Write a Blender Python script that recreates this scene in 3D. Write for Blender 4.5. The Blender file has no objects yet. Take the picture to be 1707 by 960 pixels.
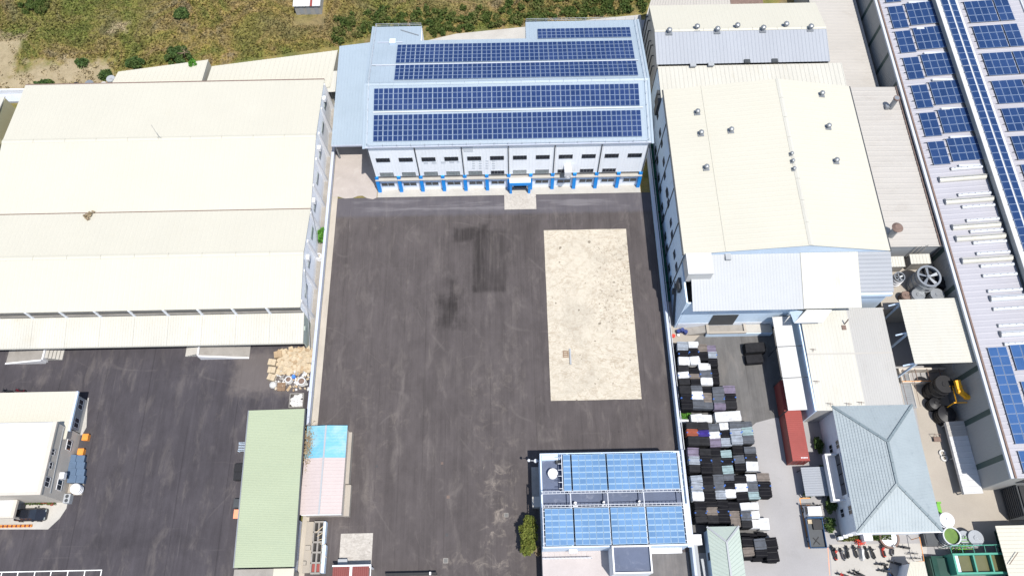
import bpy, math, random
import numpy as np
from mathutils import Vector, Matrix
random.seed(7); rng = np.random.default_rng(7)
scene = bpy.context.scene
COL = scene.collection
# ---------------------------------------------------------------- camera (drone 115 m up)
CAM_H, FOC = 115.0, 1300.0
PITCH, YAW, ROLL = math.radians(65.05), math.radians(-0.25), math.radians(-0.9)
_F = Vector((-math.sin(YAW)*math.cos(PITCH), math.cos(YAW)*math.cos(PITCH), -math.sin(PITCH)))
_R0 = Vector((math.cos(YAW), math.sin(YAW), 0)); _U0 = _R0.cross(_F)
_R = _R0*math.cos(ROLL) + _U0*math.sin(ROLL); _U = -_R0*math.sin(ROLL) + _U0*math.cos(ROLL)
cam_data = bpy.data.cameras.new('camera'); cam = bpy.data.objects.new('camera', cam_data); COL.objects.link(cam)
cam_data.sensor_width = 36; cam_data.lens = FOC/1707*36; cam_data.clip_start = 1; cam_data.clip_end = 3000
m = Matrix((_R, _U, -_F)).transposed().to_4x4(); m.translation = (0, 0, CAM_H); cam.matrix_world = m
scene.camera = cam
# ---------------------------------------------------------------- sky, sun, exposure
SUN_DIR = Vector((0.21, -0.30, 1.0)).normalized()
world = bpy.data.worlds.new('World'); scene.world = world; world.use_nodes = True
wn = world.node_tree; bg = wn.nodes['Background']
sky = wn.nodes.new('ShaderNodeTexSky'); sky.sky_type = 'NISHITA'; sky.sun_disc = False
sky.sun_elevation = math.asin(SUN_DIR.z); sky.sun_rotation = math.atan2(SUN_DIR.x, SUN_DIR.y)
wn.links.new(sky.outputs[0], bg.inputs[0]); bg.inputs[1].default_value = 0.12
sun_data = bpy.data.lights.new('sun', 'SUN'); sun_data.energy = 4.3; sun_data.angle = math.radians(0.5); sun_data.color = (1.0, 0.96, 0.9)
sun = bpy.data.objects.new('sun', sun_data); COL.objects.link(sun); sun.rotation_euler = (-SUN_DIR).to_track_quat('-Z', 'Y').to_euler(); sun.location = (0, 0, 200)
scene.view_settings.view_transform = 'Standard'; scene.view_settings.look = 'None'
scene.view_settings.gamma = 1; scene.view_settings.exposure = 0.6
scene.render.engine = 'CYCLES'; scene.render.resolution_x = 1024; scene.render.resolution_y = 575

# ---------------------------------------------------------------- survey helpers: photo measurement -> real place
def ray(x, y): return _R*(x-853.5) - _U*(y-480) + _F*FOC
O = Vector((0, 0, CAM_H))
def at(x, y, z=0.0):
    d = ray(x, y); return O + d*((z-CAM_H)/d.z)
def at_y(x, y, Y):
    d = ray(x, y); return O + d*(Y/d.y)
def at_x(x, y, X):
    d = ray(x, y); return O + d*(X/d.x)
def at_roof(x, y, fn):
    z = 8.0
    for _ in range(40): p = at(x, y, z); z = 0.5*z + 0.5*fn(p)
    return at(x, y, z)
# ---------------------------------------------------------------- mesh builder
WORLD = {}
class MB:
    def __init__(s): s.v = []; s.f = []; s.m = []
    def poly(s, pts, mi=0):
        n = len(s.v); s.v += [tuple(p) for p in pts]; s.f.append(tuple(range(n, n+len(pts)))); s.m.append(mi); return s
    def hexa(s, b, t, mi=0):      # bottom ring, top ring (counter-clockwise from above)
        n = len(s.v); k = len(b); s.v += [tuple(p) for p in b] + [tuple(p) for p in t]
        s.f.append(tuple(range(n+k-1, n-1, -1))); s.f.append(tuple(range(n+k, n+2*k)))
        for i in range(k): j = (i+1) % k; s.f.append((n+i, n+j, n+k+j, n+k+i))
        s.m += [mi]*(k+2); return s
    def box(s, x0, x1, y0, y1, z0, z1, mi=0):
        if x0 > x1: x0, x1 = x1, x0
        if y0 > y1: y0, y1 = y1, y0
        if z0 > z1: z0, z1 = z1, z0
        r = [(x0, y0), (x1, y0), (x1, y1), (x0, y1)]
        return s.hexa([(a, b, z0) for a, b in r], [(a, b, z1) for a, b in r], mi)
    def prism(s, poly, z0, z1, mi=0):
        a = sum(poly[i][0]*poly[(i+1) % len(poly)][1]-poly[(i+1) % len(poly)][0]*poly[i][1] for i in range(len(poly)))
        if a < 0: poly = poly[::-1]
        return s.hexa([(p[0], p[1], z0) for p in poly], [(p[0], p[1], z1) for p in poly], mi)
    def slab(s, pts, t, mi=0):    # sheet with thickness, pts counter-clockwise from above
        return s.hexa([(p[0], p[1], p[2]-t) for p in pts], [tuple(p) for p in pts], mi)
    def bar(s, p, q, w, h=None, mi=0):
        h = h or w; p = Vector(p); q = Vector(q); d = (q-p).normalized()
        u = d.cross(Vector((0, 0, 1)));
        if u.length < 1e-4: u = Vector((1, 0, 0))
        u.normalize(); v = u.cross(d); u *= w/2; v *= h/2
        return s.hexa([p-u-v, p-u+v, p+u+v, p+u-v], [q-u-v, q-u+v, q+u+v, q+u-v], mi)
    def tube(s, p, q, r0, r1=None, n=12, mi=0):
        r1 = r0 if r1 is None else r1; p = Vector(p); q = Vector(q); d = (q-p).normalized()
        u = d.cross(Vector((0, 0, 1)))
        if u.length < 1e-4: u = Vector((1, 0, 0))
        u.normalize(); v = d.cross(u)
        a = [2*math.pi*i/n for i in range(n)]
        return s.hexa([p+(u*math.cos(t)+v*math.sin(t))*r0 for t in a], [q+(u*math.cos(t)+v*math.sin(t))*r1 for t in a], mi)
    def ring(s, c, r_in, r_out, z0, z1, n=24, mi=0):
        for i in range(n):
            a, b = 2*math.pi*i/n, 2*math.pi*(i+1)/n
            P = lambda r, t: (c[0]+r*math.cos(t), c[1]+r*math.sin(t))
            s.prism([P(r_in, a), P(r_out, a), P(r_out, b), P(r_in, b)], z0, z1, mi)
        return s
    def ribbed(s, a, b, c, d, n, h=0.05, mi=0, t=0.08):   # ribs run a->d, spread along a->b
        a, b, c, d = map(Vector, (a, b, c, d)); nn = (b-a).cross(d-a).normalized()
        us = []
        for i in range(n): us += [(i/n, 0), ((i+.72)/n, 0), ((i+.80)/n, h), ((i+.92)/n, h)]
        us.append((1.0, 0)); n0 = len(s.v)
        for u, e in us: s.v.append(tuple(a.lerp(b, u)+nn*e)); s.v.append(tuple(d.lerp(c, u)+nn*e))
        for i in range(len(us)-1): s.f.append((n0+2*i, n0+2*i+2, n0+2*i+3, n0+2*i+1)); s.m.append(mi)
        k = len(s.v); dn = nn*t
        s.v += [tuple(p-dn) for p in (a, b, c, d)]; L = n0+2*(len(us)-1)
        s.f += [(k+3, k+2, k+1, k), (k, k+1, L, n0), (k+1, k+2, L+1, L), (k+2, k+3, n0+1, L+1), (k+3, k, n0, n0+1)]; s.m += [mi]*5
        return s
    def build(s, name, mats, parent=None, origin=None, smooth=False):
        if not isinstance(mats, (list, tuple)): mats = [mats]
        if parent is not None: off = WORLD[parent.name]
        elif origin is not None: off = Vector(origin)
        else:
            xs = [p[0] for p in s.v]; ys = [p[1] for p in s.v]; zs = [p[2] for p in s.v]
            off = Vector(((min(xs)+max(xs))/2, (min(ys)+max(ys))/2, min(zs)))
        me = bpy.data.meshes.new(name)
        me.from_pydata([(p[0]-off.x, p[1]-off.y, p[2]-off.z) for p in s.v], [], s.f)
        for mm in mats: me.materials.append(mm)
        if len(mats) > 1: me.polygons.foreach_set('material_index', s.m)
        if smooth: me.polygons.foreach_set('use_smooth', [True]*len(me.polygons))
        me.update()
        o = bpy.data.objects.new(name, me); COL.objects.link(o)
        if parent is not None: o.parent = parent; WORLD[o.name] = off
        else: o.location = off; WORLD[o.name] = off
        return o
def tag(o, label=None, cat=None, group=None, kind=None):
    if label: o['label'] = label
    if cat: o['category'] = cat
    if group: o['group'] = group
    if kind: o['kind'] = kind
    return o
def thing(name, label, cat, loc, group=None):
    o = bpy.data.objects.new(name, None); COL.objects.link(o); o.location = loc; o.empty_display_size = 0.3
    WORLD[o.name] = Vector(loc); return tag(o, label, cat, group)
def struct(name, mb, mats): return tag(mb.build(name, mats), kind='structure')
def inst(name, mesh, parent, loc, rot=None):
    o = bpy.data.objects.new(name, mesh); COL.objects.link(o); o.parent = parent; o.location = Vector(loc)-WORLD[parent.name]
    if rot: o.rotation_euler = rot
    WORLD[o.name] = Vector(loc); return o
def mesh_of(mb, name, mats):
    o = mb.build(name, mats, origin=(0, 0, 0)); me = o.data; bpy.data.objects.remove(o); return me
def copy_tree(o, loc, rz=0, label=None, parent=None):
    c = o.copy(); COL.objects.link(c)
    if parent is None:
        c.location = loc; c.rotation_euler = (0, 0, rz)
        if label: c['label'] = label
    else: c.parent = parent
    for ch in o.children: copy_tree(ch, None, 0, None, c)
    return c
# ---------------------------------------------------------------- materials
def new_mat(name):
    mt = bpy.data.materials.new(name); mt.use_nodes = True; return mt, mt.node_tree, mt.node_tree.nodes['Principled BSDF']
def N(nt, t, **kw):
    n = nt.nodes.new(t)
    for k, v in kw.items(): setattr(n, k, v)
    return n
def noise(nt, vec, scale, detail=4, rough=.55, dist=0):
    n = N(nt, 'ShaderNodeTexNoise'); n.inputs['Scale'].default_value = scale; n.inputs['Detail'].default_value = detail
    n.inputs['Roughness'].default_value = rough; n.inputs['Distortion'].default_value = dist
    nt.links.new(vec, n.inputs['Vector']); return n.outputs['Fac']
def ramp(nt, fac, stops):
    r = N(nt, 'ShaderNodeValToRGB'); e = r.color_ramp.elements
    while len(e) < len(stops): e.new(0.5)
    for i, (p, c) in enumerate(stops): e[i].position = p; e[i].color = (*c, 1) if len(c) == 3 else c
    nt.links.new(fac, r.inputs[0]); return r.outputs[0]
def mix(nt, fac, a, b, mode='MIX'):
    n = N(nt, 'ShaderNodeMix', data_type='RGBA', blend_type=mode)
    for sock, val in ((n.inputs[0], fac), (n.inputs[6], a), (n.inputs[7], b)):
        if isinstance(val, (int, float)): sock.default_value = val
        elif isinstance(val, tuple): sock.default_value = (*val, 1)
        else: nt.links.new(val, sock)
    return n.outputs[2]
def mth(nt, op, a, b=None, clamp=False):
    n = N(nt, 'ShaderNodeMath', operation=op); n.use_clamp = clamp
    for i, v in enumerate((a, b)):
        if v is None: continue
        if isinstance(v, (int, float)): n.inputs[i].default_value = v
        else: nt.links.new(v, n.inputs[i])
    return n.outputs[0]
def sstep(nt, v, lo, hi):
    n = N(nt, 'ShaderNodeMapRange', interpolation_type='SMOOTHSTEP'); nt.links.new(v, n.inputs[0])
    n.inputs[1].default_value = lo; n.inputs[2].default_value = hi; n.inputs[3].default_value = 0; n.inputs[4].default_value = 1
    return n.outputs[0]
def position(nt): return N(nt, 'ShaderNodeNewGeometry').outputs['Position']
def scaled(nt, vec, sx, sy, sz=1):
    n = N(nt, 'ShaderNodeVectorMath', operation='MULTIPLY'); nt.links.new(vec, n.inputs[0]); n.inputs[1].default_value = (sx, sy, sz); return n.outputs[0]
def sep(nt, vec):
    n = N(nt, 'ShaderNodeSeparateXYZ'); nt.links.new(vec, n.inputs[0]); return n.outputs
def bump(nt, b, h, strength, dist=0.02):
    n = N(nt, 'ShaderNodeBump'); n.inputs['Strength'].default_value = strength; n.inputs['Distance'].default_value = dist
    nt.links.new(h, n.inputs['Height']); nt.links.new(n.outputs[0], b.inputs['Normal'])
def sheet(name, c, var=.12, scale=.35, rough=.55, metal=0.0, spec=.3, streak=None, dirt=None, amt=.5, fine=6.0, lo_=.52, hi_=.78):
    """general weathered surface: two noises of tone, optional streak direction (sx,sy,sz) and dirt colour"""
    mt, nt, b = new_mat(name); P = position(nt)
    v = scaled(nt, P, *streak) if streak else P
    a = noise(nt, v, scale, 5); f = noise(nt, P, fine, 3)
    lo = tuple(x*(1-var) for x in c); hi = tuple(min(1, x*(1+var*.7)) for x in c)
    col = ramp(nt, a, [(.3, lo), (.7, hi)])
    col = mix(nt, .25, col, ramp(nt, f, [(.3, tuple(x*.85 for x in c)), (.7, tuple(min(1, x*1.12) for x in c))]))
    if dirt:
        d = noise(nt, v, scale*2.3, 6, .7, .6); col = mix(nt, mth(nt, 'MULTIPLY', sstep(nt, d, lo_, hi_), amt), col, dirt)
    nt.links.new(col, b.inputs['Base Color']); b.inputs['Roughness'].default_value = rough; b.inputs['Metallic'].default_value = metal
    b.inputs['Specular IOR Level'].default_value = spec
    bump(nt, b, f, .15, .01); return mt
M = {}
M['cream'] = sheet('cream_metal', (.436, .418, .352), .03, .12, .5, dirt=(.422, .40, .325), amt=.35)
M['cream_dirty'] = sheet('cream_weathered', (.43, .418, .37), .09, .3, .55, streak=(1, .25, 1), dirt=(.37, .34, .27), amt=.5)
M['white_roof'] = sheet('white_coating', (.47, .47, .465), .05, .2, .5, dirt=(.36, .35, .33), amt=.4)
M['beige_roof'] = sheet('beige_metal', (.355, .336, .308), .08, .25, .55, streak=(.4, 1, 1), dirt=(.25, .22, .19), amt=.4)
M['grey_roof'] = sheet('grey_metal', (.28, .297, .325), .06, .25, .5, streak=(1, .3, 1), dirt=(.23, .25, .28), amt=.4)
M['grey_dark_roof'] = sheet('grey_old_metal', (.235, .25, .275), .08, .3, .5, streak=(.3, 1, 1), dirt=(.3, .3, .3), amt=.4)
M['pale_grey_roof'] = sheet('pale_grey_metal', (.298, .312, .325), .05, .2, .5, dirt=(.31, .33, .35), amt=.4)
M['sky_metal'] = sheet('pale_blue_metal', (.265, .32, .37), .06, .2, .45, dirt=(.22, .27, .31), amt=.5)
M['white_wall'] = sheet('white_cladding', (.84, .86, .885), .05, .3, .5, streak=(1, 1, .2), dirt=(.6, .6, .6), amt=.35)
M['blue_wall'] = sheet('light_blue_cladding', (.56, .68, .80), .07, .3, .5, streak=(1, 1, .2), dirt=(.3, .36, .42), amt=.4)
M['pale_blue_wall'] = sheet('pale_blue_paint', (.50, .60, .72), .06, .4, .6, dirt=(.45, .5, .55), amt=.3)
M['blue_paint'] = sheet('bright_blue_paint', (.012, .24, .66), .1, .8, .45)
M['grey_wall'] = sheet('grey_cladding', (.34, .335, .32), .06, .3, .5, streak=(1, 1, .2), dirt=(.27, .26, .24), amt=.4)
M['green_strip'] = sheet('dark_green_strip', (.06, .09, .08), .1, .5, .5)
M['white_paint'] = sheet('white_paint', (.6, .6, .61), .04, .5, .5)
M['road_paint'] = sheet('road_paint', (.75, .75, .73), .1, 1.2, .7, dirt=(.3, .3, .3), amt=.5)
M['white_metal'] = sheet('white_steel', (.44, .46, .49), .05, 1, .4)
M['steel'] = sheet('galvanised_steel', (.27, .285, .30), .1, 1, .4, .5)
M['dark_steel'] = sheet('dark_steel', (.05, .055, .06), .2, 1, .5)
M['black'] = sheet('black_plastic', (.015, .015, .017), .2, 2, .5)
M['rubber'] = sheet('rubber', (.02, .02, .02), .2, 3, .8)
M['brown_steel'] = sheet('brown_rusty_steel', (.16, .11, .09), .25, 2, .7)
M['rust_red'] = sheet('red_oxide_paint', (.235, .05, .042), .12, .6, .5, streak=(1, 1, .25), dirt=(.2, .07, .05), amt=.5)
M['maroon'] = sheet('maroon_metal', (.17, .045, .04), .1, .6, .5)
M['green_roof'] = sheet('mint_green_metal', (.295, .335, .232), .05, .25, .5, streak=(.3, 1, 1), dirt=(.25, .3, .22), amt=.4)
M['green_paint'] = sheet('sea_green_paint', (.055, .25, .18), .12, .8, .5)
M['dark_green'] = sheet('dark_green_paint', (.010, .045, .034), .25, .8, .6)
M['leaf_green'] = sheet('bright_green_plastic', (.12, .32, .04), .2, 1.2, .5)
M['orange'] = sheet('orange_plastic', (.65, .25, .05), .15, 1, .5)
M['salmon'] = sheet('salmon_plastic', (.7, .28, .16), .1, 1, .5)
M['yellow'] = sheet('yellow_machine_paint', (.75, .36, .02), .12, 1.5, .45, dirt=(.3, .18, .05), amt=.4)
M['cardboard'] = sheet('cardboard', (.34, .25, .155), .2, 1.5, .85)
M['cardboard2'] = sheet('pale_cardboard', (.42, .345, .24), .15, 1.5, .85)
M['wood'] = sheet('timber', (.21, .14, .09), .25, 2, .8)
M['paper'] = sheet('white_plastic_film', (.47, .465, .45), .08, 1.5, .45)
M['blue_bin'] = sheet('faded_blue_plastic', (.065, .105, .165), .15, 1.2, .55)
M['blue_bag'] = sheet('blue_plastic', (.05, .18, .6), .1, 2, .5)
M['glass'] = sheet('dark_window_glass', (.02, .025, .035), .3, .6, .12, spec=.6)
M['glass_pale'] = sheet('pale_window_glass', (.24, .27, .27), .3, 1.2, .2, spec=.5)
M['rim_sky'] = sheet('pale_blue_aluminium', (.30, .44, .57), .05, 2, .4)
M['panel_rim'] = sheet('panel_aluminium', (.19, .25, .36), .05, 2, .4)
M['concrete'] = sheet('concrete', (.36, .345, .315), .12, .4, .85, dirt=(.3, .28, .25), amt=.6)
M['concrete_old'] = sheet('stained_concrete', (.25, .235, .215), .2, .6, .9, dirt=(.17, .15, .13), amt=.7)
M['concrete_warm'] = sheet('warm_concrete_paving', (.31, .28, .24), .14, .15, .9, dirt=(.27, .23, .2), amt=.6)
M['concrete_grey'] = sheet('grey_concrete_paving', (.275, .268, .268), .14, .12, .9, dirt=(.2, .195, .19), amt=.6)
M['apron'] = sheet('pinkish_concrete', (.33, .295, .27), .14, .35, .9, dirt=(.42, .39, .36), amt=.5)
M['kerb'] = sheet('dusty_concrete_kerb', (.36, .325, .275), .15, .8, .9, streak=(1, .3, 1), dirt=(.3, .26, .22), amt=.5)
M['terrace'] = sheet('pinkish_terrace_tile', (.38, .345, .335), .08, .5, .8, dirt=(.3, .27, .26), amt=.4)
M['slab'] = sheet('blue_grey_membrane', (.075, .095, .15), .2, .35, .6, dirt=(.2, .22, .28), amt=.6)
M['coping'] = sheet('pale_lavender_coping', (.40, .43, .50), .1, .8, .6, streak=(1, .3, 1), dirt=(.35, .36, .4), amt=.5)
M['house_wall'] = sheet('white_plaster', (.68, .70, .73), .06, .4, .7, dirt=(.5, .5, .5), amt=.35)
M['beige_wall'] = sheet('beige_plaster', (.45, .41, .36), .08, .4, .75, dirt=(.33, .3, .26), amt=.4)
M['tile_roof'] = sheet('grey_green_roof_sheet', (.245, .283, .30), .07, .35, .5, dirt=(.15, .18, .2), amt=.5)
M['tile_ridge'] = sheet('ridge_cap', (.15, .185, .20), .07, .5, .5)
M['pale_green_roof'] = sheet('pale_green_metal', (.33, .38, .34), .05, .4, .5, dirt=(.38, .43, .36), amt=.4)
M['factory_roof'] = sheet('factory_white_metal', (.325, .32, .345), .06, .25, .5, streak=(.3, 1, 1), dirt=(.25, .24, .26), amt=.45)
M['faded_mark'] = sheet('faded_grey_paint', (.60, .63, .66), .08, .8, .6)
M['pale_court'] = sheet('pale_dusty_concrete', (.36, .345, .32), .14, .25, .9, dirt=(.25, .235, .215), amt=.6)
M['warm_grey_roof'] = sheet('warm_grey_metal', (.335, .328, .312), .06, .3, .5, streak=(1, .25, 1), dirt=(.27, .26, .24), amt=.4)
M['soil'] = sheet('soil', (.20, .15, .10), .25, 1.5, .95)
M['net_green'] = sheet('green_gutter_net', (.006, .085, .06), .4, .9, .8, dirt=(.01, .03, .03), amt=.7)
M['murky'] = sheet('murky_brown_water', (.10, .10, .045), .12, .6, .25, spec=.5)
M['algae'] = sheet('algae_water', (.095, .17, .03), .25, .9, .3, spec=.5)
M['bark'] = sheet('bark', (.12, .09, .06), .3, 3, .9)
M['skyblue_paint'] = sheet('bright_sky_blue_sheet', (.10, .50, .82), .06, .5, .5)
M['car_black'] = sheet('black_car_paint', (.012, .014, .02), .1, 1, .15, spec=.7)
M['car_silver'] = sheet('silver_car_paint', (.45, .52, .55), .05, 1, .25, .3)
M['car_blue'] = sheet('blue_car_paint', (.03, .10, .28), .1, 1, .2)
M['car_red'] = sheet('dark_red_car_paint', (.12, .02, .03), .1, 1, .2)
M['red_flower'] = sheet('red_plastic', (.6, .05, .03), .1, 2, .5)

def panel_mat(name, c, edge, nx, ny, lines=.035, rough=.18):
    mt, nt, b = new_mat(name); tc = N(nt, 'ShaderNodeTexCoord').outputs['Object']; s = sep(nt, tc)
    g = None
    for i, n in ((0, nx), (1, ny)):
        fr = mth(nt, 'FRACT', mth(nt, 'MULTIPLY', mth(nt, 'ADD', s[i], .5*(1/n)*0+10.0), n))
        e = mth(nt, 'LESS_THAN', fr, lines*n); g = e if g is None else mth(nt, 'MAXIMUM', g, e)
    oi = N(nt, 'ShaderNodeObjectInfo').outputs['Random']
    base = mix(nt, oi, tuple(x*.92 for x in c), tuple(x*1.1 for x in c))
    P = position(nt); base = mix(nt, mth(nt, 'MULTIPLY', sstep(nt, noise(nt, P, .22, 3), .4, .75), .35), base, tuple(min(1, x*1.5+.015) for x in c))
    col = mix(nt, mth(nt, 'MULTIPLY', g, .5), base, edge)
    nt.links.new(col, b.inputs['Base Color']); b.inputs['Roughness'].default_value = rough; b.inputs['Specular IOR Level'].default_value = .25
    return mt
M['panel_navy'] = panel_mat('navy_solar_glass', (.011, .026, .086), (.05, .085, .2), 6.2, 6.2, .012)
M['panel_royal'] = panel_mat('royal_blue_solar_glass', (.012, .032, .095), (.05, .09, .2), 6.2, 6.2, .012)
M['panel_mid'] = panel_mat('mid_blue_solar_glass', (.028, .075, .19), (.09, .16, .3), 6.2, 6.2, .012)
M['panel_painted_sky'] = panel_mat('solar_glass_painted_sky_reflection', (.09, .172, .30), (.13, .24, .40), 6.2, 6.2, .012)  # sky reflection and sun haze painted into the glass base colour

def curves(nt, P, scale, width, dist=1.5, detail=1):
    n = noise(nt, P, scale, detail, .4, dist)
    return mth(nt, 'SUBTRACT', 1.0, sstep(nt, mth(nt, 'ABSOLUTE', mth(nt, 'SUBTRACT', n, .5)), 0.0, width))
def asphalt(name, c, extra=None, seam=3.4):
    mt, nt, b = new_mat(name); P = position(nt); s = sep(nt, P)
    T = lambda k: tuple(x*k for x in c)
    big = noise(nt, P, .05, 5, .6, .3); mid = noise(nt, scaled(nt, P, 1, .55), .42, 6, .68, .25); fin = noise(nt, P, 9, 2)
    col = ramp(nt, big, [(.37, T(.68)), (.5, T(1.0)), (.63, T(1.34))])
    # every paver lane has its own tone and long drag streaks
    wob = mth(nt, 'ADD', s[0], mth(nt, 'MULTIPLY', mth(nt, 'SUBTRACT', noise(nt, scaled(nt, P, .3, .06), 1, 2), .5), .5))
    lane = N(nt, 'ShaderNodeTexWhiteNoise', noise_dimensions='1D'); nt.links.new(mth(nt, 'FLOOR', mth(nt, 'MULTIPLY', wob, 1/seam)), lane.inputs['W'])
    col = mix(nt, .35, col, mix(nt, lane.outputs['Value'], T(.72), T(1.28)))
    for sx, sy, lo, hi, k in ((1.6, .02, .66, 1.36, .45), (.5, .07, .7, 1.3, .35), (4.5, .05, .7, 1.32, .25)):
        col = mix(nt, k, col, ramp(nt, noise(nt, scaled(nt, P, sx, sy), 1.0, 5, .62), [(.36, T(lo)), (.64, T(hi))]))
    col = mix(nt, .26, col, ramp(nt, mid, [(.36, T(.5)), (.5, T(1.0)), (.64, T(1.55))]))
    col = mix(nt, .12, col, ramp(nt, fin, [(.25, T(.5)), (.75, T(1.5))]))
    fr = mth(nt, 'FRACT', mth(nt, 'MULTIPLY', wob, 1/seam))
    sm = mth(nt, 'MULTIPLY', mth(nt, 'LESS_THAN', fr, .022), sstep(nt, noise(nt, scaled(nt, P, .3, .08), 1, 3), .4, .58))
    col = mix(nt, mth(nt, 'MULTIPLY', sm, .38), col, T(.45))
    # dry dust, and thin pale scrape marks
    w = sstep(nt, noise(nt, scaled(nt, P, .5, .16), 1.0, 7, .68, .5), .5, .72)
    col = mix(nt, mth(nt, 'MULTIPLY', w, .22), col, (.22, .195, .175))
    for rot, sx, sy, k in ((.55, .07, 2.2, .06), (.04, 2.6, .05, .15)):
        mp = N(nt, 'ShaderNodeMapping'); mp.inputs['Rotation'].default_value = (0, 0, rot); mp.inputs['Scale'].default_value = (sx, sy, 1); nt.links.new(P, mp.inputs[0])
        ln = mth(nt, 'MULTIPLY', sstep(nt, noise(nt, mp.outputs[0], 1.3, 3, .5, .25), .64, .74), sstep(nt, noise(nt, P, .11, 3), .45, .58))
        col = mix(nt, mth(nt, 'MULTIPLY', ln, k), col, (.26, .235, .22))
    for sc, wd, k in ((.055, .005, .12), (.035, .005, .12)):
        col = mix(nt, mth(nt, 'MULTIPLY', mth(nt, 'MULTIPLY', curves(nt, P, sc, wd, .6), sstep(nt, noise(nt, P, .2, 3), .45, .6)), k), col, (.2, .18, .165))
    sp = sstep(nt, noise(nt, P, 1.3, 3, .5), .70, .76); col = mix(nt, mth(nt, 'MULTIPLY', sp, .35), col, T(.45))
    if extra: col = extra(nt, P, s, col, c)
    nt.links.new(col, b.inputs['Base Color']); b.inputs['Roughness'].default_value = .9; b.inputs['Specular IOR Level'].default_value = .12
    bump(nt, b, mid, .2, .01); return mt
def boxmask(nt, P, s, x0, x1, y0, y1, soft, wob=.5, nscale=.8):
    n = mth(nt, 'MULTIPLY', mth(nt, 'SUBTRACT', noise(nt, P, nscale, 5), .5), wob*2)
    cx, cy, hx, hy = (x0+x1)/2, (y0+y1)/2, abs(x1-x0)/2, abs(y1-y0)/2
    dx = mth(nt, 'SUBTRACT', mth(nt, 'ABSOLUTE', mth(nt, 'SUBTRACT', s[0], cx)), hx)
    dy = mth(nt, 'SUBTRACT', mth(nt, 'ABSOLUTE', mth(nt, 'SUBTRACT', s[1], cy)), hy)
    d = mth(nt, 'ADD', mth(nt, 'MAXIMUM', dx, dy), n)
    return mth(nt, 'SUBTRACT', 1.0, sstep(nt, d, -soft, soft))
def pm(nt, P, s, a, b, soft, wob, ns=.8):
    A = at(*a); B = at(*b); return boxmask(nt, P, s, A.x, B.x, A.y, B.y, soft, wob, ns)
def yard_extra(nt, P, s, col, c):
    drag = ramp(nt, noise(nt, scaled(nt, P, 2.2, .12), 1, 4, .6), [(.36, (.4, .4, .4)), (.6, (1, 1, 1))])
    for a, b_, k, soft, wob in (((790, 384), (846, 486), .5, .45, .6), ((790, 384), (808, 486), .6, .5, .6), ((756, 380), (794, 402), .75, .6, .9), ((800, 374), (814, 386), .7, .5, .6), ((734, 496), (766, 540), .85, 1.5, 2.2), ((850, 345), (890, 440), .35, 2.5, 2.5),
                          ((748, 466), (760, 515), .8, 1.0, 1.2), ((790, 478), (842, 488), .3, .5, .5)):
        f = mth(nt, 'MULTIPLY', mth(nt, 'MULTIPLY', pm(nt, P, s, a, b_, soft, wob, .5), k), drag)
        col = mix(nt, f, col, tuple(x*.30 for x in c))
    spl = sstep(nt, noise(nt, P, .55, 9, .72, .8), .48, .74)
    for a, b_, k in (((812, 785), (852, 905), .62), ((735, 925), (870, 957), .5), ((780, 640), (870, 800), .14), ((560, 600), (640, 900), .12), ((655, 690), (668, 712), .3), ((800, 560), (880, 640), .1)):
        col = mix(nt, mth(nt, 'MULTIPLY', mth(nt, 'MULTIPLY', pm(nt, P, s, a, b_, 2.2, 2.6, .3), spl), k), col, (.36, .31, .26))
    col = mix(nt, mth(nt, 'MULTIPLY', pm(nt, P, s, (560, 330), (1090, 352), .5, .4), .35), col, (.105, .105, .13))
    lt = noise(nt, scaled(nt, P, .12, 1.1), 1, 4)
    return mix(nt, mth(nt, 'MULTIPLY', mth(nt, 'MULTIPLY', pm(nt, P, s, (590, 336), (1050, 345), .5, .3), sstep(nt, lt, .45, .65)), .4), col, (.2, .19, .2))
M['asphalt'] = asphalt('yard_asphalt', (.069, .0605, .060), yard_extra)
def left_extra(nt, P, s, col, c):
    for a, b_, k, soft, wob in (((150, 890), (330, 915), .35, 1.5, 2), ((250, 640), (400, 800), .15, 4, 3)):
        col = mix(nt, mth(nt, 'MULTIPLY', pm(nt, P, s, a, b_, soft, wob), k), col, tuple(x*.45 for x in c))
    d = pm(nt, P, s, (395, 585), (500, 655), 1.2, 1.8)
    return mix(nt, mth(nt, 'MULTIPLY', d, .3), col, (.22, .19, .17))
M['asphalt_left'] = asphalt('left_yard_asphalt', (.053, .0485, .054), left_extra, 7.0)
M['asphalt_right'] = asphalt('worn_bale_yard_asphalt', (.105, .102, .10), None, 9.0)

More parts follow.
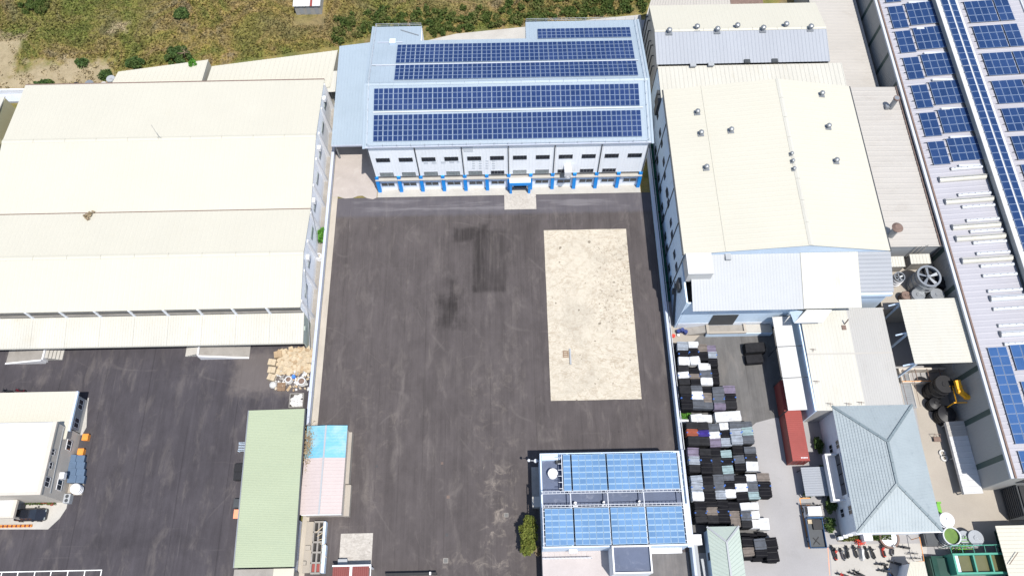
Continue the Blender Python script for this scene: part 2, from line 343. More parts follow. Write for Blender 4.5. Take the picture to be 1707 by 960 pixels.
def pad_mat(name, c, dark):
    mt, nt, b = new_mat(name); P = position(nt); s = sep(nt, P)
    T = lambda k: tuple(min(.9, x*k) for x in c)
    big = noise(nt, P, .16, 6, .65, .8); fin = noise(nt, P, 3.2, 6, .75); md = noise(nt, P, .8, 6, .7, 1.0)
    col = ramp(nt, big, [(.36, T(.68)), (.5, T(.98)), (.62, T(1.1))])
    col = mix(nt, .5, col, ramp(nt, md, [(.36, dark), (.48, T(.92)), (.62, T(1.14))]))
    scuff = sstep(nt, noise(nt, P, .13, 4, .6), .34, .56)
    mp = N(nt, 'ShaderNodeMapping'); mp.inputs['Rotation'].default_value = (0, 0, .6); mp.inputs['Scale'].default_value = (.7, 1.5, 1); nt.links.new(P, mp.inputs[0])
    for sc, wd, tone, k in ((.30, .04, dark, .65), (.42, .022, T(1.22), .7), (.55, .04, dark, .5), (.75, .03, T(1.2), .5)):
        col = mix(nt, mth(nt, 'MULTIPLY', mth(nt, 'MULTIPLY', curves(nt, mp.outputs[0], sc, wd, 2.0, 2), scuff), k), col, tone)
    col = mix(nt, .3, col, ramp(nt, fin, [(.3, T(.6)), (.6, T(1.12))]))
    sp = sstep(nt, noise(nt, P, .8, 2, .4), .70, .73)
    col = mix(nt, mth(nt, 'MULTIPLY', sp, .75), col, tuple(x*.4 for x in dark))
    A = at(1020, 400); near = boxmask(nt, P, s, A.x-3.5, A.x+3.5, A.y-16, A.y, 1.5, 1.5)
    sp2 = sstep(nt, noise(nt, P, 2.0, 5, .75), .56, .62)
    col = mix(nt, mth(nt, 'MULTIPLY', mth(nt, 'MULTIPLY', sp2, near), .7), col, tuple(x*.5 for x in dark))
    nt.links.new(col, b.inputs['Base Color']); b.inputs['Roughness'].default_value = .9; bump(nt, b, fin, .3, .01); return mt
M['pad'] = pad_mat('scuffed_cream_concrete', (.415, .375, .305), (.235, .185, .125))
M['pad2'] = pad_mat('pale_concrete_slab', (.37, .345, .31), (.24, .215, .19))

def field_color(nt, P, s):
    a = noise(nt, P, .10, 6, .68, 1.2); b_ = noise(nt, P, .5, 6, .7, .8); c = noise(nt, P, 2.0, 4, .7)
    col = ramp(nt, a, [(.38, (.065, .095, .015)), (.45, (.115, .12, .026)), (.50, (.19, .155, .045)), (.55, (.22, .15, .075)), (.62, (.15, .115, .095))])
    col = mix(nt, 1.0, col, ramp(nt, b_, [(.36, (.52, .54, .5)), (.5, (1.0, 1.0, 1.0)), (.64, (1.45, 1.4, 1.35))]), 'MULTIPLY')
    # greener and browner stretches of the field
    for p, q, soft, wob, tone, k in (((30, -40), (250, 70), 4, 4, (.055, .095, .014), .6), ((595, -40), (660, 60), 2, 2.5, (.04, .085, .01), .65), ((395, -40), (600, 75), 3, 4, (.20, .135, .05), .5),
                                     ((690, -40), (860, 18), 3, 3, (.19, .13, .10), .55), ((860, -30), (1075, 30), 3, 3, (.12, .095, .035), .5), ((440, 30), (590, 60), 2, 3, (.13, .10, .085), .5), ((300, 55), (370, 80), 2, 2.5, (.22, .17, .04), .5)):
        col = mix(nt, mth(nt, 'MULTIPLY', pm(nt, P, s, p, q, soft, wob, .3), k*.8), col, mix(nt, 1.0, tone, ramp(nt, b_, [(.36, (.4, .42, .4)), (.5, (1, 1, 1)), (.64, (1.5, 1.5, 1.4))]), 'MULTIPLY'))
    col = mix(nt, .3, col, ramp(nt, c, [(.3, (.02, .032, .006)), (.7, (.22, .19, .08))]))
    # bare sandy soil near the left warehouse
    for p, q in (((-40, 60), (16, 135)), ((40, 108), (180, 140)), ((-20, 124), (120, 152)), ((188, 40), (210, 52)), ((110, 96), (140, 125))):
        col = mix(nt, mth(nt, 'MULTIPLY', pm(nt, P, s, p, q, 1.1, 3.4, .45), .92), col, ramp(nt, b_, [(.3, (.23, .185, .13)), (.65, (.34, .28, .21))]))
    return mix(nt, 1.0, col, (1.18, 1.17, 1.05), 'MULTIPLY')
def field_mat():
    mt, nt, b = new_mat('dry_field'); P = position(nt); s = sep(nt, P)
    col = field_color(nt, P, s); n = noise(nt, P, 5, 4, .7)
    col = mix(nt, .35, col, ramp(nt, n, [(.3, (.03, .03, .012)), (.7, (.22, .19, .11))]))
    nt.links.new(col, b.inputs['Base Color']); b.inputs['Roughness'].default_value = .95; b.inputs['Specular IOR Level'].default_value = .1
    bump(nt, b, n, .8, .1); return mt
M['field'] = field_mat()
def leaf_mat(name, c1, c2, c3=None, scale=1.2):
    mt, nt, b = new_mat(name); P = position(nt); n = noise(nt, P, scale, 3)
    col = ramp(nt, n, [(.3, c1), (.7, c2)] if c3 is None else [(.25, c1), (.5, c2), (.75, c3)])
    nt.links.new(col, b.inputs['Base Color']); b.inputs['Roughness'].default_value = .7; b.inputs['Specular IOR Level'].default_value = .15
    return mt
M['leaf'] = leaf_mat('tree_leaf', (.07, .095, .018), (.17, .18, .04))
M['leaf_bush'] = leaf_mat('bush_leaf', (.03, .065, .02), (.075, .11, .03))
M['leaf_hedge'] = leaf_mat('weed_leaf', (.025, .05, .012), (.06, .085, .02), (.12, .11, .04), .5)
M['leaf_dry'] = leaf_mat('dry_twigs', (.22, .16, .10), (.3, .25, .16))
M['leaf_bright'] = leaf_mat('bright_leaf', (.05, .16, .02), (.1, .25, .04))
def grass_mat():
    mt, nt, b = new_mat('wild_grass_blades'); P = position(nt); s = sep(nt, P)
    col = mix(nt, .25, field_color(nt, P, s), ramp(nt, noise(nt, P, 2.5, 3), [(.3, (.05, .07, .015)), (.7, (.26, .22, .11))]))
    nt.links.new(col, b.inputs['Base Color']); b.inputs['Roughness'].default_value = .9; b.inputs['Specular IOR Level'].default_value = .1; return mt
M['grass'] = grass_mat()
# foliage mesh: n small leaf quads/triangles at given points
def leaf_mesh(name, pts, size, mat, parent=None, up=.3, origin=None):
    pts = np.asarray(pts, float); n = len(pts)
    d = rng.normal(size=(n, 3)); d[:, 2] += up; d /= np.linalg.norm(d, axis=1)[:, None]
    e = np.cross(d, rng.normal(size=(n, 3))); e /= np.linalg.norm(e, axis=1)[:, None]
    sz = size*(.55+.9*rng.random(n))[:, None]
    off = np.array(WORLD[parent.name]) if parent is not None else np.array(origin if origin is not None else pts.mean(0)*[1, 1, 0])
    p = pts-off
    v = np.stack([p-e*sz*.5, p+d*sz*.55+e*sz*.05, p+e*sz*.5, p-d*sz*.55], 1).reshape(-1, 3)
    me = bpy.data.meshes.new(name); me.vertices.add(4*n); me.vertices.foreach_set('co', v.ravel())
    me.loops.add(4*n); me.loops.foreach_set('vertex_index', np.arange(4*n)); me.polygons.add(n)
    me.polygons.foreach_set('loop_start', np.arange(n)*4); me.polygons.foreach_set('loop_total', np.full(n, 4))
    me.update(calc_edges=True); me.materials.append(mat)
    o = bpy.data.objects.new(name, me); COL.objects.link(o)
    if parent is not None: o.parent = parent
    else: o.location = off
    WORLD[o.name] = Vector(off); return o
def clump_points(c, r, n, clumps, cr, flat=.8):
    out = []
    for _ in range(clumps):
        d = rng.normal(size=3); d /= np.linalg.norm(d); d[2] = abs(d[2])*1.0 if rng.random() < .75 else d[2]
        q = np.array(c)+d*np.array(r)*rng.random()**.4*.85
        k = rng.normal(size=(n//clumps, 3)); k /= np.linalg.norm(k, axis=1)[:, None]
        out.append(q+k*cr*(.5+.5*rng.random((n//clumps, 1)))*np.array([1, 1, flat]))
    return np.concatenate(out)
# ================================================================ SETTING
def rect(x0, x1, y0, y1, z): return MB().poly([(x0, y0, z), (x1, y0, z), (x1, y1, z), (x0, y1, z)])
struct('ground', rect(-600, 600, -400, 900, 0), M['field'])
YX0, YX1 = -29.45, 24.35
struct('left_yard', rect(-110, -30.7, -15, 52, .02), M['asphalt_left'])
struct('main_yard', rect(YX0, YX1, -15, 71.1, .02), M['asphalt'])
struct('service_alley', rect(-32.1, -30.65, 43, 96, .03), M['concrete_old'])
struct('kerb_strip', MB().box(-30.4, YX0, -15, 79, 0, .06), M['kerb'])
struct('front_path', MB().box(-22.6, 22.7, 71.1, 73.2, 0, .10), M['concrete'])
struct('right_yard', rect(24.55, 130, -15, 110, .02), M['concrete_grey'])
a, b = at(1128, 560), at(1301, 560); c_ = at(1250, 700)
struct('bale_yard_paving', MB().poly([(24.6, 12, .024), (34.6, 12, .024), (35.0, c_.y-1.5, .024), (36.5, c_.y-.4, .024), (39, c_.y+.2, .024), (42.5, c_.y+.6, .024), (42.5, 46, .024), (24.6, 46, .024)]), M['asphalt_right'])
p = [at(x, y, .028) for x, y in ((1383, 907), (1545, 905), (1545, 975), (1388, 975))]
struct('motorbike_court', MB().poly(p[::-1]), M['pale_court'])
p = [at(x, y, .024) for x, y in ((1520, 640), (1620, 640), (1700, 840), (1700, 900), (1570, 900), (1540, 760))]
struct('warm_yard_paving', MB().poly(p[::-1]), M['concrete_warm'])
pl = [at(x, y) for x, y in ((563, 328), (575, 331.5), (588, 330.5), (597, 327), (604, 326.5), (612, 331), (622, 332.5), (628, 330), (628.5, 322))]
struct('concrete_apron', MB().prism([(q.x, q.y) for q in pl] + [(-22.5, 73.2), (-22.5, 99), (-30.4, 97), (-30.4, at(563, 328).y)], 0, .07), M['apron'])
A, B = at(907, 385), at(1069, 666)
ed = []
for i in range(40):      # slightly chipped edge of the big cast slab
    t = i/10; k = int(t); u = t-k; j = .018*rng.normal()
    x0, x1, y0, y1 = 5.80, 19.63, 34.43, 64.05
    ed.append([(x0+(x1-x0)*u, y0+j), (x1+j, y0+(y1-y0)*u), (x1-(x1-x0)*u, y1+j), (x0+j, y1-(y1-y0)*u)][k])
struct('concrete_pad', MB().poly([(x, y, .05) for x, y in ed]), M['pad'])
A, B = at(841, 350), at(893, 319); struct('entrance_slab', MB().box(A.x, B.x, A.y, 71.4, 0, .12), M['pad2'])
A, B = at(565, 938), at(622, 888); struct('small_concrete_slab', MB().box(A.x, B.x, A.y-2, B.y, 0, .06), M['pad2'])
q = [at(x, y, 0) for x, y in ((700, 72), (760, 58), (870, 47), (990, 34), (1068, 26), (1075, 110), (700, 110))]
struct('rear_apron', MB().prism([(v.x, v.y) for v in q], 0, .2), M['concrete'])
# small concrete manholes, drains in the yard
for i, (x, y, w, lab) in enumerate(((628, 777, .55, 'small iron drain lid in the asphalt right of the pink roof'), (737, 772, .6, 'iron drain lid upper of the three in mid yard asphalt'),
        (747, 828, .75, 'reddish drain lid in the asphalt between two others'), (745, 891, .7, 'small drain lid lowest in mid yard asphalt'),
        (743, 934, .9, 'pale ringed manhole lid near the bottom of the yard'), (844, 858, .8, 'round concrete manhole lid in the white splashed asphalt'))):
    P = at(x, y); t = thing('drain_cover', lab, 'drain cover', (P.x, P.y, .02))
    w *= .75; MB().box(P.x-w/2, P.x+w/2, P.y-w/2, P.y+w/2, .02, .05).build('frame', M['concrete_old'] if i > 3 else M['asphalt'], t)
    for k in range(4): xx = P.x-w*.36+k*w*.2; MB().box(xx, xx+w*.12, P.y-w*.4, P.y+w*.4, .05, .065).build('grate_bar', M['brown_steel'] if i in (1, 2) else M['dark_steel'], t)

# ---------------------------------------------------------------- boundary walls
def bwall(x0, x1, y0, y1, h, lab, mat, step, cap, rail=None):
    t = thing('boundary_wall', lab, 'wall', ((x0+x1)/2, (y0+y1)/2, 0))
    n = int((y1-y0)/step)
    for i in range(n):
        ya, yb = y0+(y1-y0)*i/n, y0+(y1-y0)*(i+1)/n
        MB().box(x0+.03, x1-.03, ya, yb-.12, 0, h).build('wall_panel', mat, t)
        MB().box(x0, x1, yb-.12, yb, 0, h+.01).build('post', mat, t)
        MB().box(x0-.08, x1+.08, ya+.01, yb-.01, h+.012, h+.1).build('coping', cap, t)
    if rail:
        for dx, z in rail: MB().tube((x1+dx, y0, z), (x1+dx, y1, z), .06, n=8).build('rail', M['white_metal'], t)
    return t
bwall(-30.72, -30.42, 31, 81, 1.6, 'long pale lavender wall along the left side of the big asphalt yard', M['coping'], 5, M['coping'])
bwall(-30.72, -30.42, 0, 17.3, 1.6, 'short pale wall beside the mint green roof below the pink roofed shed', M['coping'], 5, M['coping'])
bwall(24.36, 24.56, 26.2, 88, 1.9, 'light blue panel fence wall along the right side of the big yard', M['pale_blue_wall'], 3.2, M['coping'], [(.35, 1.7)])
bwall(24.36, 24.56, 2, 26.1, 2.2, 'blue grey fence wall between the solar office and the bales', M['blue_wall'], 3.2, M['coping'])

# ================================================================ CENTRAL FACTORY
CX0, CX1, CY0, ZE, YR, ZR = -22.45, 22.6, 72.6, 13.0, 83.2, 15.0
CB = thing('central_factory', 'white factory with blue pillars and a pale blue solar roof at the yard head', 'building', (0, 83, 0))
front = lambda P: ZE+(P[1]-CY0)*(ZR-ZE)/(YR-CY0)
back = lambda P: ZR-(P[1]-YR)*.19
def rp(x, y, e=0): z = front((x, y)) if y <= YR else back((x, y)); return (x, y, z+e)
YB = 94.0
XL = at(703, 48, 12.4).x; XR = at(876, 40, 12.2).x; YL = at_roof(640, 45, back).y; YRR = at_roof(970, 35, back).y
MB().ribbed(rp(CX0-.25, CY0-.12), rp(CX1+.25, CY0-.12), rp(CX1+.25, YR), rp(CX0-.25, YR), 60, .02).build('front_roof', M['sky_metal'], CB)
MB().ribbed(rp(CX0-.25, YR), rp(CX1+.25, YR), rp(CX1+.25, YB), rp(CX0-.25, YB), 60, .02).build('rear_roof', M['sky_metal'], CB)
MB().ribbed(rp(CX0-.25, YB), rp(XL, YB), rp(XL, YL), rp(CX0-.25, YL), 11, .02).build('rear_wing_roof', M['sky_metal'], CB)
MB().ribbed(rp(XR, YB), rp(CX1+.25, YB), rp(CX1+.25, YRR), rp(XR, YRR), 24, .02).build('rear_wing_roof', M['sky_metal'], CB)
n = 20
for i in range(n):
    xa = CX0-.25+(CX1-CX0+.5)*i/n; xb = CX0-.25+(CX1-CX0+.5)*(i+1)/n-.03
    MB().slab([rp(xa, YR-.35, .07), rp(xb, YR-.35, .07), (xb, YR, ZR+.15), (xa, YR, ZR+.15)], .05).slab([(xa, YR, ZR+.15), (xb, YR, ZR+.15), rp(xb, YR+.35, .07), rp(xa, YR+.35, .07)], .05).build('ridge_cap', M['sky_metal'], CB)
# perimeter flashings, gutters and life-line posts on the roof
for x in (CX0-.3, CX1+.3):
    MB().slab([rp(x-.18, CY0-.5, .12), rp(x+.18, CY0-.5, .12), rp(x+.18, YR, .12), rp(x-.18, YR, .12)], .15).build('verge_trim', M['sky_metal'], CB)
    ye = YL if x < 0 else YRR
    MB().slab([rp(x-.18, YR, .12), rp(x+.18, YR, .12), rp(x+.18, ye, .12), rp(x-.18, ye, .12)], .15).build('verge_trim', M['sky_metal'], CB)
MB().box(CX0-.3, CX1+.3, CY0-.3, CY0-.12, ZE-.3, ZE-.04).build('gutter', M['coping'], CB)
g = MB()
for i in range(21):
    x = CX0+.6+i*(CX1-CX0-1.2)/20; g.bar(rp(x, CY0-.2, .05), rp(x, CY0-.2, .75), .05)
g.bar(rp(CX0+.6, CY0-.2, .75), rp(CX1-.6, CY0-.2, .75), .035); g.bar(rp(CX0+.6, CY0-.2, .4), rp(CX1-.6, CY0-.2, .4), .03); g.build('guard_rail', M['white_metal'], CB)
for xx, ye in ((CX0+.3, YL), (CX1-.3, YRR)):
    g = MB()
    for i in range(14):
        y = CY0+i*(ye-CY0)/13; g.bar(rp(xx, y, .05), rp(xx, y, .75), .05)
    for h in (.75, .4): g.bar(rp(xx, CY0, h), rp(xx, YR, h), .03); g.bar(rp(xx, YR, h), rp(xx, ye, h), .03)
    g.build('guard_rail', M['white_metal'], CB)
for x0, x1, y in ((CX0+.2, XL-.1, YL-.15), (XR+.1, CX1-.2, YRR-.15)):
    g = MB(); k = int((x1-x0)/1.6)
    for i in range(k+1): x = x0+i*(x1-x0)/k; g.bar(rp(x, y, .02), rp(x, y, .8), .05)
    for h in (.8, .45): g.bar(rp(x0, y, h), rp(x1, y, h), .035)
    g.build('guard_rail', M['white_metal'], CB)
P = at_roof(655, 72, back); MB().box(P.x-.5, P.x+.5, P.y-.5, P.y+.5, P.z, P.z+.5).build('roof_hatch', M['pale_blue_wall'], CB)
a, b = at_roof(668, 51, back), at_roof(698, 60, back); MB().tube(a+Vector((0, 0, .1)), b+Vector((0, 0, .1)), .07, n=8).build('conduit', M['steel'], CB)
for py, pxs, k in ((189, 622, front), (110.5, 620, back)):     # walkway tracks between the panel fields
    a, b = at_roof(pxs, py, k), at_roof(1072 if k is front else 1064, py-9, k); y = (a.y+b.y)/2
    MB().slab([rp(a.x, y-.09, .2), rp(b.x, y-.09, .2), rp(b.x, y+.09, .2), rp(a.x, y+.09, .2)], .06).build('walkway', M['white_metal'], CB)
a = at_roof(625, 110.5, back); MB().bar(rp(CX0+1, a.y, .1), rp(a.x+4, a.y, .1), .12).build('conduit', M['coping'], CB)
a = at_roof(640, 72, back); MB().bar(rp(CX0+.8, a.y, .1), rp(CX0+5, a.y, .1), .12).build('conduit', M['coping'], CB)
# walls
for i in range(6):
    xa = CX0+(CX1-CX0)*i/6; xb = CX0+(CX1-CX0)*(i+1)/6
    n = 14; w = MB()
    w.box(xa+.02, xb-.02, CY0, CY0+.25, 4.3, ZE-.1)
    for k in range(n): x = xa+(xb-xa)*(k+.5)/n; w.box(x-.04, x+.04, CY0-.03, CY0, 4.32, ZE-.12)
    w.build('front_wall_panel', M['white_wall'], CB)
pent = lambda x, x2, nm: MB().hexa([(x, CY0+.27, 0), (x2, CY0+.27, 0), (x2, YB, 0), (x, YB, 0)], [(x, CY0+.27, ZE-.15), (x2, CY0+.27, ZE-.15), (x2, YB, back((0, YB))-.2), (x, YB, back((0, YB))-.2)]).build(nm, M['white_wall'], CB)
pent(CX0, CX0+.25, 'side_wall'); pent(CX1-.25, CX1, 'side_wall')
MB().box(CX0+.26, CX1-.26, YB-.3, YB-.02, 0, back((0, YB))-.2).build('rear_wall', M['white_wall'], CB)
MB().box(CX0, XL, YB, YL-.2, 0, back((0, YL))-.2).build('rear_wing', M['white_wall'], CB)
MB().box(XR, CX1, YB, YRR-.2, 0, back((0, YRR))-.2).build('rear_wing', M['white_wall'], CB)
MB().box(CX0+.05, CX1-.05, CY0+.02, CY0+.22, .05, 3.4).build('ground_floor_wall', M['white_wall'], CB)
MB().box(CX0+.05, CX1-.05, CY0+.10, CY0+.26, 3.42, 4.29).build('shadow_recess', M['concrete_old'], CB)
PITCHX = (CX1-CX0)/12
for i in range(12):
    xa = CX0+PITCHX*i; xb = xa+PITCHX
    MB().box(xa+.02, xb-.02, CY0-.42, CY0+.15, 3.40, 3.58).build('ledge_slab', M['concrete'], CB)
for i in range(13):
    x = CX0+.3+(CX1-CX0-.6)*i/12; w = .28
    MB().hexa([(x-w, CY0-.55, .05), (x+w, CY0-.55, .05), (x+w, CY0+.015, .05), (x-w, CY0+.015, .05)], [(x-w, CY0-.38, 3.39), (x+w, CY0-.38, 3.39), (x+w, CY0+.015, 3.39), (x-w, CY0+.015, 3.39)]).box(x-w, x+w, CY0-.2, CY0+.155, 3.59, 4.28).build('pillar', M['blue_paint'], CB)
for i in range(7):
    x = CX0+.15+(CX1-CX0-.3)*i/6; MB().box(x-.06, x+.06, CY0-.16, CY0-.035, 3.45, ZE-.4).build('downpipe', M['dark_steel'], CB)
def window_mesh(w, h, n, fm, gm, nm):
    f = MB(); f.box(-w/2, w/2, -.05, .02, -h/2, -h/2+.08).box(-w/2, w/2, -.05, .02, h/2-.08, h/2)
    for k in range(n+1): x = -w/2+(w-.06)*k/n; f.box(x, x+.06, -.055, .02, -h/2+.081, h/2-.081)
    return mesh_of(f, nm+'_frame', fm), mesh_of(MB().box(-w/2+.02, w/2-.02, -.02, .01, -h/2+.02, h/2-.02), nm+'_pane', gm)
UW = window_mesh(2.25, 1.05, 4, M['dark_steel'], M['glass'], 'upper'); LW_ = window_mesh(2.25, 1.15, 4, M['steel'], M['glass_pale'], 'lower'); GW = window_mesh(2.3, 1.15, 2, M['pale_blue_wall'], M['glass'], 'ground')
LD = window_mesh(2.25, 1.1, 4, M['steel'], M['glass'], 'lower_dark')
zu = at_y(640, 267, CY0).z; zl = at_y(640, 291, CY0).z; zg = at_y(650, 307.5, CY0).z
for i in range(12):
    x = at_y(638.4+38.05*i, 267-.25*i, CY0-.02).x
    for mesh, z, yy, ok in ((UW, zu, CY0-.02, True), ((LD if i in (5, 8, 9, 10) else LW_), zl, CY0-.02, i != 11), (GW, zg, CY0-.01, i != 6)):
        if not ok: continue
        if mesh is GW: x = CX0+PITCHX*(i+.5)
        w_ = inst('window', mesh[0], CB, (x, yy, z)); inst('pane', mesh[1], w_, (x, yy, z))
for x, y, ww, hh in [(1245+74*i-i, 287+26*k, 30, 14) for i in range(4) for k in range(4)] + [(722, 308, 44, 20), (812, 305, 44, 22), (912, 302, 46, 22), (1004, 298, 48, 20), (1075, 297, 28, 14), (1186, 160, 100, 52)]:
    a = at_y(600+(x-ww/2)/6.565, 225+(y+hh/2)/6.565, CY0-.04); b = at_y(600+(x+ww/2)/6.565, 225+(y-hh/2)/6.565, CY0-.04)
    MB().box(a.x, b.x, CY0-.045, CY0-.034, a.z, b.z).build('faded_patch', M['faded_mark'], CB)
a = at_y(946, 291, CY0-.9)
MB().box(a.x-.55, a.x+.55, CY0-1.5, CY0-.04, a.z+.3, a.z+1.5).tube((a.x, CY0-1.0, a.z-.35), (a.x, CY0-1.0, a.z+.3), .55, n=16).build('vent_hood', M['white_paint'], CB)
# entrance porch
xa, xb = CX0+PITCHX*6+.1, CX0+PITCHX*7-.1
MB().box(xa, xb, CY0-1.3, CY0-.43, 3.0, 3.6).build('porch_canopy', M['white_paint'], CB)
MB().box(xa-.05, xb+.05, CY0-1.38, CY0-1.31, 2.75, 3.5).build('porch_fascia', M['blue_paint'], CB)
for x in (xa, xb-.4): MB().box(x, x+.4, CY0-1.3, CY0-.95, .1, 2.99).build('porch_pillar', M['blue_paint'], CB)
d = MB().box(xa+.7, xb-.7, CY0-.04, CY0+.01, .12, 2.7).build('entrance_door', M['glass'], CB); MB().box((xa+xb)/2-.04, (xa+xb)/2+.04, CY0-.09, CY0-.045, .9, 1.5).build('handle', M['steel'], d)

def solar_field(name, label, group, fn, x0, x1, y0, y1, cols, rows, mat, pair=2, gap=.035, pgap=.10, lift=.22, skip=None, rgap=.035):
    t = thing(name, label, 'solar array', ((x0+x1)/2, (y0+y1)/2, fn(((x0+x1)/2, (y0+y1)/2))+.05), group)
    sl = math.atan2(fn((0, y1))-fn((0, y0)), y1-y0); L = (y1-y0)/math.cos(sl)
    nb = cols/pair; pw = ((x1-x0)-pgap*(nb-1))/cols-gap*(pair-1)/pair; ph = (L-rgap*(rows-1))/rows
    pmb = MB(); r = .035
    pmb.box(-pw/2, pw/2, -ph/2, ph/2, -.04, .0, 1)
    pmb.poly([(-pw/2+r, -ph/2+r, .003), (pw/2-r, -ph/2+r, .003), (pw/2-r, ph/2-r, .003), (-pw/2+r, ph/2-r, .003)], 0)
    me = mesh_of(pmb, 'panel', [mat, M['panel_rim']])
    for c in range(cols):
        x = x0+pw/2+c*(pw+gap)+(c//pair)*(pgap-gap)
        for rr in range(rows):
            if skip and skip(c, rr): continue
            y = y0+(ph/2+rr*(ph+rgap))*math.cos(sl); inst('panel', me, t, (x, y, fn((x, y))+lift), (sl, 0, 0))
    g = MB()
    for rr in range(rows+1):
        y = min(max(y0+(rr*(ph+rgap)-rgap/2)*math.cos(sl), y0+.05), y1-.05); g.bar((x0, y, fn((x0, y))+lift-.09), (x1, y, fn((x1, y))+lift-.09), .06)
    g.build('mounting_rail', M['panel_rim'], t); return t
GS = 'solar fields on the central factory roof'
def sf(label, fn, lb, rt, rb, lt, cols, rows):
    a, b, c, d = [at_roof(*q, fn) for q in (lb, rb, rt, lt)]
    return solar_field('solar_array', label, GS, fn, (a.x+d.x)/2, (b.x+c.x)/2, (a.y+b.y)/2, (c.y+d.y)/2, cols, rows, M['panel_navy'])
sf('widest navy solar field nearest the eave above the blue pillared front', front, (622, 238), (1068, 184.5), (1069.5, 228), (623.5, 194), 54, 5)
sf('four row navy solar field just in front of the central roof ridge', front, (623, 186.5), (1064, 139), (1066, 176.5), (624, 151.5), 54, 4)
sf('four row navy solar field just behind the central roof ridge', back, (657, 136.5), (1061, 101), (1062, 125), (659.5, 112), 50, 4)
sf('five row navy solar field second from the back of the central roof', back, (660, 108.5), (1053.5, 67), (1057, 97), (662.5, 78.5), 50, 5)
sf('short three row navy solar field at the back right roof corner', back, (896, 66.5), (1050, 46.2), (1051.5, 62.5), (896.5, 51), 20, 3)

# grey canopy between the left warehouse and the central factory
zc = 4.5; t = thing('carport_canopy', 'blue grey metal canopy roof between cream warehouse and central factory', 'canopy', (-26.5, 88, 0))
yb1, yb2 = at(566, 78, zc+.3).y, at(622, 70, zc+.3).y; xl = at(552, 243, zc).x; yf = at(580, 242, zc).y
MB().ribbed((xl, yf, zc), (CX0-.4, yf, zc), (CX0-.4, yb2, zc+.4), (xl-.1, yb1, zc+.4), 14, .025).build('canopy_roof', M['sky_metal'], t)
MB().box(xl, CX0-.4, yf-.12, yf-.02, zc-.35, zc+.02).build('gutter', M['coping'], t)
for y in (yf+.4, yf+6, yf+12): 
    for x in (xl+.6, CX0-.9): MB().box(x-.12, x+.12, y-.12, y+.12, .07, zc-.06).build('post', M['steel'], t)
    MB().bar((xl+.6, y+.2, zc-.2), (CX0-.9, y+.2, zc-.2), .14, .22).build('beam', M['steel'], t)

# ================================================================ LEFT WAREHOUSE
WX0, WX1 = -84.0, -31.85
ze, zr_ = 7.0, 8.3
yE1, yR1, yV, yR2, yE2 = at(540, 133, ze).y, at(527, 226, zr_).y, at(517, 348, ze).y, at(500, 421, zr_).y, at(503, 512, ze).y
LWH = thing('cream_warehouse', 'huge cream warehouse with two low gables left of the yard', 'building', ((WX0+WX1)/2, (yE1+yE2)/2, 0))
xr = WX1+.0
for (ya, za, yb_, zb) in ((yR1, zr_, yE1, ze), (yV, ze, yR1, zr_), (yR2, zr_, yV, ze), (yE2, ze, yR2, zr_)):
    MB().ribbed((WX0, ya, za), (xr, ya, za), (xr, yb_, zb), (WX0, yb_, zb), 64, .012).build('roof_slope', M['cream'], LWH)
for y in (yR1, yR2):
    for i in range(10):
        xa = WX0+i*5.215; xb = xa+5.18
        MB().slab([(xa, y-.4, zr_-.0), (xb, y-.4, zr_-.0), (xb, y, zr_+.12), (xa, y, zr_+.12)], .05).slab([(xa, y, zr_+.12), (xb, y, zr_+.12), (xb, y+.4, zr_), (xa, y+.4, zr_)], .05).build('ridge_cap', M['cream'], LWH)
MB().box(WX0, xr+.05, yV-.07, yV+.07, ze-.02, ze+.06).build('valley_gutter', M['brown_steel'], LWH)
MB().box(WX0, xr, yE1, yE1+.22, ze-.28, ze+.02).build('gutter', M['brown_steel'], LWH)
w = MB()
for (ya, za, yb_, zb) in ((yV, ze, yR1, zr_), (yR1, zr_, yE1-.3, ze), (yR2, zr_, yV, ze), (yE2+.3, ze, yR2, zr_)):
    a, b = min(ya, yb_), max(ya, yb_); z1, z2 = (za, zb) if ya < yb_ else (zb, za)
    w.hexa([(WX1-.3, a, 0), (WX1-.12, a, 0), (WX1-.12, b, 0), (WX1-.3, b, 0)], [(WX1-.3, a, z1-.12), (WX1-.12, a, z1-.12), (WX1-.12, b, z2-.12), (WX1-.3, b, z2-.12)])
w.build('gable_wall', M['white_wall'], LWH)
for i in range(9):
    y = yE2+1.2+i*(yE1-yE2-2)/8
    MB().hexa([(WX1-.12, y-.22, .03), (WX1+.45, y-.22, .03), (WX1+.45, y+.22, .03), (WX1-.12, y+.22, .03)], [(WX1-.12, y-.22, ze-.3), (WX1+.05, y-.22, ze-.3), (WX1+.05, y+.22, ze-.3), (WX1-.12, y+.22, ze-.3)]).build('buttress', M['white_paint'], LWH)
    if i < 8:
        yy = y+(yE1-yE2-2)/16; MB().box(WX1-.1, WX1+.0, yy-1.1, yy+1.1, 4.2, 5.1).build('wall_window', M['glass_pale'], LWH)
        if i % 2: MB().box(WX1-.1, WX1+.35, yy-.4, yy+.4, 5.6, 6.3).build('vent_box', M['white_paint'], LWH)
MB().box(WX0, WX1-.12, yE1-.3, yE1-.1, 0, ze-.1).build('rear_wall', M['cream'], LWH)
for i in range(2): MB().box(WX0, WX1-.31, yE2+.15, yE2+.3, 0 if i == 0 else 5.9, 5.2 if i == 0 else ze-.1).build('front_wall', M['concrete_old'], LWH)
MB().box(WX0, WX1-.31, yE2+.32, yE2+.4, 5.2, 5.9).build('clerestory_recess', M['dark_steel'], LWH)
zl1, zl0 = 4.6, 3.6; yL0 = at(508, 571, zl0).y
k = 10
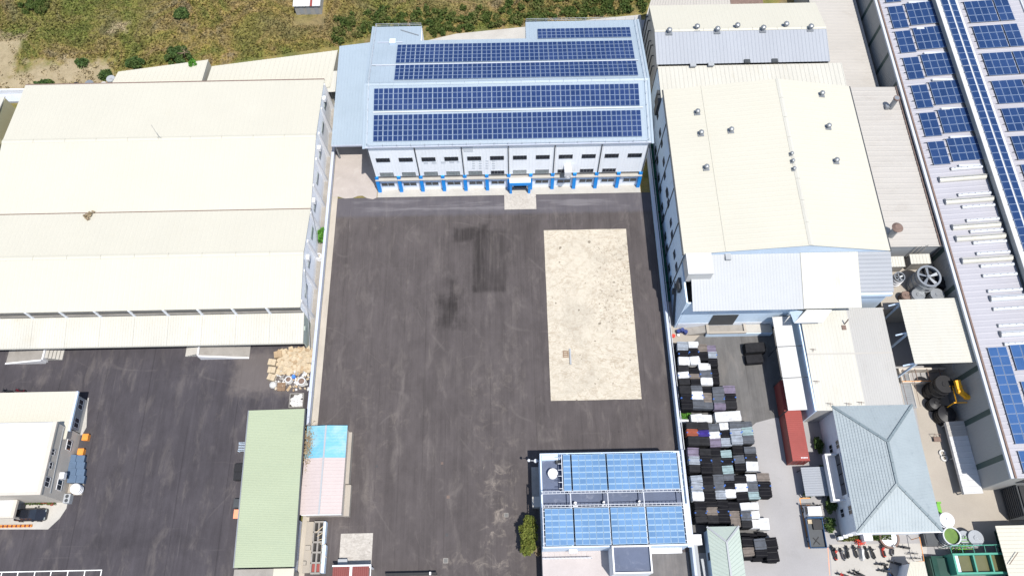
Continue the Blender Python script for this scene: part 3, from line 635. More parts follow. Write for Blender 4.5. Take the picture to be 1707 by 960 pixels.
for i in range(k):
    xa = WX0+i*(WX1-WX0)/k; xb = xa+(WX1-WX0)/k-.02
    MB().ribbed((xa, yL0, zl0), (xb, yL0, zl0), (xb, yE2+.1, zl1), (xa, yE2+.1, zl1), 13, .045).build('lean_to_panel', M['cream_dirty'], LWH)
    MB().box(xa-.18, xa+.18, yE2-.02, yE2+.14, zl1-.05, ze-.12).build('clerestory_post', M['house_wall'], LWH)
    MB().box(xa+.3, xb-.3, yE2+.1, yE2+.14, zl1+1.2, zl1+1.6).build('clerestory_window', M['glass'], LWH)
MB().box(WX0, WX1, yL0-.12, yL0-.02, zl0-.3, zl0).build('lean_to_gutter', M['cream_dirty'], LWH)
MB().hexa([(WX1-.3, yL0+.4, .03), (WX1-.1, yL0+.4, .03), (WX1-.1, yE2+.14, .03), (WX1-.3, yE2+.14, .03)], [(WX1-.3, yL0+.4, zl0), (WX1-.1, yL0+.4, zl0), (WX1-.1, yE2+.14, zl1-.12), (WX1-.3, yE2+.14, zl1-.12)]).box(WX1-.1, WX1+.1, yL0+2, yL0+2.7, 3, 3.7).build('lean_to_end_wall', M['pale_green_roof'], LWH)
MB().tube((WX1+.12, yR2-1, 8.1), (WX1+.5, yE2-4.6, 1.2), .05, n=6).build('downpipe', M['steel'], LWH)
MB().tube((WX1+.12, yV, 7), (WX1+.5, yV-3.5, 3), .06, n=6).build('downpipe', M['steel'], LWH)
P = at(266, 230, zr_); t = MB().tube((P.x, P.y, zr_+.1), (P.x+.1, P.y, zr_+3.6), .035, .02, n=6).tube((P.x-.35, P.y, zr_+.12), (P.x+.35, P.y, zr_+.12), .04, n=6).bar((P.x+.5, P.y-.4, zr_+.1), (P.x, P.y, zr_+1.4), .02).build('lightning_rod', M['steel']); tag(t, 'thin lightning rod on the rear ridge of the cream warehouse', 'lightning rod')
P = at(150, 361, ze); o = leaf_mesh('bird_nest', clump_points((P.x, P.y, ze+.3), (.9, .9, .35), 500, 14, .3), .18, M['leaf_dry'], origin=(P.x, P.y, ze)); tag(o, 'tuft of dry brown weeds growing in the warehouse valley gutter', 'weed'); o.name = 'weed_tuft'
# loading ramps in front of the lean-to
def ramp_(name, lab, pts_slope, hh, side):
    xa, xb, ya, yb_ = pts_slope
    t = thing(name, lab, 'loading ramp', ((xa+xb)/2, ya, .02)); hi = (xa, xb) if side > 0 else (xb, xa)
    xh, xl_ = hi
    MB().hexa(*([[(xa, ya, .02), (xb, ya, .02), (xb, yb_, .02), (xa, yb_, .02)], [(xa, ya, hh if xh == xa else .05), (xb, ya, hh if xh == xb else .05), (xb, yb_, hh if xh == xb else .05), (xa, yb_, hh if xh == xa else .05)]])).build('ramp', M['concrete_old'], t)
    MB().hexa([(xa-.05, ya-.25, .02), (xb, ya-.25, .02), (xb, ya-.01, .02), (xa-.05, ya-.01, .02)], [(xa-.05, ya-.25, hh+.3 if xh == xa else .12), (xb, ya-.25, hh+.3 if xh == xb else .12), (xb, ya-.01, hh+.3 if xh == xb else .12), (xa-.05, ya-.01, hh+.3 if xh == xa else .12)]).build('kerb', M['white_paint'], t)
    xs = xh
    for i in range(5):
        d = 1 if side > 0 else -1
        x0_, x1_ = xs-d*(.25+.45*i), xs-d*(.25+.45*(i+1)); MB().box(x0_, x1_-d*.02, ya+.3, yb_, .02, hh*(1-i/5)).build('step', M['concrete'], t)
    MB().box(xs-.25 if side > 0 else xs, xs if side > 0 else xs+.25, ya-.02, yb_, .02, hh+.3).build('end_wall', M['white_paint'], t)
A, B = at(336, 597), at(417, 585); ramp_('loading_ramp', 'white edged concrete loading ramp nearest the cardboard heap', (A.x, B.x, A.y, yL0+2.5), 1.1, 1)
A, B = at(10, 605), at(80, 592); ramp_('loading_ramp', 'white edged concrete loading ramp near the left edge of the photo', (A.x, B.x, A.y, yL0+2.5), 1.1, -1)
# rear annexes behind the warehouse
za = 5.0
def poly_roof(name, lab, pts, z, mat, wall, thick=.12, ribs=True):
    t = thing(name, lab, 'building', (sum(p.x for p in pts)/len(pts), sum(p.y for p in pts)/len(pts), 0))
    MB().ribbed(pts[0], pts[1], pts[2], pts[3], max(6, int((pts[1]-pts[0]).length/.8)), .045).build('roof', mat, t)
    q = [(p.x*.995+t.location.x*.005, p.y*.995+t.location.y*.005) for p in pts]; MB().prism(q, 0.02, min(p.z for p in pts)-.15).build('walls', wall, t); return t
V = Vector
a, b = at(197, 120, za), at(347, 100, za); poly_roof('rear_annex', 'cream lean-to annex behind the warehouse with a leafy branch on its edge', [V((a.x-.9, yE1+.3, za+.1)), V((b.x-.5, yE1+.3, za+.1)), b, a], za, M['cream'], M['cream_dirty'])
a, b = at(353, 111, za-.5), at(563, 84, za-.5); poly_roof('rear_annex', 'longer cream annex roof between the warehouse and the grey canopy', [V((a.x-.6, yE1+.3, za-.4)), V((-31.4, yE1+.3, za-.4)), V((xl-.15, yE1+2, za-.4)) if False else b, a], za, M['cream'], M['cream_dirty'])
a = at(556, 152, 4.4); MB_ = MB().ribbed((-35, a.y-.2, 4.42), (xl-.2, a.y-.2, 4.42), (xl-.2, yE1+4, 4.5), (-35, yE1+4, 4.5), 4, .04)
tag(MB_.build('link_roof', M['cream_dirty']), 'small cream link roof filling the gap beside the grey canopy', 'roof')
# ================================================================ WHITE HALL ON THE RIGHT
HX0, HX1, HY0, HZ, RX, RZ = 25.8, 56.0, 52.45, 12.7, 43.7, 14.9
HY1 = at(1107, 150, HZ).y
HALL = thing('white_hall', 'large white hall with pale blue walls and a low gable roof right of the fence', 'building', ((HX0+HX1)/2, (HY0+HY1)/2, 0))
hall = lambda P: HZ+(P[0]-HX0)*(RZ-HZ)/(RX-HX0) if P[0] <= RX else RZ-(P[0]-RX)*(RZ-HZ)/(HX1-RX)
XS = at_roof(1190, 280, hall).x
hp = lambda x, y, e=0: (x, y, hall((x, y))+e)
for xa, xb in ((HX0-.15, XS), (XS, RX)):
    MB().ribbed(hp(xa, HY1), hp(xa, HY0), hp(xb, HY0), hp(xb, HY1), 36, .012).build('roof_slope', M['cream'], HALL)
MB().ribbed(hp(RX, HY1), hp(RX, HY0), hp(HX1+.1, HY0), hp(HX1+.1, HY1), 36, .012).build('roof_slope', M['cream'], HALL)
MB().slab([hp(XS-.12, HY0, .07), hp(XS+.12, HY0, .07), hp(XS+.12, HY1, .07), hp(XS-.12, HY1, .07)], .05).build('roof_seam', M['cream'], HALL)
for i in range(8):
    ya = HY0+(HY1-HY0)*i/8; yb = HY0+(HY1-HY0)*(i+1)/8-.04
    MB().slab([hp(RX-.35, ya, .05), (RX, ya, RZ+.13), (RX, yb, RZ+.13), hp(RX-.35, yb, .05)], .04).slab([(RX, ya, RZ+.13), hp(RX+.35, ya, .05), hp(RX+.35, yb, .05), (RX, yb, RZ+.13)], .04).build('ridge_cap', M['cream_dirty'], HALL)
MB().slab([(HX0-.35, HY0, HZ-.02), (HX0-.15, HY0, HZ-.02), (HX0-.15, HY1, HZ-.02), (HX0-.35, HY1, HZ-.02)], .25).build('gutter', M['dark_steel'], HALL)
MB().slab([(HX1+.1, HY0, HZ-.02), (HX1+.3, HY0, HZ-.02), (HX1+.3, HY1, HZ-.02), (HX1+.1, HY1, HZ-.02)], .25).build('gutter', M['dark_steel'], HALL)
FY = 45.9
ys = [FY+.02, 52.45, 58.6, 64.8, 71, 77, HY1]
for i in range(len(ys)-1):
    z1 = 10.0 if i == 0 else HZ-.12; w = MB().box(HX0, HX0+.25, ys[i]+.01, ys[i+1]-.01, .02, z1); k = 10
    for q in range(k): y = ys[i]+(ys[i+1]-ys[i])*(q+.5)/k; w.box(HX0-.03, HX0, y-.05, y+.05, .03, z1-.02)
    w.build('side_wall_panel', M['blue_wall'], HALL)
    if i: MB().box(HX0-.13, HX0-.035, ys[i]-.06, ys[i]+.06, .1, HZ-.3).build('downpipe', M['dark_steel'], HALL)
SWm = window_mesh(1.25, 1.25, 2, M['dark_steel'], M['glass'], 'hall')
for x, y in ((143, 190), (150, 265), (165, 385), (177, 462), (90, 95), (110, 275), (120, 350), (133, 468), (143, 545), (128, 70), (122, 10), (97, 160)):
    p = at_x(1080+x/3.69, 320+y/3.69, HX0)
    w_ = inst('window', SWm[0], HALL, (HX0-.04, p.y, p.z), (0, 0, -math.pi/2)); o = inst('pane', SWm[1], w_, (HX0-.04, p.y, p.z))
for x, y in ((165, 470), (180, 575), (190, 635), (155, 680), (165, 740), (202, 745), (208, 825), (173, 840), (183, 905), (220, 925)):
    p = at_x(1050+x/3.55, 60+y/3.55, HX0)
    w_ = inst('window', SWm[0], HALL, (HX0-.04, p.y, p.z), (0, 0, -math.pi/2)); inst('pane', SWm[1], w_, (HX0-.04, p.y, p.z))
g = MB().hexa([(HX0, HY0+.1, 9), (HX1, HY0+.1, 9), (HX1, HY0+.3, 9), (HX0, HY0+.3, 9)], [(HX0, HY0+.1, HZ-.1), (HX1, HY0+.1, HZ-.1), (HX1, HY0+.3, HZ-.1), (HX0, HY0+.3, HZ-.1)])
g.prism([(0, 0)]*0 or [(HX0, 0), (HX1, 0), (HX1, .001)], 0, 0) if False else None
n0 = len(g.v); g.v += [(HX0+.3, HY0+.1, HZ-.1), (HX1-.3, HY0+.1, HZ-.1), (RX, HY0+.1, RZ-.12)]; g.f.append((n0, n0+1, n0+2)); g.m.append(0)
g.build('gable_wall', M['pale_blue_wall'], HALL)
MB().box(HX1-.3, HX1-.02, HY0+.3, HY1, .02, HZ-.12).build('far_side_wall', M['blue_wall'], HALL)
MB().box(HX0+.25, HX1-.3, HY1-.3, HY1-.05, .02, HZ-.12).build('rear_wall', M['blue_wall'], HALL)
# lower front roof
low = lambda P: 9.8+(P[1]-44.6)*(12.3-9.8)/(HY0-44.6)
lp = lambda x, y, e=0: (x, y, low((x, y))+e)
LX0 = 26.65; LXa = at_roof(1337, 470, low).x; LXb = at_roof(1433, 470, low).x; LXc = at_roof(1487, 450, low).x; LYc = at_roof(1465, 487, low).y
MB().ribbed(lp(LX0, 44.6), lp(LXa, 44.6), lp(LXa, HY0+.08), lp(LX0, HY0+.08), 36, .012).build('front_roof', M['pale_grey_roof'], HALL)
MB().ribbed(lp(LXa, 44.6, .12), lp(LXb, 44.6, .12), lp(LXb, HY0+.05, .12), lp(LXa, HY0+.05, .12), 20, .015, t=.15).build('front_roof', M['cream_dirty'], HALL)
MB().ribbed(lp(LXb, HY0+.05), lp(LXb, LYc), lp(LXc, LYc), lp(LXc, HY0+.05), 10, .05).build('front_roof', M['grey_dark_roof'], HALL)
MB().box(LXb+.2, LXc-.2, LYc+.15, LYc+.4, .02, low((0, LYc))-.2).box(LXb+.1, LXc-.1, LYc-.3, LYc+.14, low((0, LYc))-1.0, low((0, LYc))-.25).build('front_bay_wall', M['pale_blue_wall'], HALL)
fw = MB().box(HX0+.26, LXb, FY, FY+.2, 2.0, 9.7).build('front_wall', M['blue_wall'], HALL)
MB().box(HX0+.26, LXb, FY-.03, FY+.2, .02, 1.98).build('plinth', M['house_wall'], HALL)
A, B = at_y(1186, 531, FY-.05), at_y(1236, 518, FY-.05); MB().box(A.x, B.x, FY-.09, FY-.035, 1.3, 5.2).build('roller_door', M['dark_steel'], HALL)
A, B = at(1148, 457, 13), at(1184, 421, 13); MB().box(A.x, B.x, A.y, HY0-.05, 10.5, 13.0).box(A.x-.08, B.x+.08, A.y-.08, HY0-.02, 13.0, 13.2).build('roof_box', M['white_roof'], HALL)
p = at_roof(1213, 428, low); MB().box(p.x-.4, p.x+.4, p.y-.6, p.y+.5, p.z, p.z+.35).build('roof_curb', M['pale_grey_roof'], HALL)
MB().tube((HX0-.15, FY+.3, .6), (HX0-.15, FY+5.2, 5.6), .12, n=8).tube((HX0-.2, FY+.9, .6), (HX0-.2, FY+5.8, 5.2), .08, n=8).build('wall_pipe', M['dark_steel'], HALL)
MB().box(HX0-.45, HX0-.03, FY+3.0, FY+4.8, 6.9, 8.6).box(HX0-.5, HX0-.03, FY+4.2, FY+5, 3.6, 4.4).build('wall_unit', M['dark_steel'], HALL)

M['vent_metal'] = sheet('tarnished_vent_metal', (.16, .155, .14), .3, 3, .45, .4)
def turbine(lab, p, s=1.0):
    t = thing('roof_ventilator', lab, 'roof ventilator', tuple(p), 'turbine ventilators on the right hand roofs')
    MB().box(p.x-.55*s, p.x+.55*s, p.y-.55*s, p.y+.55*s, p.z-.05, p.z+.12).build('base', M['steel'], t)
    MB().tube((p.x, p.y, p.z+.12), (p.x, p.y, p.z+.45*s), .3*s, n=12).build('neck', M['steel'], t)
    b = MB(); prof = [(.30, .45), (.44, .6), (.48, .78), (.40, .95), (.2, 1.06), (.02, 1.1)]; n = 14
    for (r0, h0), (r1, h1) in zip(prof, prof[1:]):
        for i in range(n):
            a0, a1 = 2*math.pi*i/n, 2*math.pi*(i+1)/n; k = (1 if i % 2 else .9)*s
            b.poly([(p.x+r0*k*math.cos(a0), p.y+r0*k*math.sin(a0), p.z+h0*s), (p.x+r0*k*math.cos(a1), p.y+r0*k*math.sin(a1), p.z+h0*s), (p.x+r1*k*math.cos(a1), p.y+r1*k*math.sin(a1), p.z+h1*s), (p.x+r1*k*math.cos(a0), p.y+r1*k*math.sin(a0), p.z+h1*s)])
    b.build('turbine_head', M['steel'], t)
for x, y, w in ((1162, 189, 'upper left ventilator on the white hall roof'), (1168, 224, 'middle left ventilator on the white hall roof'), (1218, 219, 'ventilator on the white hall between seam and ridge'), (1177, 281, 'lower left ventilator on the white hall roof'),
                (1369, 159, 'topmost ventilator right of the white hall ridge'), (1380, 213, 'middle ventilator right of the white hall ridge'), (1393, 270, 'lowest ventilator right of the white hall ridge')):
    turbine(w, at_roof(x, y, hall), .85)
for x, y, w in ((1319, 258, 'topmost of three small vents on the hall ridge'), (1321, 270, 'middle of three small vents on the hall ridge'), (1323, 283, 'lowest of three small vents on the hall ridge')):
    turbine(w, at_roof(x, y, hall), .6)
# ---------------------------------------------------------------- rear building behind the hall
BZ0, BZR, BZ1 = 9.6, 11.2, 9.8
by1, byr, by0 = at(1083, 10, BZ0).y, at(1094, 51, BZR).y, at(1097, 108, BZ1).y; BX1 = at(1384, 103, BZ1).x
BB = thing('rear_hall', 'long building behind the white hall with cream rear slope and grey front slope', 'building', ((HX0+BX1)/2, byr, 0))
MB().ribbed((HX0, byr, BZR), (BX1, byr, BZR), (BX1, by1, BZ0), (HX0, by1, BZ0), 40, .015).build('roof_slope', M['cream'], BB)
MB().ribbed((HX0, by0, BZ1), (BX1, by0, BZ1), (BX1, byr, BZR), (HX0, byr, BZR), 48, .04).build('roof_slope', M['grey_roof'], BB)
for i in range(7):
    xa = HX0+(BX1-HX0)*i/7; xb = HX0+(BX1-HX0)*(i+1)/7-.04
    MB().slab([(xa, byr-.35, BZR), (xb, byr-.35, BZR), (xb, byr, BZR+.1), (xa, byr, BZR+.1)], .04).slab([(xa, byr, BZR+.1), (xb, byr, BZR+.1), (xb, byr+.35, BZR), (xa, byr+.35, BZR)], .04).build('ridge_cap', M['cream'], BB)
w = MB()
for (ya, za_, yb, zb) in ((by0, BZ1, byr, BZR), (byr, BZR, by1, BZ0)):
    for xx in (HX0+.1, BX1-.3): w.hexa([(xx, ya, .02), (xx+.2, ya, .02), (xx+.2, yb, .02), (xx, yb, .02)], [(xx, ya, za_-.1), (xx+.2, ya, za_-.1), (xx+.2, yb, zb-.1), (xx, yb, zb-.1)])
w.box(HX0+.3, BX1-.3, by1-.3, by1-.1, .02, BZ0-.1); w.build('walls', M['grey_wall'], BB)
for i, x in enumerate((1115, 1195, 1271, 1350)): turbine('ventilator %s on the front edge of the rear hall ridge' % ('nearest the left end', 'second from the left', 'third from the left', 'nearest the right end')[i], at(x, 55-i*2, BZR-.1))
for i, x in enumerate((1161, 1228, 1309)): turbine('ventilator %s behind the rear hall ridge' % ('left', 'middle', 'right')[i], at(x, 49-i*2, BZR-.1))
for x, y in ((1245, 104), (1291, 103), (1185, 109), (1155, 110)):
    p = at(x, y, BZ1); MB().box(p.x-.5, p.x+.5, p.y-.35, p.y+.35, BZ1+.05, BZ1+.35).build('eave_box', M['dark_steel'] if x > 1200 else M['pale_grey_roof'], BB)
a = at(1100, 114, 9.3)
t = thing('link_building', 'cream ribbed roof strip between the rear hall and the white hall', 'building', (41, 86, 0))
MB().ribbed((HX0+.2, HY1-.2, 9.2), (57.6, HY1-.2, 9.2), (57.6, by0-.15, 9.5), (HX0+.2, by0-.15, 9.5), 44, .05).build('roof', M['cream_dirty'], t)
MB().box(HX0+.2, 57.4, HY1+.05, by0-.3, .02, 9.0).build('walls', M['blue_wall'], t)
MB().box(HX0-.4, HX0+.15, HY1+.3, HY1+1.6, 5.5, 9.3).box(HX0-.25, HX0+.18, HY1+2.2, HY1+3.0, 6, 9).build('wall_cabinet', M['dark_steel'], t)
# pipes climbing the side of the rear building
for i in range(7):
    y = by0+1+i*1.9; t = MB().tube((HX0-.5, y, .1), (HX0-.3, y+.6, 7.5+.5*(i % 3)), .11, n=8).tube((HX0-.3, y+.6, 7.5+.5*(i % 3)), (HX0+.05, y+.6, 7.6+.5*(i % 3)), .11, n=8).build('vent_pipe', M['dark_steel'])
    tag(t, 'dark pipe on the left wall of the rear hall, %s from the front' % ('first', 'second', 'third', 'fourth', 'fifth', 'sixth', 'seventh')[i], 'pipe', 'pipes on the rear hall wall')
a, b = at(1074, 8, 6.5), at(1271, 2, 6.5)
t = thing('rear_shed', 'old beige shed with rusty roof behind the rear hall', 'building', ((a.x+b.x)/2, a.y+3, 0))
MB().ribbed((a.x, by1+.3, 6.5), (b.x, by1+.3, 6.5), (b.x, a.y+7, 6.9), (a.x+1.5, a.y+1.5, 6.9), 40, .05).build('roof', M['beige_roof'], t)
MB().ribbed((b.x-6, by1+.35, 6.6), (b.x-.05, by1+.35, 6.6), (b.x-.05, a.y+6.9, 7.0), (b.x-6, a.y+6, 7.0), 8, .02).build('rusty_roof_sheet', M['brown_steel'], t)
MB().prism([(a.x+.1, by1+.4), (b.x-.1, by1+.4), (b.x-.1, a.y+6.5), (a.x+1.6, a.y+1.2)], .02, 6.35).build('walls', M['house_wall'], t)
# green covered gutter strip between fence and hall, in segments
t = thing('green_channel', 'narrow dark green covered channel between fence and white hall wall', 'channel', (25.2, 65, 0))
for i in range(10):
    y = 50.5+i*3.3; MB().box(24.75, 25.65, y, y+3.1, .02, .45+.08*(i % 2)).build('cover_panel', M['net_green'], t)
# beige side roofs between hall and factory
z = 6.0; x1 = at(1467, 165, z).x; y0 = at(1450, 168, z).y
t = thing('side_shed', 'long beige roof running back beside the grey factory wall', 'building', (61, y0+15, 0))
MB().ribbed((56.4, 118, z), (56.4, y0, z), (x1, y0, z-.3), (x1, 118, z-.3), 44, .05).build('roof', M['beige_roof'], t)
MB().box(56.5, x1-.2, y0+.2, 117.8, .02, 5.5).build('walls', M['grey_wall'], t)
MB().box(x1-.05, x1+.9, y0, 118, 4.6, 5.2).build('gutter', M['grey_wall'], t)
z = 9.6; y1 = y0+.0; yf2 = at(1530, 411, z).y; x1 = at(1570, 406, z).x
t = thing('side_shed', 'beige ribbed roof with two chimney pipes right of the white hall', 'building', (62, 68, 0))
MB().ribbed((55.7, y1, z+.1), (55.7, yf2, z+.1), (x1, yf2, z-.1), (x1, y1, z-.1), 30, .05).build('roof', M['beige_roof'], t)
MB().box(56.4, x1-.15, yf2+.15, y1-.2, .02, z-.25).build('walls', M['pale_grey_roof'], t)
MB().bar((x1-.3, y1, z+.05), (x1-.3, yf2, z+.05), .12).build('verge_trim', M['brown_steel'], t)
def chimney(lab, base, h, r, cap):
    p = at(*base, 9.6); t = thing('chimney_pipe', lab, 'chimney', tuple(p))
    MB().tube(p, (p.x, p.y, p.z+h), r, n=16).build('pipe', M['steel'], t); MB().ring((p.x, p.y), r, r+.12, p.z+h-.25, p.z+h, 16).build('collar', M['brown_steel'], t)
    if cap: MB().tube((p.x, p.y, p.z+h+.15), (p.x, p.y, p.z+h+.45), r*1.7, r*.9, n=16).build('rain_cap', M['brown_steel'], t)
    else: MB().box(p.x-r*2.4, p.x-r, p.y-.4, p.y+.3, p.z, p.z+.6).build('flashing_box', M['steel'], t)
chimney('slanting-looking open chimney pipe at the corner of the beige roof', (1484, 180), 2.6, .4, False)
chimney('stout capped chimney pipe beside the white hall front corner', (1484, 393), 2.4, .5, True)

# ================================================================ SOLAR FACTORY ON THE RIGHT
FX, FZ, FY0, FY1 = 66.2, 10.2, at(1690, 797, 10.2).y, 122.0
FAC = thing('solar_factory', 'long grey factory with a white solar roof along the right edge', 'building', (85, 70, 0))
FZM = 11.2; XM = at(1600, 150, FZM).x
f1 = lambda P: FZ+(P[0]-FX)*(FZM-FZ)/(XM-FX)
ZM = 12.7; XS0 = at(1616, 150, ZM).x; XS1 = at(1642, 150, ZM).x; XM2 = XS1+.5
f2 = lambda P: ZM+.25-abs(P[0]-(XS0+XS1)/2)*.12
XRG = XM2+11.0
f3 = lambda P: 11.7+(P[0]-XM2)*.07 if P[0] < XRG else 11.7+(XRG-XM2)*.07-(P[0]-XRG)*.07
MB().ribbed((FX, FY1, FZ), (FX, FY0, FZ), (XM, FY0, FZM), (XM, FY1, FZM), 110, .03).build('roof_slope', M['factory_roof'], FAC)
MB().box(FX-.35, FX+.05, FY0, FY1, FZ-.35, FZ+.03).build('eave_gutter', M['white_metal'], FAC)
MB().box(FX+.1, FX+.35, FY0, FY1, FZ+.05, FZ+.2).build('cable_tray', M['brown_steel'], FAC)
MB().box(XM, XM+.2, FY0, FY1, 10.9, ZM).build('monitor_wall', M['grey_wall'], FAC)
MB().box(XM-.3, XM-.05, FY0, FY1, FZM+.05, FZM+.25).build('cable_tray', M['dark_steel'], FAC)
xm = (XS0+XS1)/2
MB().slab([(XM-.2, FY0, ZM+.0), (xm, FY0, ZM+.3), (xm, FY1, ZM+.3), (XM-.2, FY1, ZM)], .15).slab([(xm, FY0, ZM+.3), (XM2, FY0, ZM), (XM2, FY1, ZM), (xm, FY1, ZM+.3)], .15).build('monitor_roof', M['white_roof'], FAC)
MB().box(XM2-.25, XM2-.05, FY0, FY1, 10.9, ZM-.16).build('monitor_wall', M['dark_steel'], FAC)
MB().ribbed((XM2-.04, FY1, 11.7), (XM2-.04, FY0, 11.7), (XRG, FY0, f3((XRG, 0))), (XRG, FY1, f3((XRG, 0))), 110, .03).build('roof_slope', M['factory_roof'], FAC)
MB().ribbed((XRG, FY1, f3((XRG, 0))), (XRG, FY0, f3((XRG, 0))), (XRG+30, FY0, f3((XRG+30, 0))), (XRG+30, FY1, f3((XRG+30, 0))), 110, .03).build('roof_slope', M['factory_roof'], FAC)
MB().box(XRG-.1, XRG+.1, FY0, FY1, f3((XRG, 0))+.02, f3((XRG, 0))+.25).build('ridge_cap', M['white_metal'], FAC)
# left wall, cladding bays split by dark green strips
sy = sorted(at_x(x, y, FX).y for x, y in ((1641, 630), (1660.6, 693.6), (1679, 758), (1466.7, 23), (1480, 61.7), (1490, 103), (1506.7, 151.7)))
step = 6.35
yy = sy[0]
cuts = []; y = sy[0]
while y > FY0: y -= step
y += step
while y < FY1: cuts.append(y); y += step
prev = FY0+.1
for y in cuts+[FY1]:
    n = 12; w = MB().box(FX+.05, FX+.25, prev, y-.4, .02, FZ-.1)
    for k in range(n): q = prev+(y-.4-prev)*(k+.5)/n; w.box(FX+.02, FX+.05, q-.06, q+.06, .03, FZ-.12)
    w.build('wall_bay', M['grey_wall'], FAC)
    MB().box(FX+.06, FX+.24, y-.39, y+.39, .02, FZ-.1).build('green_strip', M['green_strip'], FAC); prev = y+.4
MB().hexa([(FX+.1, FY0+.3, .02), (XM, FY0+.3, .02), (XM, FY0+.5, .02), (FX+.1, FY0+.5, .02)], [(FX+.1, FY0+.3, FZ-.15), (XM, FY0+.3, FZM-.15), (XM, FY0+.5, FZM-.15), (FX+.1, FY0+.5, FZ-.15)]).build('end_wall', M['grey_wall'], FAC)
MB().box(XM+.25, XRG+30, FY0+.3, FY0+.5, .02, 11.4).build('end_wall', M['grey_wall'], FAC)
MB().box(FX+3, FX+5.5, FY0+.2, FY0+.29, 5.5, 8).build('end_window', M['glass'], FAC)
RM = {}
def solar_block(label, fn, x0, x1, y0, y1, cols, rows, mat, group, lift=.28, rim=None):
    xm_ = (x0+x1)/2; t = thing('solar_array', label, 'solar array', (xm_, (y0+y1)/2, fn((xm_, 0))), group)
    sl = -math.atan2(fn((x1, 0))-fn((x0, 0)), x1-x0); pw = (x1-x0)/cols-.04; ph = (y1-y0)/rows-.04
    pmb = MB().box(-pw/2, pw/2, -ph/2, ph/2, -.04, 0, 1); r = .025 if rim else .04
    r2 = .05 if rim else r
    pmb.poly([(-pw/2+r, -ph/2+r2, .003), (pw/2-r, -ph/2+r2, .003), (pw/2-r, ph/2-r2, .003), (-pw/2+r, ph/2-r2, .003)], 0)
    me = mesh_of(pmb, 'panel', [mat, rim or M['panel_rim']])
    for c in range(cols):
        for r_ in range(rows):
            x = x0+(x1-x0)*(c+.5)/cols; y = y0+(y1-y0)*(r_+.5)/rows; inst('panel', me, t, (x, y, fn((x, y))+lift), (0, sl, 0))
    g = MB()
    for r_ in range(rows+1):
        y = y0+(y1-y0)*r_/rows; y = min(max(y, y0+.08), y1-.08); g.bar((x0-(.45 if mat is M['panel_royal'] and cols > 1 else .1), y, fn((x0, y))+lift-.1), (x1+.1, y, fn((x1, y))+lift-.1), .07)
        for x in (x0, x1): g.bar((x, y, fn((x, y))), (x, y, fn((x, y))+lift-.12), .06)
    g.build('mounting_frame', M['dark_steel'], t); return t
ordn = ['first', 'second', 'third', 'fourth', 'fifth', 'sixth', 'seventh', 'eighth', 'ninth']
GF = 'solar blocks on the right hand factory roof'
rowsA = [(-33, 7), (13, 50), (54, 91), (98, 135), (144, 183), (190, 230), (238, 277)]
for i, (ya, yb) in enumerate(rowsA):
    cx = 1478+.285*(ya+yb)/2
    A = at_roof(cx, yb, f1); B = at_roof(cx, ya, f1); x0 = FX+1.35
    w1 = 2.5; xg = x0+w1+.45
    solar_block('narrow blue solar block by the gutter, %s from the photo top on the outer slope' % ordn[i], f1, x0, x0+w1, A.y, B.y, 2, 3, M['panel_royal'], GF)
    solar_block('wide blue solar block, %s from the photo top on the outer slope' % ordn[i], f1, xg, xg+4.6, A.y+.35, B.y+.35, 4, 3, M['panel_royal'], GF)
    g = MB().box(xg+.6, xg+5.6, A.y-.75, A.y-.35, f1((xg, 0))+.25, f1((xg, 0))+.5); tag(g.build('skylight_ridge', M['white_metal']), 'white skylight tube below the %s solar block of the outer slope' % ordn[i], 'skylight', 'skylight tubes on the factory roof')
# monitor strip: two long columns
ya, yb = at_roof(1700, 420, f2).y, FY1-1
n = 26; seg = (yb-ya)/2
for i in range(2):
    solar_block('long left hand column of the solar strip on the raised monitor, %s half' % ('nearer', 'farther')[i], f2, XS0, xm-.12, ya+seg*i, ya+seg*(i+1)-.05, 1, n, M['panel_royal'], GF, lift=.12)
    solar_block('long right hand column of the solar strip on the raised monitor, %s half' % ('nearer', 'farther')[i], f2, xm+.12, XS1, ya+seg*i, ya+seg*(i+1)-.05, 1, n, M['panel_royal'], GF, lift=.12)
rowsB = [(-38, 0), (5, 40), (46, 83), (91, 128), (137, 175), (183, 221), (229, 268), (276, 316), (324, 366)]
for i, (ya, yb) in enumerate(rowsB):
    xL = at_roof(1604+.34*ya, ya, f3); A = at_roof(1607+.34*yb, yb, f3).y; B = at_roof(1607+.34*ya, ya, f3).y
    x0 = XM2+1.5
    for j, (dx, cols) in enumerate(((0, 4), (5.0, 2), (10.3, 2), (13.2, 4))):
        solar_block('blue solar block beyond the monitor, %s from the photo top, %s column' % (ordn[i], ('nearest', 'second', 'third', 'farthest')[j]), f3, x0+dx, x0+dx+cols*1.18, A, B, cols, 3, M['panel_royal'], GF)
# lower fields near the front of the factory
A, B = at_roof(1688, 741, f1), at_roof(1648, 580, f1); x0 = FX+1.3
solar_block('long two column blue solar field near the factory gutter, lower right', f1, x0, x0+2.5, A.y, B.y, 2, 10, M['panel_mid'], GF)
solar_block('small two column blue solar field at the factory front gutter corner', f1, x0, x0+2.5, FY0+.5, A.y-.9, 2, 2, M['panel_mid'], GF)
solar_block('three column blue solar field right of the tube vents', f1, x0+3.0, x0+7, B.y-3.6, B.y+.2, 3, 2, M['panel_mid'], GF)
solar_block('blue solar field at the lower right photo edge', f1, x0+3.0, x0+7, A.y, B.y-5.2, 3, 7, M['panel_mid'], GF)
solar_block('blue solar field at the lowest right photo edge', f1, x0+3.0, x0+7, FY0+.5, A.y-.9, 3, 2, M['panel_mid'], GF)
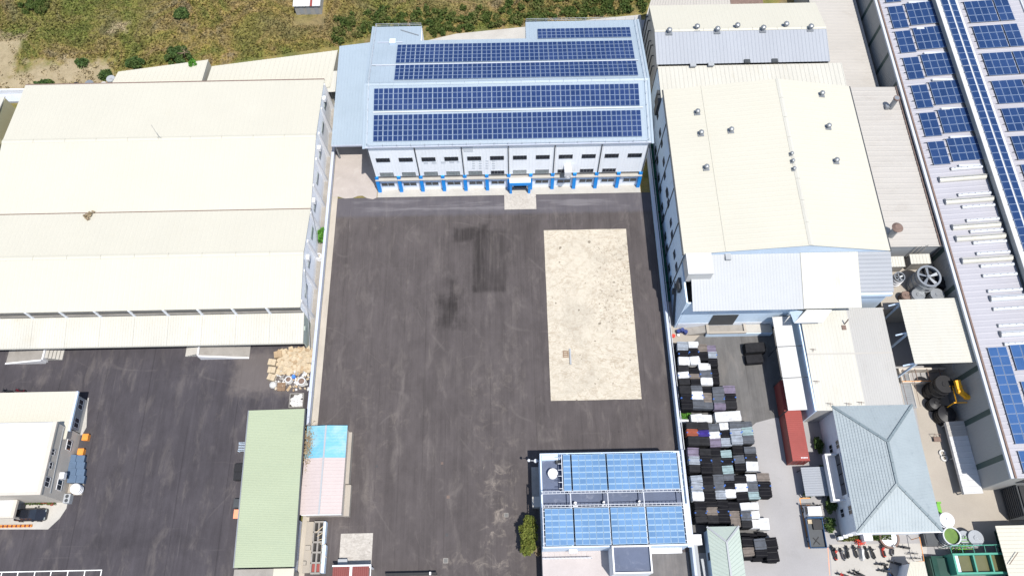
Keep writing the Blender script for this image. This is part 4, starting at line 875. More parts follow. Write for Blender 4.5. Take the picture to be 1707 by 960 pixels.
# tube vents lying across the roof
big = [(75, 320, 62), (105, 350, 172), (140, 380, 300), (158, 405, 357), (188, 440, 467), (330, 575, 655), (380, 625, 832)]
small = [(135, 300, 8), (170, 340, 138), (190, 360, 198), (212, 380, 266), (230, 405, 321), (245, 415, 377), (262, 430, 431), (282, 455, 493), (293, 465, 541), (318, 497, 618), (345, 515, 707), (370, 545, 790), (400, 570, 882)]
for lst, r, nm in ((big, .48, 'roof_vent'), (small, .27, 'skylight_tube')):
    for i, (xa, xb, y) in enumerate(lst):
        A = at_roof(1540+xa/3, 280+y/3, f1); B = at_roof(1540+xb/3, 280+(y-10)/3, f1); L = min(B.x, XM-.4)-A.x
        t = thing(nm, ('large beige half-round roof vent with dark end cap, %s from the top' if nm == 'roof_vent' else 'slim white skylight tube on the factory roof, %s from the top') % (ordn[i] if i < 9 else ('tenth', 'eleventh', 'twelfth', 'thirteenth')[i-9]), 'roof vent' if nm == 'roof_vent' else 'skylight', tuple(A), 'large roof vents' if nm == 'roof_vent' else 'slim skylight tubes')
        sl = (FZM-FZ)/(XM-FX); b = MB(); k = 10
        for q in range(k):
            a0, a1 = math.pi*q/k, math.pi*(q+1)/k
            P = lambda a, x: (x, A.y+r*math.cos(a), f1((x, 0))+.05+r*math.sin(a)*.9)
            b.poly([P(a0, A.x), P(a0, A.x+L), P(a1, A.x+L), P(a1, A.x)])
        b.build('barrel', M['cream_dirty'] if nm == 'roof_vent' and i < 5 else M['white_metal'], t)
        c = MB()
        c.poly([(A.x-.02, A.y+r*1.15*math.cos(math.pi*q/k), f1((A.x, 0))+r*1.1*math.sin(math.pi*q/k)) for q in range(k+1)][::-1])
        c.tube((A.x-.12, A.y, f1((A.x, 0))+.1), (A.x-.02, A.y, f1((A.x, 0))+.1), r*1.05, n=14); c.build('end_cap', M['steel'], t)
        rd = MB()
        for q in range(5): x = A.x+L*(q+.5)/5; rd.box(x-.05, x+.05, A.y-r*1.04, A.y+r*1.04, f1((x, 0))+.04, f1((x, 0))+.07).bar((x, A.y, f1((x, 0))+.9*r), (x, A.y, f1((x, 0))+.9*r+.25), .05)
        if nm == 'roof_vent': rd.bar((A.x, A.y, f1((A.x, 0))+.9*r+.25), (A.x+L, A.y, f1((A.x+L, 0))+.9*r+.25), .05)
        rd.build('fixing_rod', M['steel'], t)
# white lean-to at the foot of the factory wall
zj, zo = 2.5, 2.0
a, b = at(1576, 703, zo), at(1618, 823, zo)
t = thing('lean_to', 'white lean-to roof with a rusty far end along the grey factory wall', 'shed', (FX-1.2, 24, 0))
ya, yb = b.y, a.y
MB().ribbed((a.x, yb-2.2, zo), (a.x, ya, zo), (FX-.02, ya, zj), (FX-.02, yb-2.2, zj), 10, .04).build('roof', M['white_roof'], t)
MB().ribbed((a.x, yb, zo), (a.x, yb-2.22, zo), (FX-.02, yb-2.22, zj), (FX-.02, yb, zj), 3, .04).build('rusty_roof_sheet', M['beige_roof'], t)
for y in (ya+.3, (ya+yb)/2, yb-.3): MB().box(a.x+.1, a.x+.25, y-.08, y+.08, .02, zo-.1).build('post', M['steel'], t)
MB().box(a.x-.02, a.x+.06, ya, yb, zo-.5, zo-.1).build('fascia', M['white_roof'], t)
# ================================================================ SHEDS BETWEEN HALL AND HIPPED HOUSE
z = 6.5; sx0, sx1 = at(1346, 600, z).x, at(1489, 600, z).x; sxm = at(1426, 600, z).x; sy0 = at(1428, 683, z).y; sy1 = FY-.1
t = thing('front_shed', 'cream and grey ribbed shed roof with blue side wall in front of the hall', 'building', ((sx0+sx1)/2, (sy0+sy1)/2, 0))
MB().ribbed((sx0, sy0, z), (sxm, sy0, z), (sxm, sy1, z+.5), (sx0, sy1, z+.5), 14, .02).build('roof', M['cream_dirty'], t)
MB().ribbed((sxm, sy0, z), (sx1, sy0, z), (sx1, sy1, z+.5), (sxm, sy1, z+.5), 16, .02).build('roof', M['warm_grey_roof'], t)
ym = at(1420, 590, z).y; MB().slab([(sx0, ym-.1, z+.3), (sx1, ym-.1, z+.3), (sx1, ym+.1, z+.31), (sx0, ym+.1, z+.31)], .05).build('roof_lap', M['beige_roof'], t)
MB().box(sx0-.25, sx0, sy0, sy1, z-.3, z-.05).build('gutter', M['blue_wall'], t)
MB().box(sx0+.02, sx0+.2, sy0+.1, sy1, .02, z-.1).build('side_wall', M['blue_wall'], t)
MB().box(sx0+.2, sx1-.3, sy0+.1, sy0+.3, .02, z-.1).box(sx1-.3, sx1-.1, sy0+.1, sy1, .02, z-.1).build('walls', M['grey_wall'], t)
for x, y in ((1350, 582), (1356, 635), (1378, 672), (1409, 672), (1430, 670)):
    p = at(x, y, z+.3); MB().bar(p, (p.x+.7, p.y-.25, p.z+.5), .06).bar((p.x+.35, p.y-.5, p.z+.25), (p.x+.4, p.y, p.z+.3), .05).build('roof_bracket', M['brown_steel'], t)
p = at(1408, 540, z+.5); MB().tube((p.x, p.y, p.z), (p.x+.1, p.y+.2, p.z+1.3), .09, n=8).box(p.x-.5, p.x+.1, p.y-.9, p.y-.2, p.z-.1, p.z+.05).build('vent_stub', M['brown_steel'], t)
a, b, c, d = at(1324, 538, 8.2), at(1372, 537, 8.2), at(1387, 516, 8.6), at(1345, 516, 8.6)
t = thing('awning', 'small white slanted awning under the hall eave', 'awning', tuple((a+b)/2)); MB().slab([a, b, c, d], .1).build('sheet', M['white_roof'], t)
MB().bar(a, b, .12).build('edge_bar', M['white_metal'], t); MB().poly([at(1315, 516, 7), V((a.x, a.y, 8.1)), V((a.x+1.5, a.y+1.7, 8.5))]).build('side_panel', M['blue_wall'], t)
z = 5.0; a, b, c, d = [at(x, y, z) for x, y in ((1311, 684), (1342, 684), (1319, 527), (1290, 527))]
xa, xb = (a.x+d.x)/2, (b.x+c.x)/2
t = thing('strip_canopy', 'narrow white canopy roof covering the far end of the red container', 'canopy', ((xa+xb)/2, (a.y+c.y)/2, 0))
for i in range(3):
    ya = a.y+(c.y-a.y)*i/3; yb = a.y+(c.y-a.y)*(i+1)/3-.05
    MB().ribbed((xa, yb, z), (xa, ya, z), (xb, ya, z+.25), (xb, yb, z+.25), 10, .03).build('roof_panel', M['white_roof'], t)
    MB().tube((xa+.1, yb, z+.1), (xb+1.2, yb, z+.45), .05, n=6).build('tie_rod', M['dark_steel'], t)
    MB().box(xa+.1, xa+.25, ya+.2, ya+.35, .02, z-.1).build('post', M['dark_steel'], t)
# red shipping container
t_y0 = at(1321.7, 768, 2.9).y; cx0 = at(1321.7, 768, 2.9).x; cx1 = cx0+2.44
t = thing('shipping_container', 'red oxide shipping container reaching out from under the white canopy', 'container', ((cx0+cx1)/2, t_y0+6, 0))
MB().ribbed((cx0, t_y0+12.1, 2.9), (cx0, t_y0, 2.9), (cx1, t_y0, 2.9), (cx1, t_y0+12.1, 2.9), 42, .03).build('roof', M['rust_red'], t)
for x, s in ((cx0, 1), (cx1-.06, -1)):
    w = MB().box(x+.02, x+.04, t_y0+.1, t_y0+12, .15, 2.8)
    for i in range(40): y = t_y0+.3+i*.29; w.box(x, x+.06, y, y+.14, .2, 2.75)
    w.build('side_wall', M['rust_red'], t)
for x in (cx0-.02, cx1-.12):
    for y in (t_y0-.02, t_y0+12.0): MB().box(x, x+.14, y, y+.14, .03, 2.92).build('corner_post', M['rust_red'], t)
for i in range(2):
    xx = cx0+.14+i*1.1; dd = MB().box(xx, xx+1.06, t_y0+.02, t_y0+.08, .15, 2.8).build('door', M['rust_red'], t)
    for k in (.3, .75): MB().tube((xx+k, t_y0-.01, .2), (xx+k, t_y0-.01, 2.5), .025, n=6).build('lock_bar', M['steel'], dd)
MB().box(cx0, cx1, t_y0, t_y0+12.1, .05, .15).build('floor_frame', M['brown_steel'], t)
for i in range(5): MB().box(cx1-1.2+i*.2, cx1-1.06+i*.2, t_y0+.35, t_y0+.52, 2.94, 2.945).build('white_marking', M['white_paint'], t)
# loading dock in front of the hall
A, B = at(1178, 557, 1.2), at(1240, 531, 1.2); C_ = at(1288, 555, 1.2)
t = thing('loading_dock', 'raised concrete loading dock with cream rims below the blue hall wall', 'loading dock', ((A.x+C_.x)/2, A.y, .02))
MB().box(A.x, C_.x, A.y, FY-.1, .02, 1.15).build('platform', M['blue_wall'], t)
MB().box(A.x+.1, B.x-.1, A.y+.1, FY-.12, 1.151, 1.2).build('deck', M['concrete_old'], t); MB().box(B.x, C_.x-.1, A.y+.1, FY-.12, 1.151, 1.3).build('deck', M['concrete'], t)
for x0_, x1_, y0_, y1_ in ((A.x-.02, A.x+.4, A.y, FY-.1), (B.x-.35, B.x-.0, A.y, FY-.1), (A.x+.41, B.x-.36, A.y-.02, A.y+.3)): MB().box(x0_, x1_, y0_, y1_, 1.2, 1.55).build('rim', M['concrete_warm'], t)
A2 = at(1158, 555, 0); MB().hexa([(A.x-3.2, A.y+.3, .02), (A.x-.03, A.y+.3, .02), (A.x-.03, FY-.1, .02), (A.x-3.2, FY-.1, .02)], [(A.x-3.2, A.y+.3, .05), (A.x-.03, A.y+.3, 1.2), (A.x-.03, FY-.1, 1.2), (A.x-3.2, FY-.1, .05)]).build('ramp', M['concrete_old'], t)
p = at(1208, 532, 1.2); tag(MB().box(p.x-.7, p.x+.7, p.y-.3, p.y+.3, 1.21, 1.35).box(p.x-.7, p.x+.7, p.y-.3, p.y-.15, 1.36, 1.42).box(p.x-.7, p.x+.7, p.y+.1, p.y+.3, 1.36, 1.42).build('wooden_pallet', M['cardboard2']), 'pale wooden pallet on the loading dock deck', 'pallet')
p = at(1227, 537, 1.2); o = MB(); o.box(p.x-.35, p.x+.35, p.y-.3, p.y+.3, 1.21, 1.5); o.hexa([(p.x-.3, p.y-.25, 1.5), (p.x+.3, p.y-.25, 1.5), (p.x+.3, p.y+.25, 1.5), (p.x-.3, p.y+.25, 1.5)], [(p.x-.15, p.y-.1, 1.75), (p.x+.2, p.y-.15, 1.75), (p.x+.1, p.y+.15, 1.75), (p.x-.1, p.y+.1, 1.75)])
tag(o.build('rubbish_bag', M['black']), 'black rubbish bag on the loading dock deck', 'bag')
def barrel(lab, px_, py_, r, h, mat, group=None, z=.03, lid=None, nm='barrel', cat='barrel'):
    p = at(px_, py_, z+h); t = thing(nm, lab, cat, (p.x, p.y, z), group)
    b = MB(); prof = [(r*.94, 0), (r, h*.08), (r, h*.33), (r*1.03, h*.35), (r, h*.37), (r, h*.63), (r*1.03, h*.65), (r, h*.67), (r, h*.92), (r*.94, h)]; n = 16
    for (r0, h0), (r1, h1) in zip(prof, prof[1:]):
        for i in range(n):
            a0, a1 = 2*math.pi*i/n, 2*math.pi*(i+1)/n
            b.poly([(p.x+r0*math.cos(a0), p.y+r0*math.sin(a0), z+h0), (p.x+r0*math.cos(a1), p.y+r0*math.sin(a1), z+h0), (p.x+r1*math.cos(a1), p.y+r1*math.sin(a1), z+h1), (p.x+r1*math.cos(a0), p.y+r1*math.sin(a0), z+h1)])
    b.build('body', mat, t, smooth=False)
    MB().tube((p.x, p.y, z+h-.03), (p.x, p.y, z+h-.01), r*.94, n=16).tube((p.x+r*.4, p.y, z+h-.01), (p.x+r*.4, p.y, z+h+.03), r*.14, n=8).build('lid', lid or mat, t); return t
M['navy'] = sheet('navy_plastic', (.02, .035, .14), .1, 2, .5)
barrel('navy barrel left of its pair by the hall corner', 1131.5, 551, .32, .9, M['navy'], 'navy barrels by the hall corner'); barrel('navy barrel right of its pair by the hall corner', 1138, 549, .32, .9, M['navy'], 'navy barrels by the hall corner')
barrel('navy barrel nearest the dock ramp by the hall corner', 1143.5, 552, .32, .9, M['navy'], 'navy barrels by the hall corner'); barrel('small red bucket on the ground by the fence corner', 1123, 559, .28, .4, M['red_flower'], nm='bucket', cat='bucket'); barrel('small white bucket beside the navy barrels', 1131, 558, .25, .35, M['paper'], nm='bucket', cat='bucket')
P = at(1140, 560); struct('soil_patch', MB().prism([(P.x+dx, P.y+dy) for dx, dy in ((-2, -1.2), (1.5, -.9), (3, .5), (2, 2), (-.5, 2.4), (-2, 1.5))], .02, .06), M['concrete_warm'])

# ---------------------------------------------------------------- baled material
PAL = {'k': ('black', (.008, .008, .010)), 'c': ('charcoal', (.018, .018, .020)), 'g': ('mid grey', (.075, .082, .095)), 'l': ('light grey', (.22, .245, .28)), 'w': ('white', (.46, .465, .47)),
       'p': ('violet', (.03, .02, .14)), 'm': ('mauve', (.14, .12, .165)), 'b': ('brownish', (.14, .12, .105)), 't': ('pale teal', (.20, .27, .28)), 'o': ('orange cornered', (.22, .06, .035))}
bmat = {k: sheet('bale_'+v[0].replace(' ', '_'), v[1], .3, 1.4, .8, spec=.08, dirt=tuple(min(.8, x*1.8+.006) for x in v[1]), amt=.5) for k, v in PAL.items()}
import bmesh
def bale_mesh(seed, mat):
    r = random.Random(seed); bm = bmesh.new(); bmesh.ops.create_cube(bm, size=1)
    bmesh.ops.subdivide_edges(bm, edges=bm.edges, cuts=2, use_grid_fill=True)
    for v in bm.verts:
        x, y, z = v.co; k = sum(abs(abs(q)-.5) < .01 for q in (x, y, z))
        f = {1: 1.0, 2: .992, 3: .97}.get(k, 1); v.co *= f
        v.co.x += r.uniform(-.014, .014); v.co.y += r.uniform(-.014, .014); v.co.z += r.uniform(-.012, .014); v.co.z += .5
    me = bpy.data.meshes.new('bale'); bm.to_mesh(me); bm.free(); me.materials.append(mat); return me
M['tie_blue'] = sheet('blue_tie', (.03, .10, .33), .1, 2, .6)
BM = {k: [bale_mesh(hash(k) % 7+i*13+ord(k), bmat[k]) for i in range(3)] for k in PAL}
tie_m = [mesh_of(MB().hexa([(s*.5-.03, -.07, .8), (s*.5+.03, -.07, .8), (s*.5+.03, .07, .8), (s*.5-.03, .07, .8)], [(s*.45-.06, -.07, 1.035), (s*.45+.06, -.07, 1.035), (s*.45+.06, .07, 1.035), (s*.45-.06, .07, 1.035)]), 'tie', M['tie_blue']) for s in (-1, 1)]
strap_m = mesh_of(MB().box(-.525, .525, -.30, -.27, 0.03, 1.028).box(-.525, .525, .27, .30, 0.03, 1.026), 'strap', M['black'])
SA = lambda x, y: (1110+x/4.8, 530+y/4.8); SB = lambda x, y: (1120+x/3.69, 700+y/3.69)
ROWS = [(SA, [(100, 185, 180, 370, 'lkw'), (190, 265, 180, 365, 'wkw'), (262, 335, 215, 350, 'bk'), (333, 405, 210, 385, 'mlk')]),
        (SA, [(103, 190, 385, 545, 'cwc'), (193, 275, 395, 540, 'kbk'), (272, 365, 362, 540, 'wgw'), (362, 430, 392, 535, 'kk')]),
        (SA, [(122, 207, 545, 738, 'ckk'), (210, 297, 545, 730, 'gwg'), (300, 380, 545, 725, 'kbg'), (380, 468, 540, 722, 'ggm'), (466, 560, 545, 735, 'mkc')]),
        (SB, [(97, 163, 18, 165, 'coc'), (163, 228, 18, 163, 'cpc'), (230, 295, 18, 160, 'gwm'), (301, 361, 15, 160, 'wkl'), (365, 430, 15, 155, 'gll'), (436, 500, 15, 150, 'gtg')]),
        (SB, [(105, 176, 172, 325, 'mlc'), (176, 242, 172, 330, 'ckk'), (244, 308, 170, 330, 'kcc'), (308, 370, 180, 325, 'tkt'), (386, 455, 165, 320, 'kgk'), (456, 522, 160, 310, 'gcw')]),
        (SB, [(122, 190, 330, 488, 'llw'), (190, 262, 335, 490, 'kck'), (262, 326, 338, 490, 'ggl'), (326, 396, 330, 478, 'gkw'), (394, 462, 330, 490, 'kwk'), (462, 534, 328, 482, 'wgt'), (534, 605, 322, 470, 'bkk')]),
        (SB, [(143, 215, 500, 635, 'kcc'), (217, 288, 500, 640, 'kbc'), (286, 352, 498, 640, 'kkk'), (356, 426, 495, 650, 'kbb'), (430, 486, 505, 660, 'wgc')]),
        (SB, [(435, 512, 720, 838, 'kb'), (512, 582, 722, 836, 'gk'), (580, 650, 710, 862, 'kk')])]
names = ['topmost', 'second', 'third', 'fourth', 'fifth', 'sixth', 'seventh', 'lowest']; cols_ = ['first', 'second', 'third', 'fourth', 'fifth', 'sixth', 'seventh']
def bale(k, x, y, z, sx_, sy_, h, label, group, tie=False, strap=True, rz=None):
    o = bpy.data.objects.new('bale', BM[k][random.randrange(3)]); COL.objects.link(o); o.location = (x, y, z); o.scale = (sx_, sy_, h)
    o.rotation_euler = (random.uniform(-.015, .015), random.uniform(-.015, .015), random.uniform(-.07, .07) if rz is None else rz); WORLD[o.name] = Vector((x, y, z))
    tag(o, label, 'bale', group)
    for nm, me, ok in (('tie', tie_m[0], tie), ('tie', tie_m[1], tie), ('strap', strap_m, strap)):
        if ok: c = bpy.data.objects.new(nm, me); COL.objects.link(c); c.parent = o
    return o
BH = 1.2
for ri, (S, cl) in enumerate(ROWS):
    for ci, (xa, xb, ya, yb, cs) in enumerate(cl):
        zt = 2*BH+random.uniform(-.35, .3); oy = random.uniform(-.22, .22)
        A, B = at(*S(xa, yb), zt), at(*S(xb, ya), zt); n = len(cs); ln = (B.y-A.y)/n; wd = (B.x-A.x)*.83; fr = [random.uniform(.8, 1.25) for _ in range(n)]; fr = [q/sum(fr) for q in fr]
        low_only = (ri == 1 and ci == 3)
        for bi, k in enumerate(cs):
            L0 = B.y-A.y; ln = L0*fr[bi]; y = B.y-L0*sum(fr[:bi])-ln/2+oy; x = (A.x+B.x)/2+random.uniform(-.05, .05)
            place = {0: 'rear', n-1: 'front'}.get(bi, 'middle')
            lab = '%s bale, %s one in the %s column of the %s bale row' % (PAL[k][0], place, cols_[ci], names[ri])
            if low_only: bale(k, x, y, .03, wd, ln*1.01, BH+.3, lab, 'bales stacked in the right yard'); continue
            bale(k, x, y, BH+.04, wd, ln*1.01, zt-BH-.04, lab, 'bales stacked in the right yard', tie=(bi == 1 and n == 3), strap=k != 'w')
            bale('k' if (bi+ci) % 3 else 'c', x, y, .03, wd, ln*1.01, BH, 'dark lower bale beneath the %s bale of the %s column, %s bale row' % (place, cols_[ci], names[ri]), 'lower layer bales')
def loose(S, xa, xb, ya, yb, k, zt, lab, z0=.03):
    A, B = at(*S(xa, yb), zt), at(*S(xb, ya), zt); bale(k, (A.x+B.x)/2, (A.y+B.y)/2, z0, B.x-A.x, B.y-A.y, zt-z0, lab, 'bales stacked in the right yard', strap=False)
loose(SA, 400, 597, 744, 828, 'w', 2.2, 'long white wrapped bale lying across between two bale rows')
loose(SA, 207, 288, 765, 835, 'w', 1.7, 'left one of two small cream white bales beside weeds'); loose(SA, 288, 366, 772, 835, 'w', 1.6, 'right one of two small cream white bales beside weeds'); loose(SA, 108, 182, 808, 836, 'w', .8, 'low white bale squeezed against the fence by the weeds')
loose(SB, 486, 532, 505, 552, 'w', 2.4, 'clean white box at the rear of the white boxes'); loose(SB, 484, 536, 556, 606, 'w', 2.2, 'clean white box in the middle of the white boxes')
loose(SB, 488, 540, 610, 665, 'w', 1.9, 'clean white box at the front of the white boxes'); loose(SB, 541, 594, 600, 674, 'w', 1.5, 'clean white box standing right of the other white boxes')
loose(SA, 640, 792, 195, 272, 'c', 1.6, 'crumpled dark tarp covered bale in the shade near the dock'); loose(SA, 650, 772, 290, 358, 'c', 1.2, 'flat charcoal bale in the shade in front of the tarp covered one')
for i, (xa, xb, ya, yb) in enumerate(((425, 480, 698, 718), (480, 525, 700, 716), (525, 585, 690, 712), (500, 575, 838, 868), (440, 495, 840, 860))): loose(SB, xa, xb, ya, yb, 'k', 1.0, 'flattened black scrap bale %s the lowest bale row, %s' % ('behind' if i < 3 else 'in front of', ('left', 'middle', 'right', 'right', 'left')[i]))
P = at(1143, 693); o = leaf_mesh('weeds', clump_points((P.x, P.y, .4), (1.1, .7, .5), 900, 14, .4), .2, M['leaf_bright'], origin=(P.x, P.y, 0)); tag(o, 'green weeds growing between the white bales by the fence', 'weed')

# ================================================================ HIPPED HOUSE
z0, hx0, hx1, hy0, hy1, hrz = 6.5, 45.6, 57.05, 13.45, 30.85, 8.7
rx = (hx0+hx1)/2; ry0, ry1 = 19.4, 25.1
HH = thing('hipped_house', 'two storey white house with a grey green hipped roof', 'house', (rx, (hy0+hy1)/2, 0))
def courses(nm, a, b, c, d, n):    # a-b eave, d-c ridge side
    a, b, c, d = map(V, (a, b, c, d)); m_ = MB(); nn = (b-a).cross(d-a).normalized()
    for i in range(n):
        u0, u1 = i/n, (i+1)/n; p0, p1, q1, q0 = a.lerp(d, u0), b.lerp(c, u0), b.lerp(c, u1), a.lerp(d, u1)
        m_.poly([p0+nn*.06, p1+nn*.06, q1, q0]); m_.poly([p0, p1, p1+nn*.06, p0+nn*.06])
        L = (p1-p0).length; k = max(1, int(L/.42)); dirv = (p1-p0)/max(L, .01); up = (q0-p0)-dirv*((q0-p0).dot(dirv))
        for j in range(k):
            s0 = p0+dirv*(j+.5)*L/k; m_.poly([s0-dirv*.05+nn*.062, s0+nn*.08, s0+up*.95+nn*.02, s0-dirv*.05+up*.95+nn*.004]); m_.poly([s0+nn*.08, s0+dirv*.05+nn*.062, s0+dirv*.05+up*.95+nn*.004, s0+up*.95+nn*.02])
    return m_.build(nm, M['tile_roof'], HH)
c1, c2, c3, c4 = (hx0, hy0, z0), (hx1, hy0, z0), (hx1, hy1, z0), (hx0, hy1, z0); r0, r1 = (rx, ry0, hrz), (rx, ry1, hrz)
courses('roof_slope', c1, c2, r0, r0, 14); courses('roof_slope', c2, c3, r1, r0, 16); courses('roof_slope', c3, c4, r1, r1, 14); courses('roof_slope', c4, c1, r0, r1, 16)
for p, q in ((r0, r1), (c1, r0), (c2, r0), (c3, r1), (c4, r1)):
    p = V(p)+V((0, 0, .1)); q = V(q)+V((0, 0, .1)); L = (q-p).length; k = int(L/1.3)
    for i in range(k): MB().bar(p.lerp(q, i/k), p.lerp(q, (i+.97)/k), .34, .12).build('ridge_cap', M['tile_ridge'], HH)
MB().box(hx0+.35, hx1-.35, hy0+.4, hy1-.4, .02, z0-.36).build('walls', M['house_wall'], HH)
MB().box(hx0+.1, hx1-.1, hy0+.1, hy1-.1, z0-.35, z0-.02).build('eave_soffit', M['house_wall'], HH)
MB().box(hx0-.06, hx1+.06, hy0-.14, hy0-.02, z0-.25, z0-.03).build('gutter', M['house_wall'], HH)
HW = hx0+.35
SH = lambda x, y, X: at_x(1320+x/3.43, 660+y/3.43, X)
wm = window_mesh(1.2, 1.3, 2, M['white_paint'], M['glass'], 'house')
for x, y in ((225, 302), (263, 276), (290, 668), (335, 650)):
    p = SH(x, y, HW-.03); w_ = inst('window', wm[0], HH, (HW-.03, p.y, p.z), (0, 0, -math.pi/2)); inst('pane', wm[1], w_, (HW-.03, p.y, p.z))
# balcony
a, b = SH(262, 595, HW-1.3), SH(203, 330, HW-1.3); y0_, y1_ = a.y, b.y; zb = 2.9
MB().box(HW-1.6, HW-.01, y0_, y1_, zb, zb+.2).build('balcony_slab', M['house_wall'], HH)
bp = MB().box(HW-1.75, HW-1.45, y0_, y1_, zb+.21, zb+1.3).box(HW-1.44, HW-.01, y0_, y0_+.2, zb+.21, zb+1.3).box(HW-1.44, HW-.01, y1_-.2, y1_, zb+.21, zb+1.3).build('balcony_parapet', M['white_paint'], HH)
for i in range(4):
    y = y0_+.8+i*(y1_-y0_-1.6)/3.6; MB().box(HW-.06, HW-.005, y, y+(y1_-y0_)/4.4, zb+.5, zb+2.8).build('balcony_door', M['glass'], HH)
MB().box(HW-.35, HW-.01, y0_+.2, y1_-.2, zb+2.85, zb+3.05).build('balcony_beam', M['white_paint'], HH)
for i in range(3): p = at(1400+i*8, 897-i*3, 1.6); MB().box(p.x-.3, p.x+.3, p.y-.2, p.y+.2, p.z-.3, p.z+.4).build('air_conditioner', M['white_paint'], HH)
p = at(1445, 896, 1.5); MB().box(p.x-.6, p.x+.6, hy0-.5, hy0+.39, .02, 2.0).build('porch_box', M['white_paint'], HH)
A, B = at(1396, 902), at(1482, 891)
t = thing('planter_bed', 'brown planting strip at the foot of the hipped house', 'planter', ((A.x+B.x)/2, A.y, 0)); MB().box(A.x, B.x, A.y, B.y, .02, .25).build('kerb', M['soil'], t)
pts = np.column_stack([rng.uniform(A.x, B.x, 1500), rng.uniform(A.y, B.y, 1500), rng.uniform(.2, .8, 1500)]); leaf_mesh('shrubs', pts, .2, M['leaf_hedge'], t)
p = at(1435, 904, .8); leaf_mesh('red_flowers', rng.normal(size=(120, 3))*[.35, .2, .15]+[p.x, p.y, .8], .18, M['red_flower'], t)
for i, (x, y) in enumerate(((1366, 742), (1372, 790), (1385, 842), (1383, 873), (1388, 815))):
    p = at(x, y, .8); o = leaf_mesh('shrub', clump_points((p.x, p.y, .8), (.7, 1.3, .8), 1400, 18, .4), .2, M['leaf_bush'], origin=(p.x, p.y, 0)); tag(o, 'dark shrub in the shade of the hipped house, %s from the top' % ordn[i], 'shrub', 'shrubs beside the hipped house')
p = at(1346, 823, .7); o = leaf_mesh('shrub', clump_points((p.x, p.y, .6), (.6, .5, .6), 700, 10, .35), .18, M['leaf_bush'], origin=(p.x, p.y, 0)); tag(o, 'small sunlit shrub at the corner of the dark ribbed shed', 'shrub')
a, b = at(1343, 827, 2.2), at(1374, 778, 2.2)
t = thing('low_shed', 'low dark ribbed shed roof between the container and the truck', 'shed', ((a.x+b.x)/2, (a.y+b.y)/2, 0))
MB().ribbed((a.x, b.y, 2.2), (a.x, a.y, 2.2), (b.x, a.y, 2.5), (b.x, b.y, 2.5), 12, .05).build('roof', M['grey_dark_roof'], t)
for x in (a.x+.15, b.x-.15):
    for y in (a.y+.2, b.y-.2): MB().box(x-.06, x+.06, y-.06, y+.06, .02, 2.15).build('post', M['dark_steel'], t)
# ---------------------------------------------------------------- flatbed truck
def wheel(t, x, y, r, w, z0=.02):
    o = MB().tube((x-w/2, y, z0+r), (x+w/2, y, z0+r), r, n=20).build('wheel', M['rubber'], t); MB().tube((x-w/2-.01, y, z0+r), (x+w/2+.01, y, z0+r), r*.55, n=14).build('rim', M['steel'], o)
tx0, ty0, ty1 = at(1351, 912, 1.3).x, at(1362, 913, 1.3).y, at(1361, 838, 2.2).y; tx1 = tx0+2.3; txc = (tx0+tx1)/2
t = thing('flatbed_truck', 'blue and white flatbed truck parked beside the hipped house', 'truck', (txc, (ty0+ty1)/2, 0))
yc = ty1-1.75
MB().hexa([(tx0+.12, yc, .5), (tx1-.12, yc, .5), (tx1-.12, ty1, .5), (tx0+.12, ty1, .5)], [(tx0+.2, yc+.05, 2.2), (tx1-.2, yc+.05, 2.2), (tx1-.25, ty1-.45, 2.2), (tx0+.25, ty1-.45, 2.2)]).build('cab', M['white_paint'], t)
MB().poly([(tx0+.22, ty1-.04, 1.35), (tx0+.32, ty1-.36, 2.1), (tx1-.32, ty1-.36, 2.1), (tx1-.22, ty1-.04, 1.35)]).build('windscreen', M['glass'], t)
for x, s in ((tx0+.14, 1), (tx1-.14, -1)): MB().poly([(x-.0*s, yc+.3, 1.3), (x-.0*s, ty1-.3, 1.3), (x+.06*s, ty1-.55, 2.05), (x+.06*s, yc+.3, 2.05)] if s > 0 else [(x, ty1-.3, 1.3), (x, yc+.3, 1.3), (x-.06, yc+.3, 2.05), (x-.06, ty1-.55, 2.05)]).build('side_window', M['glass'], t)
for x in (tx0-.12, tx1-.12): MB().box(x, x+.24, ty1-.25, ty1-.1, 1.4, 1.9).build('mirror', M['black'], t)
MB().box(tx0+.5, tx1-.5, ty0+.2, yc+1, .45, .7).build('chassis', M['dark_steel'], t)
bed = MB().box(tx0, tx1, ty0, yc-.12, .9, 1.0).build('bed_floor', M['dark_steel'], t)
M['truck_blue'] = sheet('truck_blue_paint', (.02, .07, .16), .1, 1, .4)
for x0_, x1_, y0_, y1_ in ((tx0, tx0+.07, ty0, yc-.12), (tx1-.07, tx1, ty0, yc-.12), (tx0+.08, tx1-.08, ty0, ty0+.07)): MB().box(x0_, x1_, y0_, y1_, 1.01, 1.45).build('side_board', M['truck_blue'], t)
MB().box(tx0+.05, tx1-.05, yc-.25, yc-.12, 1.01, 2.0).build('headboard', M['truck_blue'], t)
MB().box(tx0+.9, tx1-.12, yc-1.7, yc-.4, 1.01, 1.35).build('cargo_crate', M['black'], t); MB().box(tx0+.3, tx0+1.1, yc-.9, yc-.35, 1.01, 1.2).build('cargo_board', M['cardboard2'], t)
MB().bar((tx0+.6, ty0+.5, 1.05), (tx0+1.5, ty0+1.5, 1.05), .1, .06).bar((tx0+1.5, ty0+.5, 1.1), (tx0+.7, ty0+1.4, 1.1), .1, .06).build('loose_straps', M['black'], t)
for y in (ty1-.7, ty0+1.3):
    for x in (tx0+.25, tx1-.25): wheel(t, x, y, .42, .28)
